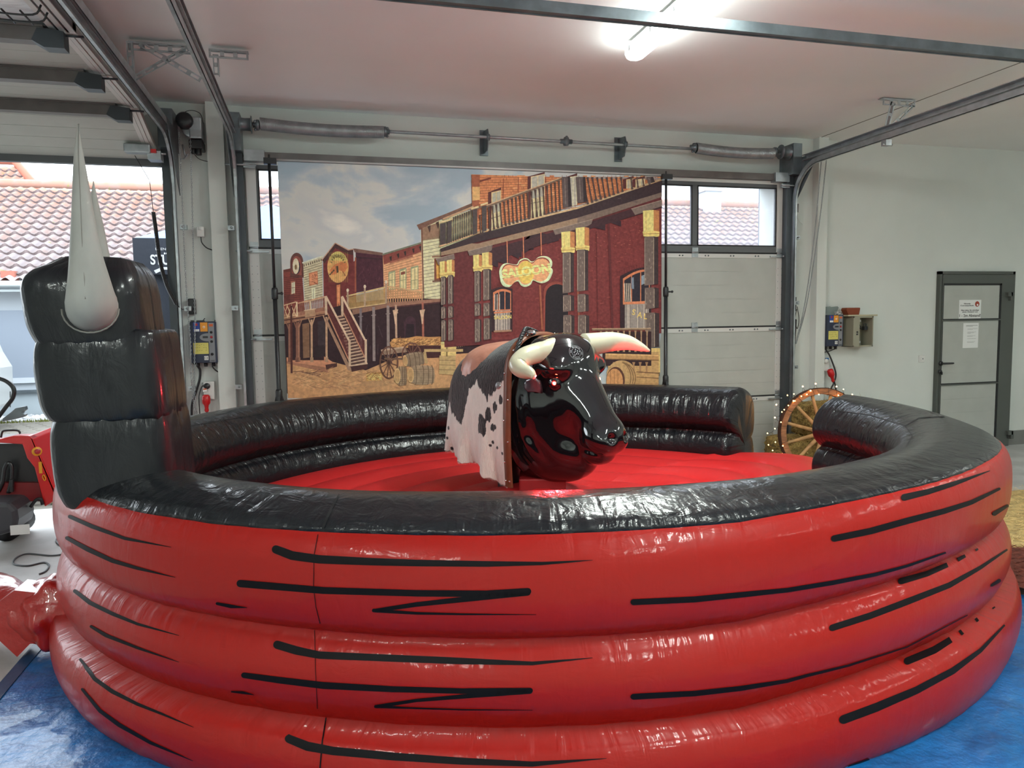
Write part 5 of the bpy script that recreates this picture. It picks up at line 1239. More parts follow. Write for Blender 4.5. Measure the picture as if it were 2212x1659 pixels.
# right foreground: deck, rail, barrel
poly([(1312,760),(1421,760),(1421,860),(1312,860)], (176,134,80)); poly([(1300,716),(1405,716),(1405,790),(1300,790)], (44,20,26)); line((1277,712),(1404,711), 4, (120,92,70)); line((1277,710),(1404,709), 1.3, (176,144,110)); balus((1290,715),(1402,714),(1290,760),(1402,760), 9, 3.5, (150,116,84)); line((1306,769),(1421,772), 12, (176,128,74)); line((1306,775),(1421,778), 2, (120,82,46)); line((1306,765),(1421,768), 2, (206,160,100)); balus((1318,782),(1402,782),(1318,806),(1402,806), 6, 5, (150,108,70)); line((1373,803),(1421,806), 2, (104,68,40)); line((1373,814),(1421,817), 2, (120,82,48)); siding((1312,820),(1421,822),(1421,850),(1312,850), 4, 1, (140,100,58))
poly([(1366,791)]+[(1341+33*math.cos(a), 812-34*math.sin(a)) for a in np.linspace(.4, 2.9, 16)]+[(1310,860),(1366,860)], (176,136,84)); poly([(1328+20*math.cos(a), 822+30*math.sin(a)) for a in np.linspace(0, 2*PI, 26)], (84,46,32)); poly([(1326+18*math.cos(a), 824+28*math.sin(a)) for a in np.linspace(0, 2*PI, 26)], (190,130,74))
for r_ in (24, 29, 34): P = [(1337+r_*math.cos(a), 816+34*math.sin(a)) for a in np.linspace(-1.35, .9, 14)]; [line(a, b, 2, (120,86,50)) for a, b in zip(P[:-1], P[1:])]
for dx in (-9, -1, 7): line((1326+dx, 800), (1326+dx, 850), 1, (140,86,48))
# hanging sign
for x, y0, y1 in ((1094,521,568),(1129,512,558),(1167,502,552)): line((x, y0), (x+1, y1), 2, (196,116,74))
def blob(k, c, dy=0):
    P = []
    for cx, cy, rx, ry, a0, a1 in ((1096,594,19,25,.45,2.1*PI-1.0),):
        pass
    out = [(1079,600),(1077,585),(1082,573),(1092,568),(1104,570),(1115,571),(1120,562),(1130,557),(1139,558),(1146,564),(1153,563),(1161,555),(1172,552),(1183,554),(1191,562),(1191,573),(1188,577),(1193,583),(1189,596),(1183,605),(1171,610),(1160,608),(1150,604),(1146,612),(1135,618),(1124,615),(1118,606),(1109,609),(1100,618),(1088,617),(1081,609)]
    cx, cy = 1135, 586
    q = spline([Vector((cx+(x-cx)*k, cy+(y-cy)*(k-.03 if k < 1 else 1)+dy, 0)) for x, y in out], 3, True); poly([(p.x, p.y) for p in q], c)
blob(1.0, (176,192,150), 2); blob(.99, (190,206,162)); blob(.90, (130,52,34)); blob(.88, (216,142,92), 2)
poly([(1135+18*math.cos(a), 588+(24 if math.sin(a) < 0 else 25)*math.sin(a)) for a in np.linspace(0, 2*PI, 20)], (222,172,66))
PMAP = []
def ptext(txt, cx, cy, size, c, ang=0, sx=1.0, bold=.02, arcv=0):
    tv, tf = text_verts(txt, size, bold*size); LAY[0] += 1; y = YBN-.0006-LAY[0]*4.0e-6; o = len(PV)
    for a, b, _ in tv:
        a *= sx; b += arcv*a*a; X = cx+a*math.cos(ang)+b*math.sin(ang); Y = cy-(b*math.cos(ang)-a*math.sin(ang)); p = atY(X, Y, YBN); PV.append((p.x, y, p.z))
    for f in tf: PF.append(tuple(o+i for i in f)); PC.append(pc_(c))
ptext('SALOON', 1136, 587, 26, (226,206,120), -.13, 1.0, .05)
poly([(1092,596),(1105,594),(1105,594.8),(1092,596.8)], (130,70,40)); line((1083,590),(1188,573), .8, (150,90,50)); line((1084,602),(1186,586), .8, (150,90,50))
ptext('SALOON', 1085, 686, 11, (214,184,96), -.05, .85, .03, .002); ptext('S', 1367, 675, 17, (206,176,90), .2, .9, .02); ptext('A', 1380, 681, 17, (206,176,90), .15, .9, .02); ptext('L', 1392, 684, 17, (206,176,90), .1, .9, .02)
ptext('STONES', 730, 553, 8, (110,100,60), 0, 1.0, .02, -.01)
# banner base (sky) and paint
M_print = bpy.data.materials.new('printed_fabric'); M_print.use_nodes = True
nt = M_print.node_tree; N = nt.nodes; Lk = nt.links; b = N['Principled BSDF']; b.inputs['Roughness'].default_value = .6; b.inputs['Specular IOR Level'].default_value = .25
at = N.new('ShaderNodeAttribute'); at.attribute_name = 'paint'
tc = N.new('ShaderNodeTexCoord'); nz = N.new('ShaderNodeTexNoise'); nz.inputs['Scale'].default_value = 38; nz.inputs['Detail'].default_value = 6; Lk.new(tc.outputs['Object'], nz.inputs[0])
rp = N.new('ShaderNodeMapRange'); rp.inputs['From Min'].default_value = .3; rp.inputs['From Max'].default_value = .7; rp.inputs['To Min'].default_value = .80; rp.inputs['To Max'].default_value = 1.18; Lk.new(nz.outputs['Fac'], rp.inputs['Value'])
ml = N.new('ShaderNodeVectorMath'); ml.operation = 'SCALE'; Lk.new(at.outputs['Color'], ml.inputs[0]); Lk.new(rp.outputs[0], ml.inputs['Scale']); Lk.new(ml.outputs[0], b.inputs['Base Color'])
M_sky = bpy.data.materials.new('printed_sky'); M_sky.use_nodes = True
nt = M_sky.node_tree; N = nt.nodes; Lk = nt.links; b = N['Principled BSDF']; b.inputs['Roughness'].default_value = .6; b.inputs['Specular IOR Level'].default_value = .25
tc = N.new('ShaderNodeTexCoord'); mp = N.new('ShaderNodeMapping'); mp.inputs['Scale'].default_value = (1.0, 1, 1.7); mp.inputs['Location'].default_value = (3.1, 0, 1.3); Lk.new(tc.outputs['Object'], mp.inputs[0])
n1 = N.new('ShaderNodeTexNoise'); n1.inputs['Scale'].default_value = 1.25; n1.inputs['Detail'].default_value = 9; n1.inputs['Roughness'].default_value = .52; n1.inputs['Distortion'].default_value = .25; Lk.new(mp.outputs[0], n1.inputs[0])
cr = N.new('ShaderNodeValToRGB'); e = cr.color_ramp; e.elements[0].position = .36; e.elements[0].color = (*col((168,186,200)), 1); e.elements[1].position = .66; e.elements[1].color = (*col((240,236,228)), 1)
for ps, c_ in ((.42, (186,198,208)), (.47, (216,216,212)), (.56, (206,208,210))): q_ = e.elements.new(ps); q_.color = (*col(c_), 1)
Lk.new(n1.outputs['Fac'], cr.inputs[0]); Lk.new(cr.outputs[0], b.inputs['Base Color'])
NX_, NZ_ = 40, 24; bx0, bx1 = -.285, 3.372; V = []; Fs = []
for j in range(NZ_+1):
    for i in range(NX_+1): V.append((lerp(bx0, bx1+(-.03 if j < 10 else 0), i/NX_), YBN, lerp(.30, 3.035, j/NZ_)))
for j in range(NZ_):
    for i in range(NX_): a = j*(NX_+1)+i; Fs.append((a, a+1, a+NX_+2, a+NX_+1))
nb = len(V); nf = len(Fs)
ZT = 3.033
allV = V+[(min(max(x, bx0), bx1), y, min(z, ZT)) for x, y, z in PV]; allF = Fs+[tuple(i+nb for i in f) for f in PF]
me = bpy.data.meshes.new('backdrop_banner'); me.from_pydata(allV, [], allF); me.materials.append(M_sky); me.materials.append(M_print)
me.polygons.foreach_set('material_index', [0]*nf+[1]*len(PF))
ca = me.color_attributes.new('paint', 'FLOAT_COLOR', 'CORNER'); cols = []
for p in me.polygons: cols += list((*(PC[p.index-nf] if p.index >= nf else (1, 1, 1)), 1))*len(p.vertices)
ca.data.foreach_set('color', cols)
banner = bpy.data.objects.new('backdrop_banner', me); COL.objects.link(banner)
tag(banner, 'large printed fabric backdrop of an old western street with a saloon', 'backdrop')
t = thing('backdrop_stand', 'black telescopic stand carrying the western backdrop', 'stand', (1.5, 6.74, 0))
for x, lean, lab in ((-.352, 0, ''), (3.405, 0, '')):
    o = MB().cyl((x, 6.74, 1.9), (x, 6.74, 3.03), .013, 12).cyl((x, 6.74, .0), (x, 6.74, 1.92), .019, 12).build('pole', M_blackpl); keep(o, t)
    o = MB().lathe([(.026, 0), (.028, .02), (.028, .08), (.023, .10)], (x, 6.74, 1.84), (0, 0, 1), 14).cyl((x, 6.74, 1.89), (x+.055, 6.72, 1.89), .008, 8).ball((x+.06, 6.72, 1.89), .014, 8).build('clamp_knob', M_blackpl); keep(o, t)
    o = MB().box((x-.045, 6.715, 3.0), (x+.06, 6.765, 3.05)).cyl((x, 6.74, 3.05), (x, 6.74, 3.08), .008, 8).build('top_bracket', M_blackpl); keep(o, t)
    mb = MB().lathe([(.028, 0), (.03, .03), (.03, .08), (.022, .1)], (x, 6.74, .95), (0, 0, 1), 12)
    for a in (.5, 2.6, 4.7): mb.bar((x+.02*math.cos(a), 6.74+.02*math.sin(a), 1.0), (x+.25*math.cos(a), 6.74+.22*math.sin(a)*.9, .02), .022, .012)
    keep(mb.build('tripod_leg', M_blackpl), t)
keep(MB().cyl((-.36, 6.765, 3.045), (3.42, 6.765, 3.045), .009, 10).build('cross_bar', mat('pale_bar', (.6, .6, .6), .4)), t)

# ------------------------------------------------------------------ hay bales, wheel, string lights
M_hay = mat('hay', rgb(150, 124, 70), .9, bump=.02, bscale=45, var=.35, vscale=30)
M_hay2 = mat('hay_strand', rgb(186, 160, 96), .85, var=.3, vscale=60)
def bale(c, sz, rz, label, nst=1500, seed=1):
    r = random.Random(seed); mb = MB(); n = 22; hx, hy, hz = (s/2 for s in sz)
    vid = {}; V = []; Fs = []
    def P(a, b_, d, s):
        p = [0, 0, 0]; p[d] = s; p[(d+1) % 3] = a; p[(d+2) % 3] = b_; v = Vector(p); v = v*(1/(abs(v.x)**9+abs(v.y)**9+abs(v.z)**9)**(1/9)) if v.length else v
        k = noise.noise(v*4+Vector((seed, 0, 0)))*.05+noise.noise(v*13)*.03; return Vector((v.x*hx*(1+k), v.y*hy*(1+k), v.z*hz*(1+k*.8)))
    for d in range(3):
        for s in (-1, 1):
            o = len(V)
            for i in range(n+1):
                for j in range(n+1): V.append(P(-1+2*i/n, -1+2*j/n, d, s))
            for i in range(n):
                for j in range(n): a = o+i*(n+1)+j; f = (a, a+1, a+n+2, a+n+1); Fs.append(f if s > 0 else f[::-1])
    mb.add(V, Fs, True); mb.cm = 1
    for _ in range(nst):
        p = V[r.randrange(len(V))]; nrm = Vector((p.x/hx, p.y/hy, p.z/hz)).normalized(); q = p+nrm*r.uniform(-.002, .010)
        d = Vector((r.gauss(0, 1), r.gauss(0, 1), r.gauss(0, 1))); d = (d-nrm*d.dot(nrm)*r.uniform(.5, 1.0)).normalized(); L_ = r.uniform(.03, .10); w = r.uniform(.0012, .0026); sd = d.cross(nrm).normalized()*w
        mb.add([q-sd, q+sd, q+d*L_+nrm*r.uniform(-.004, .02)], [(0, 1, 2)])
    mb.cm = 0
    o = mb.build('hay_bale', [M_hay, M_hay2], None, None, fix=False); o.location = c; o.rotation_euler = (0, 0, rz)
    bm = bmesh.new(); bm.from_mesh(o.data); bmesh.ops.remove_doubles(bm, verts=bm.verts, dist=1e-4); bm.to_mesh(o.data); bm.free()
    return tag(o, label, 'hay bale')
bale((5.10, 6.52, .19), (1.10, .46, .36), -.08, 'lower hay bale on the floor behind the wagon wheel', 2600, 3)
bale((5.28, 6.50, .545), (.86, .44, .35), -.05, 'upper hay bale stacked on the lower one behind the wagon wheel', 2200, 9)
M_wood = mat('old_brown_wood', rgb(150, 100, 66), .6, bump=.004, bscale=30, var=.28, vscale=10, stretch=(1, 1, 5))
M_wood2 = mat('pale_spoke_wood', rgb(178, 138, 92), .65, bump=.004, bscale=30, var=.22, vscale=12)
WC = atY(1775, 936, 6.20); WC.z = .455; wn = Vector((-.14, -1, .10)).normalized(); wa = Vector((1, 0, 0)); wa = (wa-wn*wa.dot(wn)).normalized(); wb = wn.cross(wa)
if wb.z < 0: wb = -wb
def wp(r, a, d=0): return WC+wa*(r*math.cos(a))+wb*(r*math.sin(a))+wn*d
wheel = thing('wagon_wheel', 'old wooden wagon wheel leaning on hay bales, wound with fairy lights', 'wheel', (WC.x, WC.y, 0))
def ringm(mb, r0, r1, d0, d1, n=72):
    vs = []; fs = []
    for i in range(n):
        a = 2*PI*i/n
        for r, d in ((r0, d0), (r1, d0), (r1, d1), (r0, d1)): vs.append(wp(r, a, d))
        for j in range(4): fs.append((i*4+j, i*4+(j+1) % 4, ((i+1) % n)*4+(j+1) % 4, ((i+1) % n)*4+j))
    mb.add(vs, fs); return mb
keep(ringm(MB(), .388, .445, -.03, .03).build('rim', M_wood, bevel=.004), wheel)
keep(ringm(MB(), .445, .452, -.03, .03).build('iron_tyre', mat('rusty_iron', rgb(70, 42, 30), .6, .4)), wheel)
for i in range(12):
    a = 2*PI*i/12+.22
    mb = MB().tube([wp(.07, a, .015), wp(.16, a, .010), wp(.30, a, .004), wp(.395, a, 0)], [.020, .0185, .0155, .0165], 10); keep(mb.build('spoke', M_wood2), wheel)
def hubpt(d): return WC+wn*d
keep(MB().lathe([(.0, -.08), (.06, -.08), (.085, -.03), (.088, .03), (.075, .09), (.062, .15), (.056, .155), (.040, .155), (.036, .10), (.0, .10)], WC, wn, 28, cap=False).build('hub', M_wood), wheel)
keep(MB().lathe([(.0635, .13), (.066, .13), (.063, .158), (.040, .158)], WC, wn, 28, cap=False).build('hub_band', MATS['rusty_iron']), wheel)
keep(MB().lathe([(.0, .101), (.038, .101)], WC, wn, 20, cap=False).build('hub_hole', M_blackrub), wheel)
# fairy lights
t = thing('string_lights', 'string of small warm fairy lights wound around the wagon wheel rim', 'fairy lights', (WC.x, WC.y, 0))
bp_ = [(1734,835),(1762,829),(1807,835),(1822,841),(1751,844),(1715,851),(1701,854),(1731,856),(1743,852),(1769,852),(1811,854),(1829,860),(1851,861),(1806,860),(1821,866),(1714,866),(1703,876),(1677,874),(1689,890),(1694,885),(1674,902),(1687,912),(1674,926),(1658,936),(1675,955),(1691,963),(1660,961),(1669,973),(1690,980),(1704,987),(1674,990),(1711,1000),(1712,1008),(1723,1007),(1841,852),(1717,866)]
M_bulb = mat('warm_bulb', (.9, .5, .2), .3, emit=(1.0, .45, .12), estr=34)
def onwheel(x, y):
    d = ray(x, y); tt_ = (WC+wn*.045-CAM).dot(wn)/d.dot(wn); return CAM+d*tt_
bpos = [onwheel(x, y) for x, y in bp_]
for i, p in enumerate(bpos):
    big = i in (0, 1, 2, 4, 11, 12, 17, 15, 20)
    keep(MB().ball(p, .0075 if big else .0055, 8).build('bulb', M_bulb), t)
mb = MB(); order = sorted(bpos, key=lambda p: math.atan2((p-WC).dot(wb), (p-WC).dot(wa)))
for a, b in zip(order[:-1], order[1:]):
    if (a-b).length < .35: mid = (a+b)/2+wn*.01+Vector((0, 0, -.012)); mb.tube(spline([a, mid, b], 4), .0015, 4)
for k in range(11):
    a = math.radians(35+k*22); mb.tube([wp(.380, a, .0), wp(.382, a, .036), wp(.42, a+.02, .038), wp(.456, a+.03, .036), wp(.458, a+.03, -.03)], .0018, 4)
keep(mb.build('wire', M_cable), t)
l = bpy.data.lights.new('fairy_glow', 'POINT'); l.energy = 1.2; l.color = (1, .5, .18); l.shadow_soft_size = .3; o = bpy.data.objects.new('fairy_glow', l); COL.objects.link(o); o.location = WC+wn*.12+Vector((0, 0, .25)); keep(o, t)

# straw on the floor
r_ = random.Random(5); mb = MB(); V = []; nx, ny = 60, 40; Fs = []
for j in range(ny+1):
    for i in range(nx+1):
        x = lerp(4.1, 7.6, i/nx); y = lerp(2.6, 5.15, j/ny); e = min(i, nx-i, j, ny-j)/4; V.append((x, y, .003+min(1, e)*(.02+.012*noise.noise(Vector((x*6, y*6, 0))))))
for j in range(ny):
    for i in range(nx): a = j*(nx+1)+i; Fs.append((a, a+1, a+nx+2, a+nx+1))
mb.add(V, Fs, True); mb.cm = 1
for _ in range(9000):
    x = r_.uniform(4.1, 6.8); y = r_.uniform(2.6, 5.15); z = .022+r_.uniform(0, .02); a = r_.uniform(0, 2*PI); L_ = r_.uniform(.03, .09); w = .003
    mb.add([(x-w*math.sin(a), y+w*math.cos(a), z), (x+w*math.sin(a), y-w*math.cos(a), z), (x+L_*math.cos(a), y+L_*math.sin(a), z+r_.uniform(-.01, .012))], [(0, 1, 2)])
M_straw = mat('straw', rgb(196, 168, 110), .9, var=.3, vscale=18, bump=.01, bscale=40)
tag(mb.build('straw', [M_straw, mat('straw_strand', rgb(222, 196, 136), .85, var=.25, vscale=40)], fix=False), 'loose yellow straw spread on the floor right of the arena', 'straw', kind='stuff')
mb = MB(); V = []; Fs = []
for j in range(21):
    for i in range(21): x = lerp(3.95, 5.0, i/20)-(j/20)*.25; y = lerp(2.45, 3.75, j/20); V.append((x, y, .05+.02*noise.noise(Vector((x*7, y*7, 0)))))
for j in range(20):
    for i in range(20): a = j*21+i; Fs.append((a, a+1, a+22, a+21))
mb.add(V, Fs, True)
for _ in range(2500):
    i = r_.randrange(len(V)); p = Vector(V[i]); a = r_.uniform(0, 6.3); mb.add([p, p+Vector((.004, .004, .004)), p+Vector((.04*math.cos(a), .04*math.sin(a), .02))], [(0, 1, 2)])
tag(mb.build('bark_mulch', mat('reddish_mulch', rgb(120, 62, 48), .9, bump=.012, bscale=30, var=.3, vscale=25), fix=False), 'reddish brown mulch patch beside the tarp at the right edge', 'mulch', kind='stuff')

# ------------------------------------------------------------------ control boxes and wall cabinet
M_navy = mat('navy_plastic', rgb(34, 42, 66), .4); M_grey = mat('grey_control_strip', rgb(128, 130, 136), .45)
M_amber = mat('amber_sticker', rgb(226, 150, 40), .5); M_yel = mat('yellow_sticker', rgb(214, 204, 110), .6); M_blue = mat('blue_sticker', rgb(36, 66, 150), .5); M_redb = mat('red_button', rgb(170, 40, 50), .35)
M_cee = mat('red_power_plug', rgb(196, 30, 34), .35)
def control(x0, z0, w, h, label, lid):
    y0 = D-.13; t = thing('door_control_box', label, 'control box', (x0+w/2, D, z0), 'garage door control boxes')
    K = lambda o: keep(o, t)
    K(MB().box((x0, y0, z0), (x0+w, D, z0+h)).build('case', M_navy, bevel=.006))
    gx = x0+w*.70; f = y0-.004
    K(MB().box((gx, f, z0+.02*h), (x0+w*.93, y0, z0+h*.97)).build('button_strip', M_grey, bevel=.002))
    K(MB().prism([(gx+.002, z0+h*.52)]+[(gx-w*.34*math.sin(a), z0+h*.62+h*.10*math.cos(a)) for a in np.linspace(PI, 0, 16)]+[(gx+.002, z0+h*.72)], 'y', f, y0).build('display_panel', M_grey))
    K(MB().box((gx-w*.22, f-.002, z0+h*.60), (gx-.004, f, z0+h*.65)).build('display', M_blackpl))
    for zz, mm in ((.74, M_blackpl), (.625, M_redb), (.515, M_blackpl)): K(MB().lathe([(.011, 0), (.011, .006), (.009, .008)], (gx+w*.115, f, z0+h*zz), (0, -1, 0), 16).build('push_button', mm))
    K(MB().lathe([(.013, 0), (.013, .006)], (gx+w*.115, f, z0+h*.21), (0, -1, 0), 6).build('lock_knob', M_blackpl))
    K(MB().box((gx+w*.04, f-.001, z0+h*.88), (gx+w*.19, f, z0+h*.94)).build('arrow_sticker', mat('orange_sticker', rgb(206, 96, 50), .5)))
    K(MB().box((gx-w*.30, y0-.002, z0+h*.76), (gx-.004, y0, z0+h*.98)).build('amber_label', M_amber)); K(MB().lathe([(.006, 0), (.010, 0)], (gx-w*.155, y0-.0026, z0+h*.87), (0, -1, 0), 16, cap=False).build('label_ring', M_paper))
    K(MB().box((gx-w*.56, y0-.002, z0+h*.76), (gx-w*.32, y0, z0+h*.98)).build('blue_label', M_blue)); K(MB().box((gx-w*.54, y0-.003, z0+h*.765), (gx-w*.34, y0-.002, z0+h*.82)).build('white_label', M_paper)); K(MB().box((gx-w*.48, y0-.003, z0+h*.90), (gx-w*.40, y0-.002, z0+h*.96)).build('red_label', M_redb))
    K(MB().box((gx-w*.60, y0-.002, z0+h*.22), (gx-.004, y0, z0+h*.49)).build('yellow_label', M_yel))
    rr = random.Random(3); mb = MB()
    for row in range(3):
        for k in range(6):
            if rr.random() < .75: a = gx-w*.56+k*w*.085; zz = z0+h*(.44-row*.07); mb.bar((a, y0-.0028, zz), (a+w*.05, y0-.0028, zz+rr.uniform(-.006, .008)), .002, .002)
    K(mb.build('pictograms', M_ink))
    K(MB().box((gx-w*.20, y0-.002, z0+h*.07), (gx-w*.04, y0, z0+h*.17)).build('ce_label', M_paper))
    K(text_part('CE', 'ce_mark', M_ink, None, (gx-w*.12, y0-.003, z0+h*.12), (1, 0, 0), (0, 0, 1), .026))
    K(text_part('A460', 'type_mark', M_ink, None, (gx+w*.115, f-.001, z0+h*.05), (1, 0, 0), (0, 0, 1), .018))
    for sx in (x0-.004, x0+w-.022):
        for zz in (z0-.014, z0+h-.004): K(MB().box((sx, D-.03, zz), (sx+.026, D, zz+.018)).build('mounting_lug', M_blackpl))
    if lid:
        a = atY(1786, 680, 6.93); K(MB().prism([(a.x, z0+h), (a.x+.02, z0+h+.09), (a.x+.10, z0+h+.095), (a.x+.115, z0+h+.088), (a.x+.20, z0+h+.095), (a.x+.215, z0+h+.08), (a.x+.17, z0+h)], 'y', D-.045, D-.03).build('raised_cover', mat('grey_translucent_plastic', (.20, .24, .23), .3)))
        K(MB().tube(spline([(x0+.12, y0+.03, z0+h+.006), (x0+.20, y0+.02, z0+h+.012), (x0+.205, y0+.05, z0+h+.028), (x0+.14, y0+.06, z0+h+.026)], 5), .005, 6).build('key_ring', M_chrome))
    else:
        K(MB().box((x0+w*.25, y0+.02, z0+h), (x0+w*.55, y0+.06, z0+h+.012)).tube([(x0+w*.5, y0+.03, z0+h+.01), (x0+w*.58, y0+.03, z0+h+.03)], .004, 6).build('top_latch', M_blackpl))
    for k in range(3): K(MB().cyl((x0+w*(.2+.3*k), D-.06, z0+.005), (x0+w*(.2+.3*k), D-.06, z0-.035), .016, 12).build('cable_gland', M_blackpl))
    return t
control(-1.085, 1.29, .215, .365, 'navy door control box on the left wall, behind the hanging chains', False)
control(5.455, 1.285, .215, .35, 'navy door control box with raised grey cover, right of the white column', True)
def cable(pts, r, label, y=7.0, m_=None):
    mb = MB().tube(spline(pts, 8), r, 8); return tag(mb.build('power_cable', m_ or M_cable), label, 'cable')
cable([(-1.045, 6.99, 1.26), atY(432, 800, 7.0), atY(431, 820, 7.0), atY(422, 850, 7.0), atY(414, 880, 7.0), (-1.12, 7.0, .6)], .011, 'thick black cable running down from the left control box')
cable([(-.915, 6.99, 1.26), atY(459, 792, 7.0), atY(466, 800, 7.0), atY(477, 806, 7.02)], .006, 'short black cable from the left control box to the white column')
def cee(x, z, label, sock_dx, blue=False):
    t = thing('wall_socket', label, 'socket', (x, D, z)); keep(MB().prism([(x-.045, z-.07), (x+.045, z-.085), (x+.05, z+.08), (x-.045, z+.08)], 'y', D-.055, D).build('housing', M_white, bevel=.006), t)
    keep(MB().lathe([(.026, 0), (.028, .02), (.024, .03)], (x-.012, D-.055, z+.04), (0, -1, 0), 16).build('round_plug' if not blue else 'cover', M_blackpl if not blue else M_white), t)
    if blue: keep(MB().box((x-.01, D-.075, z+.03), (x+.02, D-.055, z+.075)).build('blue_tag', mat('blue_tag', rgb(30, 100, 160), .4)), t)
    else:
        keep(MB().box((x-.045, D-.085, z-.01), (x-.012, D-.08, z+.028)).build('orange_white_tag', M_paper), t); keep(MB().box((x-.042, D-.087, z+.010), (x-.015, D-.085, z+.020)).build('tag_stripe', MATS['orange_sticker']), t)
    return t
cee(-.965, 1.04, 'white wall socket with a black round plug under the left control box', 0)
cee(5.51, 1.08, 'white wall socket with a blue tag under the right control box', 0, True)
def plug(x, y0, z, label, tilt=0):
    p = Vector((x, y0, z)); ax = Vector((tilt, 0, -1)).normalized()
    mb = MB().lathe([(.022, -.02), (.034, -.005), (.036, .03), (.034, .055), (.020, .075), (.016, .10), (.020, .12), (.013, .135)], p, ax, 18)
    return tag(mb.build('power_plug', M_cee), label, 'plug')
plug(-.985, 6.955, .985, 'red industrial plug in the socket under the left control box')
plug(5.535, 6.95, 1.01, 'red industrial plug in the socket under the right control box', .35)
cable([(-.983, 6.955, .85), (-.98, 6.96, .78), (-.98, 6.97, .6), (-1.0, 6.97, .3)], .009, 'black cable below the left red plug')
cable([(-.99, 6.96, 1.07), atY(437, 834, 6.97), atY(431, 850, 6.98), atY(430, 870, 6.98), (-1.04, 6.98, .6)], .0045, 'thin black cable hanging from the round black plug')
cable([(5.50, 6.99, 1.25), atY(1793, 770, 6.98), atY(1804, 800, 6.95), atY(1805, 815, 6.95), atY(1800, 830, 6.95), atY(1795, 845, 6.95), (5.55, 6.95, .5)], .009, 'thick black cable from the right control box crossing the lower plug cable')
cable([(5.583, 6.95, .875), atY(1801, 822, 6.94), atY(1805, 838, 6.94), (5.62, 6.94, .55)], .008, 'black cable below the right red plug')
cable([(5.62, 6.99, 1.25), atY(1800, 755, 7.0), atY(1790, 759, 7.0), (5.45, 7.0, 1.215)], .005, 'thin black cable looping under the right control box')
# cabinet
t = thing('wall_cabinet', 'small open grey metal cabinet on the wall beside the right control box', 'cabinet', (6.0, D, 1.27)); M_cab = mat('cabinet_grey_beige', rgb(150, 148, 130), .5)
cx0, cx1, cz0, cz1, cyf = 5.86, 6.12, 1.275, 1.615, D-.18
a = atY(1842, 748, cyf); b_ = atY(1885, 748, cyf); cx0, cx1 = a.x, b_.x
mb = MB().box((cx0, cyf, cz0), (cx0+.006, D, cz1)).box((cx1-.006, cyf, cz0), (cx1, D, cz1)).box((cx0, cyf, cz0), (cx1, D, cz0+.006)).box((cx0, cyf, cz1-.006), (cx1, D, cz1)).box((cx0, D-.006, cz0), (cx1, D, cz1))
for p, q in (((cx0, cyf-.004, cz0), (cx0+.012, cyf, cz1)), ((cx1-.014, cyf-.004, cz0), (cx1, cyf, cz1)), ((cx0, cyf-.004, cz0), (cx1, cyf, cz0+.016)), ((cx0, cyf-.004, cz1-.018), (cx1, cyf, cz1))): mb.box(p, q)
keep(mb.build('case', M_cab), t)
keep(MB().box((cx0+.012, cyf-.002, cz0+.016), (cx0+.085, cyf+.004, cz1-.018)).build('inner_panel', M_cab), t)
keep(MB().lathe([(.009, 0), (.009, .012)], (cx0+.05, cyf, 1.44), (0, -1, 0), 12).lathe([(.010, 0), (.010, .01)], (cx0+.05, cyf, 1.415), (0, -1, 0), 12).build('lock', M_blackpl), t)
for z in (1.565, 1.325): keep(MB().box((cx0+.09, D-.10, z-.012), (cx0+.17, D-.03, z+.012)).build('terminal_strip', M_white), t)
mb = MB()
for k in range(4): mb.tube(spline([(cx0+.10+k*.015, D-.09, 1.555), (cx0+.11+k*.02, D-.11, 1.50-k*.01), (cx0+.18, D-.09, 1.48), (cx0+.19, D-.05, 1.53)], 5), .004, 6)
keep(mb.build('wiring', M_cable), t)
keep(MB().box((cx0+.185, D-.14, 1.46), (cx0+.225, D-.10, 1.50)).tube(spline([(cx0+.19, D-.12, 1.50), (cx0+.19, D-.12, 1.53), (cx0+.22, D-.12, 1.53), (cx0+.22, D-.12, 1.50)], 4), .004, 6).build('padlock', M_blackpl), t)
a = atY(1838, 678, 6.9)
tag(MB().box((a.x-.05, D-.17, cz1), (a.x+.34, D-.02, cz1+.018)).build('shelf_board', mat('pale_board', rgb(186, 178, 150), .6), bevel=.002), 'thin pale board lying on top of the grey wall cabinet', 'board')
z = cz1+.018; x = a.x-.06
tag(MB().prism([(x+.03, z), (x+.17, z), (x+.185, z+.07), (x+.18, z+.078), (x+.01, z+.078), (x, z+.055)], 'y', D-.15, D-.06).build('brown_sponge', mat('brown_brick', rgb(128, 62, 36), .85, bump=.003, bscale=60), bevel=.006), 'reddish brown block on the board above the grey cabinet', 'block')
p = atY(1990, 775, D)
t = thing('light_switch', 'small square white push switch left of the grey side door', 'switch', (p.x, D, p.z)); keep(MB().box((p.x-.04, D-.012, p.z-.04), (p.x+.04, D, p.z+.04)).build('plate', M_white, bevel=.003), t); keep(MB().box((p.x-.018, D-.018, p.z-.02), (p.x+.022, D-.012, p.z+.02)).build('rocker', M_white, bevel=.002), t); keep(MB().cbox((p.x+.005, D-.019, p.z), (.01, .003, .012)).build('symbol', M_blackpl), t)

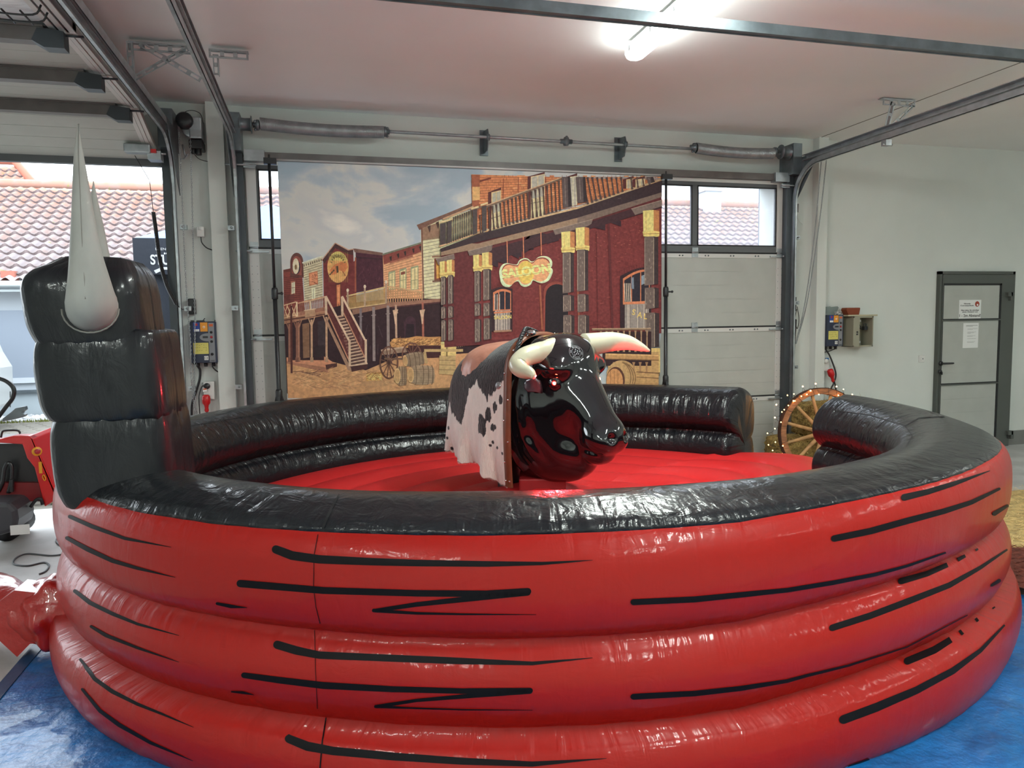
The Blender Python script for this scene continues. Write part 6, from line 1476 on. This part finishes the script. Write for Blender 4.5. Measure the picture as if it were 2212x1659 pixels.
# ------------------------------------------------------------------ grey side door
door3 = strace('door_3', 'grey framed side door with white panels and two paper notices')
M_dgrey = mat('door_grey_paint', rgb(84, 88, 84), .5); dx0, dx1, dzt = 7.05, 8.165, 2.125
fy = D-.05
MB().box((dx0, fy, 0), (dx0+.035, D, dzt)).box((dx1-.035, fy, 0), (dx1, D, dzt)).box((dx0, fy, dzt-.035), (dx1, D, dzt)).build('door_frame', M_dgrey, door3)
lx0, lx1 = dx0+.035, dx1-.045; ly = D-.06
px0, px1 = 7.135, 7.98
a = atY(2045, 615, ly); b_ = atY(2155, 615, ly); px0, px1, pzt = atY(2036, 690, ly).x, atY(2162, 690, ly).x, atY(2100, 612, ly).z
leaf = MB().box((lx0, ly, .01), (px0, D-.005, dzt-.04)).box((px1, ly, .01), (lx1, D-.005, dzt-.04)).box((px0, ly, pzt), (px1, D-.005, dzt-.04)).box((px0, ly, .01), (px1, D-.005, .12)).build('door_leaf', M_dgrey, door3)
mb = MB(); g = .014
mb.box((px0, ly+.004, .12), (px0+g, ly+.02, pzt)); mb.box((px1-g*1.6, ly+.004, .12), (px1, ly+.02, pzt)); mb.box((px0, ly+.004, pzt-g*1.6), (px1, ly+.02, pzt)); mb.build('gasket', M_blackrub, leaf)
zb1, zb2 = atY(2100, 690, ly).z, atY(2095, 828, ly).z
for z in (zb1, zb2): MB().box((px0, ly-.002, z-.016), (px1, ly+.02, z-.002)).build('crossbar', M_dgrey, leaf); MB().box((px0, ly+.002, z-.002), (px1, ly+.02, z+.010)).build('crossbar_seal', M_blackrub, leaf)
for z0, z1, n in ((.12, zb2-.016, 4), (zb2+.01, zb1-.016, 6), (zb1+.01, pzt-g, 3)):
    mb = MB(); grooved_panel(mb, px0+g, px1-g*1.6, z0, z1, ly+.012, n, .02); mb.build('white_panel', M_panel, leaf)
p = atY(2032, 785, ly)
MB().lathe([(.026, 0), (.026, .012)], (p.x, ly, p.z), (0, -1, 0), 16).tube([(p.x, ly-.01, p.z), (p.x, ly-.05, p.z), (p.x+.13, ly-.05, p.z), (p.x+.145, ly-.048, p.z)], [.011, .012, .011, .006], 10).build('door_handle', M_blackpl, leaf)
p = atY(2030, 803, ly); MB().lathe([(.024, 0), (.024, .012)], (p.x, ly, p.z), (0, -1, 0), 16).box((p.x+.002, ly-.03, p.z-.035), (p.x+.014, ly-.014, p.z-.002)).build('lock_cylinder', M_blackpl, leaf)
for y in (637, 935):
    p = atY(2178, y, D-.05); MB().box((p.x-.055, D-.10, p.z-.02), (p.x+.02, D-.045, p.z+.03)).box((p.x-.01, D-.10, p.z-.07), (p.x+.03, D-.04, p.z+.03)).build('hinge', M_dgrey, door3, bevel=.004)
# notices
py = ly+.010
a, b_ = atY(2072, 648, py), atY(2118, 688, py)
t = thing('paper_notice', 'landscape paper notice with a red badge on the grey side door', 'notice', (a.x, py, b_.z)); NY_ = py
keep(MB().box((a.x, py-.0015, b_.z), (b_.x, py, a.z)).build('sheet', M_paper), t)
wN = b_.x-a.x; hN = a.z-b_.z
def tx(par, s, u, v, size, w, a, wN, hN, zb): keep(text_part(s, 'lettering', M_ink, None, (a.x+wN*u, NY_-.0022, zb+hN*v), (1, 0, 0), (0, 0, 1), size, width=w, bold=.0004), par)
tx(t, 'Hinweis', .36, .80, .02, wN*.30, a, wN, hN, b_.z); tx(t, 'Coronaschutz', .36, .70, .02, wN*.60, a, wN, hN, b_.z); tx(t, 'Bitte halten Sie unbedingt', .50, .45, .018, wN*.80, a, wN, hN, b_.z); tx(t, 'einen Abstand von', .50, .36, .018, wN*.70, a, wN, hN, b_.z); tx(t, '1 - 2m Abstand!', .5, .16, .045, wN*.96, a, wN, hN, b_.z)
keep(MB().lathe([(.0, .003), (.030, .003), (.034, 0)], (a.x+wN*.82, NY_-.002, b_.z+hN*.78), (0, -1, 0), 8, cap=False, smooth=False).build('red_badge', mat('badge_red', rgb(160, 60, 40), .6)), t)
keep(MB().lathe([(.0, .001), (.012, .001)], (a.x+wN*.82, NY_-.0052, b_.z+hN*.73), (0, -1, 0), 12, cap=False).build('badge_mark', M_paper), t)
a, b_ = atY(2081, 698, py), atY(2112, 751, py)
t = thing('paper_notice', 'portrait paper notice with lines of text on the grey side door', 'notice', (a.x, py, b_.z))
keep(MB().box((a.x, py-.0015, b_.z), (b_.x, py, a.z)).build('sheet', M_paper), t); wN = b_.x-a.x; hN = a.z-b_.z
mb = MB()
for v, u0, u1, th in ((.90, .18, .90, .004), (.87, .18, .6, .003), (.77, .28, .9, .002), (.74, .28, .6, .002), (.64, .28, .82, .002), (.61, .28, .7, .002), (.58, .28, .5, .002), (.49, .28, .8, .002), (.46, .28, .6, .002), (.37, .28, .85, .002), (.25, .28, .8, .002), (.22, .28, .7, .002)):
    x = a.x+wN*u0
    while x < a.x+wN*u1: mb.box((x, py-.0022, b_.z+hN*v-th/2), (x+.008, py-.0016, b_.z+hN*v+th/2)); x += .010
keep(mb.build('lettering', M_ink), t)

# ------------------------------------------------------------------ outside
M_pave = mat('pale_paving', rgb(110, 106, 98), .8, var=.12, vscale=3, bump=.003, bscale=12)
struct(MB().box((-30, D+.25, -.06), (32, 14.45, -.005)).build('ground', M_pave), 'pale paved yard outside the open garage door')
struct(MB().box((-30, 14.45, -.06), (32, 40, -.005)).build('ground', M_pave))
mb = MB()
for j in range(24):
    for i in range(34):
        x = -9.5+i*.24+(j % 2)*.12; y = 9.2+j*.215
        mb.box((x+.03, y+.085, -.006), (x+.10, y+.10, .0005))
struct(mb.build('paving_joints', mat('paving_joint', rgb(110, 106, 98), .9)))
r_ = random.Random(11); mb = MB()
for _ in range(2600):
    x = r_.uniform(-9.5, -1.5); y = r_.uniform(14.5, 15.45); s = r_.uniform(.02, .05); mb.ball((x, y, .01), s, 6, (1, .8, .6))
tag(mb.build('gravel', mat('pale_gravel', (.55, .56, .58), .8, var=.2, vscale=2)), 'strip of pale gravel at the foot of the house outside', 'gravel', kind='stuff')
mb = MB()
for _ in range(1400):
    x = r_.uniform(-9.5, -1.5); y = 14.42+r_.uniform(-.06, .06); L_ = r_.uniform(.03, .09); mb.add([(x, y, 0), (x+.012, y, 0), (x+r_.uniform(-.03, .03), y-.01, L_)], [(0, 1, 2)])
tag(mb.build('moss_strip', mat('moss', rgb(110, 116, 52), .9), fix=False), 'thin green moss strip between gravel and paving', 'moss', kind='stuff')
# long house with tiled roof
M_hw = mat('house_render', (.42, .46, .50), .9); M_tile = bpy.data.materials.new('clay_tiles'); M_tile.use_nodes = True
nt = M_tile.node_tree; N = nt.nodes; Lk = nt.links; b = N['Principled BSDF']; b.inputs['Roughness'].default_value = .85
tc = N.new('ShaderNodeTexCoord'); nz = N.new('ShaderNodeTexNoise'); nz.inputs['Scale'].default_value = 3.2; nz.inputs['Detail'].default_value = 5; Lk.new(tc.outputs['Object'], nz.inputs[0])
sx = N.new('ShaderNodeSeparateXYZ'); Lk.new(tc.outputs['Object'], sx.inputs[0])
mr = N.new('ShaderNodeMapRange'); mr.inputs['From Min'].default_value = 2.4; mr.inputs['From Max'].default_value = 5.1; mr.inputs['To Min'].default_value = -.22; mr.inputs['To Max'].default_value = .34; Lk.new(sx.outputs['Z'], mr.inputs['Value'])
ad = N.new('ShaderNodeMath'); ad.operation = 'ADD'; Lk.new(nz.outputs['Fac'], ad.inputs[0]); Lk.new(mr.outputs[0], ad.inputs[1])
cr = N.new('ShaderNodeValToRGB'); e = cr.color_ramp; e.elements[0].position = .40; e.elements[0].color = (.27, .235, .24, 1); e.elements[1].position = .85; e.elements[1].color = (.33, .17, .125, 1); q_ = e.elements.new(.58); q_.color = (.28, .205, .19, 1); Lk.new(ad.outputs[0], cr.inputs[0])
n2 = N.new('ShaderNodeTexNoise'); n2.inputs['Scale'].default_value = 5.5; n2.inputs['Detail'].default_value = 4; Lk.new(tc.outputs['Object'], n2.inputs[0]); mr2 = N.new('ShaderNodeMapRange'); mr2.inputs['From Min'].default_value = .66; mr2.inputs['From Max'].default_value = .72; Lk.new(n2.outputs['Fac'], mr2.inputs['Value'])
mx = N.new('ShaderNodeMix'); mx.data_type = 'RGBA'; Lk.new(mr2.outputs[0], mx.inputs['Factor']); Lk.new(cr.outputs[0], mx.inputs['A']); mx.inputs['B'].default_value = (.22, .22, .07, 1); Lk.new(mx.outputs['Result'], b.inputs['Base Color'])
def tile_roof(x0, x1, y0, z0, y1, z1, name, parent, pitch=.225, course=.31, res=6):
    sl = Vector((0, y1-y0, z1-z0)); Ls = sl.length; u = sl/Ls; nr = Vector((0, -u.z, u.y)); V = []; Fs = []
    nx = int((x1-x0)/pitch*res); rows = int(Ls/course); xsn = [x0+(x1-x0)*i/nx for i in range(nx+1)]
    for r in range(rows):
        for s, lift in ((0, .055), (1, .0)):
            for x in xsn:
                w = math.sin(2*PI*x/pitch)*.026; sk = .03*math.sin(2*PI*x/pitch+.8) if s == 0 else 0
                p = Vector((x, y0, z0))+u*((r+s)*course+sk)+nr*(w+lift); V.append(tuple(p))
    n1 = nx+1; ris = []
    for r in range(rows):
        o = r*2*n1
        for i in range(nx):
            Fs.append((o+i, o+i+1, o+n1+i+1, o+n1+i))
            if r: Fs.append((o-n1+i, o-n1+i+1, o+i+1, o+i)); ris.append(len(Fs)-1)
    mb = MB(); mb.add(V, Fs, True)
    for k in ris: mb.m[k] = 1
    ob = mb.build(name, [M_tile, mat('tile_gap_shade', (.12, .09, .09), .9)], parent, fix=False); return ob  # riser faces coloured darker to paint the gap shadow under each tile lip
house = thing('neighbouring_house', 'long white house with mossy tiled roof across the yard, seen through the open door', 'house', (-4, 15.5, 0))
keep(MB().box((-14, 15.55, .45), (16, 19, 2.6)).build('wall', M_hw), house)
keep(MB().box((-14, 15.50, -.05), (16, 15.56, .44)).build('plinth', mat('house_plinth', (.34, .39, .42), .9)), house)
mb = MB()
for k in range(24): mb.box((-14+k*1.15, 15.492, .0), (-13.985+k*1.15, 15.5, .44))
keep(mb.build('plinth_joint', M_plinth), house)
keep(MB().box((-14, 15.44, .44), (16, 15.56, .49)).build('plinth_ledge', M_galvd), house)
hx = atY(112, 760, 15.5).x
for x0, x1 in ((hx-2.6, hx-.05), (hx+.06, hx+2.4)):
    keep(MB().box((x0, 15.52, .72), (x1, 15.555, 1.98)).build('roller_shutter', mat('shutter_bluegrey', (.24, .28, .34), .6)), house)
keep(MB().box((hx-2.7, 15.50, .62), (hx+2.5, 15.56, .72)).box((hx-.055, 15.50, .7), (hx+.065, 15.56, 1.98)).build('window_surround', mat('surround_white', (.5, .54, .58), .6)), house)
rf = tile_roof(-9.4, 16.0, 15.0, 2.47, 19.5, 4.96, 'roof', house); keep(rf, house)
keep(MB().tube([(-9.4, 19.52, 5.0), (16, 19.52, 5.0)], .10, 10).build('ridge_tiles', M_tile), house)
keep(MB().tube([(-14, 14.95, 2.42), (16, 14.95, 2.42)], .075, 10).box((-14, 15.0, 2.30), (16, 15.1, 2.42)).build('gutter', mat('zinc', (.30, .33, .34), .4, .6)), house)
mb = MB(); c0 = atY(1513, 440, 19.2); c1 = atY(1546, 440, 19.2)
keep(MB().box((c0.x, 18.9, 4.4), (c1.x, 19.4, 5.28)).box((c0.x-.05, 18.85, 5.25), (c1.x+.05, 19.45, 5.33)).box((c0.x+.16, 19.0, 5.33), (c0.x+.34, 19.2, 5.48)).build('chimney', M_hw), house)
p = atZ(17, 590, 2.8); 
pp = atY(22, 590, 15.25); keep(MB().box((pp.x-.12, 15.15, 2.50), (pp.x+.10, 15.35, 2.68)).build('loose_tile', mat('red_tile', rgb(150, 90, 76), .8)), house)
# hip-roofed house further back
g2 = thing('red_roofed_house', 'red tiled hip roof rising behind the long mossy roof at the left', 'house', (-9.5, 24, 0))
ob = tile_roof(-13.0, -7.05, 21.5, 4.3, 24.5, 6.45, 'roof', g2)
for v in ob.data.vertices:
    k = (v.co.z-4.3)/2.15; xr = lerp(-6.2, -8.3, k)
    if v.co.x > xr: v.co.x = xr
keep(ob, g2); keep(MB().box((-13, 22, 0), (-7.2, 24, 4.4)).build('wall', M_hw), g2)
a, b_ = Vector((-6.2, 21.5, 4.35)), Vector((-8.3, 24.5, 6.5)); keep(MB().tube([a, b_, (-13, 24.5, 6.5)], .12, 8).build('ridge_tiles', mat('red_ridge', rgb(150, 84, 66), .8)), g2)
# promotional tent
t = thing('pop_up_tent', 'dark navy pop-up tent with pale lettering, standing in the yard by the door post', 'tent', (-.7, 10.6, 0))
M_tent = mat('navy_tent_fabric', rgb(22, 29, 42), .7, bump=.004, bscale=10); M_tentt = mat('sky_blue_canopy', rgb(70, 104, 160), .45, bump=.01, bscale=4)
tx0, tx1, ty0, ty1 = -2.06, .9, 9.5, 12.4
V = [(tx0, ty0, 2.66), (tx1, ty0, 2.66), (tx1, ty1, 2.66), (tx0, ty1, 2.66), ((tx0+tx1)/2, (ty0+ty1)/2, 3.32)]
V2 = [(x, y, z-.02) for x, y, z in V]
keep(MB().add(V+V2, [(0, 1, 4), (1, 2, 4), (2, 3, 4), (3, 0, 4), (6, 5, 9), (7, 6, 9), (8, 7, 9), (5, 8, 9)]).build('canopy', M_tentt), t)
keep(MB().box((tx0, ty0-.01, 2.24), (tx1, ty0, 2.665)).box((tx0, ty0, 2.24), (tx0+.01, ty1, 2.665)).box((tx1-.01, ty0, 2.24), (tx1, ty1, 2.665)).build('valance', M_tent), t)
mb = MB(); vs = []; n = 60
for i in range(n+1):
    x = lerp(tx0+.08, tx1-.05, i/n); yy = ty0+.05+.025*math.sin(x*17)+.02*math.sin(x*7); vs += [(x, yy, .02), (x, yy, 2.26)]
mb.add(vs, [(2*i, 2*i+2, 2*i+3, 2*i+1) for i in range(n)], True); keep(mb.build('side_wall', M_tent, fix=False), t)
for x in (tx0+.04, tx1-.04):
    for y in (ty0+.04, ty1-.04): keep(MB().box((x-.02, y-.02, 0), (x+.02, y+.02, 2.64)).build('leg', M_galvd), t)
M_tl = mat('pale_lettering', (.45, .46, .48), .6)
p0, p1 = atY(325, 562, ty0-.02), atY(368, 562, ty0-.02)
keep(text_part('STÜRMER', 'lettering', M_tl, None, (p0.x+.255, ty0-.016, p0.z), (1, 0, 0), (0, 0, 1), .16, width=.52, bold=.004), t)
keep(text_part('EVENT & GASTRO', 'lettering', M_tl, None, (p0.x+.26, ty0-.016, p0.z+.13), (1, 0, 0), (0, 0, 1), .04, width=.40), t)
keep(MB().prism([(p0.x+.03, p0.z-.12), (p0.x+.12, p0.z-.08), (p0.x+.5, p0.z-.08), (p0.x+.5, p0.z-.11), (p0.x+.14, p0.z-.11), (p0.x+.05, p0.z-.155)], 'y', ty0-.016, ty0-.012).build('lettering_underline', M_tl), t)
gw = atY(1638, 480, 13.0)
gwall = tag(MB().box((gw.x, 10.0, 0), (gw.x+1.2, 13.0, 6.0)).build('rendered_corner_wall', mat('bluegrey_render', (.10, .12, .15), .9)), 'plain blue-grey building corner seen through the right window pane', 'wall')
q = [atY(x, y, 9.94) for x, y in ((1647,508),(1658,515),(1665,528),(1672,545))]
MB().tube(spline(q, 6), .02, 6).build('white_hose', M_white, gwall)['label'] = 'white curved hose'
# white van at the far left
t = thing('parked_van', 'white vehicle partly visible outside at the left edge', 'van', (-6.6, 13.0, 0))
vx = atY(24, 760, 14.2).x
keep(MB().prism([(vx-2.6, .35), (vx, .35), (vx+.02, 1.0), (vx-.10, 1.25), (vx-.28, 1.85), (vx-.5, 2.0), (vx-2.6, 2.05)], 'y', 12.6, 14.2).build('body', mat('van_white', (.4, .42, .42), .3, coat=.5), bevel=.05), t)
keep(MB().prism([(vx-1.2, 1.2), (vx-.2, 1.2), (vx-.36, 1.75), (vx-1.2, 1.78)], 'y', 12.585, 12.6).build('window', M_blackpl), t)
keep(MB().cyl((vx-.55, 12.58, .33), (vx-.55, 12.8, .33), .33, 24).cyl((vx-2.1, 12.58, .33), (vx-2.1, 12.8, .33), .33, 24).build('wheel', M_blackrub), t)

# ------------------------------------------------------------------ red machine at the left edge, pallet
t = thing('red_lift_machine', 'red and black ride-on machine cut by the left picture edge', 'machine', (-2.35, 6.3, 0))
M_mred = mat('machine_red', rgb(206, 36, 36), .3, coat=.4); YM = 6.15
def P2(x, y, Y=YM): v = atY(x, y, Y); return (v.x, v.z)
K = lambda o: keep(o, t)
K(MB().prism([P2(-60, 953), P2(0, 948), P2(30, 941), P2(62, 941), P2(72, 948), P2(124, 1070), P2(124, 1078), P2(96, 1095), P2(90, 1072), P2(74, 1010), P2(58, 1000-10), P2(48, 960), P2(0, 957), P2(-60, 962)], 'y', YM, YM+.10).build('frame', M_mred, bevel=.008))
K(MB().prism([P2(62, 941), P2(72, 948), P2(126, 1072), P2(118, 1074)], 'y', YM+.0, YM+.5).build('side_cover', M_mred, bevel=.006))
K(MB().prism([P2(-60, 962), P2(48, 962), P2(76, 1020), P2(88, 1070), P2(-60, 1070)], 'y', YM+.08, YM+.6).build('black_interior', M_blackpl))
K(MB().prism([P2(-60, 1045), P2(80, 1045), P2(90, 1085), P2(-60, 1085)], 'y', YM+.03, YM+.5).build('lower_frame', mat('machine_dark_red', rgb(120, 20, 26), .4)))
K(MB().prism([P2(-60, 1075), P2(20, 1070), P2(50, 1070), P2(63, 1085), P2(66, 1105), P2(62, 1128), P2(30, 1138), P2(-60, 1142)], 'y', YM-.25, YM+.1).build('fender', mat('anthracite_plastic', (.045, .046, .055), .4), bevel=.03))
K(MB().box((P2(-30, 0)[0], YM-.258, P2(0, 1140)[1]), (P2(12, 0)[0], YM-.25, P2(0, 1120)[1])).build('label_plate', M_paper))
K(MB().lathe([(.032, 0), (.034, .018), (.030, .02)], atY(79, 975, YM-.0), (.5, -1, .1), 20).build('switch_base', mat('safety_yellow', rgb(230, 160, 30), .4)))
K(MB().lathe([(.018, .02), (.020, .05), (.012, .055)], atY(79, 975, YM-.0), (.5, -1, .1), 16).build('emergency_switch', M_redb))
K(MB().box(atY(83, 998, YM-.004), atY(92, 1022, YM-.0)).tube(spline([atY(95, 1026, YM-.01), atY(99, 1034, YM-.01), atY(96, 1038, YM-.01), atY(92, 1030, YM-.01)], 4, True), .004, 6, closed=True).build('key_tag', MATS['safety_yellow']))
K(MB().tube(spline([atY(2, 945, YM+.05), atY(5, 933, YM+.05), atY(12, 930, YM+.05), atY(38, 930, YM+.05), atY(44, 937, YM+.05)], 5), .008, 8).build('grab_handle', M_blackpl))
K(MB().tube(spline([atY(x, y, YM+.25) for x, y in ((-40, 812), (0, 818), (20, 828), (30, 842), (27, 860), (12, 880), (-10, 910), (-30, 945))], 6), .016, 12).build('steering_bar', M_blackpl))
K(MB().bar(atY(22, 845, YM+.25), atY(22, 880, YM+.25), .008, .008).prism([P2(-20, 912), P2(0, 897), P2(10, 888), P2(30, 884), P2(32, 892), P2(24, 898), P2(32, 903), P2(28, 908), P2(8, 913), P2(-20, 918)], 'y', YM+.2, YM+.26).build('control_lever', M_galvd, bevel=.004))
K(MB().tube(spline([atY(x, y, YM+.02) for x, y in ((-4, 1062), (6, 1040), (10, 1012), (18, 1000), (26, 1010), (24, 1040), (18, 1065))], 5), .014, 8).bar(atY(26, 1036, YM), atY(26, 1062, YM), .03, .02).build('hose', M_blackpl))
K(MB().tube(spline([atY(x, y, YM-.02) for x, y in ((66, 1095), (78, 1080), (88, 1078), (92, 1090))], 5), .012, 8).build('fender_stay', M_blackrub))
for x in (-2.35, -2.9): K(MB().cyl((x, YM+.1, .10), (x, YM+.4, .10), .10, 20).build('castor', M_blackrub))
t = thing('wooden_pallet', 'pale wooden pallet on the floor between the red machine and the arena tower', 'pallet', (-2.45, 7.9, 0))
M_pal = mat('pallet_wood', rgb(190, 172, 140), .8, bump=.002, bscale=30, var=.1)
for k in range(5): keep(MB().box((-3.0, 7.5+k*.17, .115), (-1.8, 7.6+k*.17, .135)).build('top_board', M_pal), t)
for x in (-3.0, -2.45, -1.9):
    for y in (7.5, 7.88, 8.2): keep(MB().box((x, y, .02), (x+.1, y+.08, .095)).build('block', M_pal), t)
    keep(MB().box((x, 7.5, .095), (x+.1, 8.28, .115)).box((x, 7.5, .0), (x+.1, 8.28, .02)).build('runner', M_pal), t)
keep(MB().box((-3.0, 7.5, .02), (-2.9, 7.6, .1)).build('block', M_pal), t)

# ------------------------------------------------------------------ third level: pieces of parts
def base(o): return o.name.split('.')[0]
def nest(thing_name, pairs):
    for t in [o for o in bpy.data.objects if o.parent is None and base(o) == thing_name]:
        kids = [o for o in bpy.data.objects if o.parent == t]
        for child, par in pairs:
            ps = [o for o in kids if base(o) == par]
            if not ps: continue
            for c in [o for o in kids if base(o) == child]:
                cc = sum((Vector(b) for b in c.bound_box), Vector())/8
                p = min(ps, key=lambda q: (sum((Vector(b) for b in q.bound_box), Vector())/8-cc).length)
                c.parent = p; c.matrix_parent_inverse = Matrix.Identity(4)
nest('door_control_box', [('push_button', 'button_strip'), ('lock_knob', 'button_strip'), ('arrow_sticker', 'button_strip'), ('type_mark', 'button_strip'), ('display', 'display_panel'), ('label_ring', 'amber_label'), ('pictograms', 'yellow_label'), ('ce_mark', 'ce_label')])
nest('inflatable_arena', [('horn_seam', 'horn'), ('horn_base_seam', 'horn')])
nest('mechanical_bull', [('rivet', 'strap'), ('stud', 'cowhide_cover'), ('hem_fur', 'cowhide_cover'), ('forehead_badge', 'head'), ('eye_lens', 'head'), ('eye_lamp', 'head'), ('pedestal_skirt', 'pedestal'), ('rope_shackle', 'braided_rope')])
nest('wagon_wheel', [('hub_band', 'hub'), ('hub_hole', 'hub'), ('iron_tyre', 'rim')])
nest('ceiling_lamp', [('diffuser', 'housing'), ('clip', 'housing')])
nest('paper_notice', [('lettering', 'sheet'), ('badge_mark', 'sheet'), ('red_badge', 'sheet')])
nest('red_lift_machine', [('emergency_switch', 'switch_base'), ('label_plate', 'fender')])
nest('wall_socket', [('tag_stripe', 'orange_white_tag')])
nest('light_switch', [('rocker', 'plate'), ('symbol', 'plate')])
nest('wall_cabinet', [('lock', 'inner_panel')])
nest('backdrop_stand', [('clamp_knob', 'pole'), ('top_bracket', 'pole')])
nest('neighbouring_house', [('ridge_tiles', 'roof'), ('gutter', 'roof'), ('loose_tile', 'roof'), ('plinth_joint', 'plinth'), ('plinth_ledge', 'plinth')])
nest('pop_up_tent', [('lettering', 'valance'), ('lettering_underline', 'valance')])
nest('guide_rail', [('wall_clip', 'angle_post')])
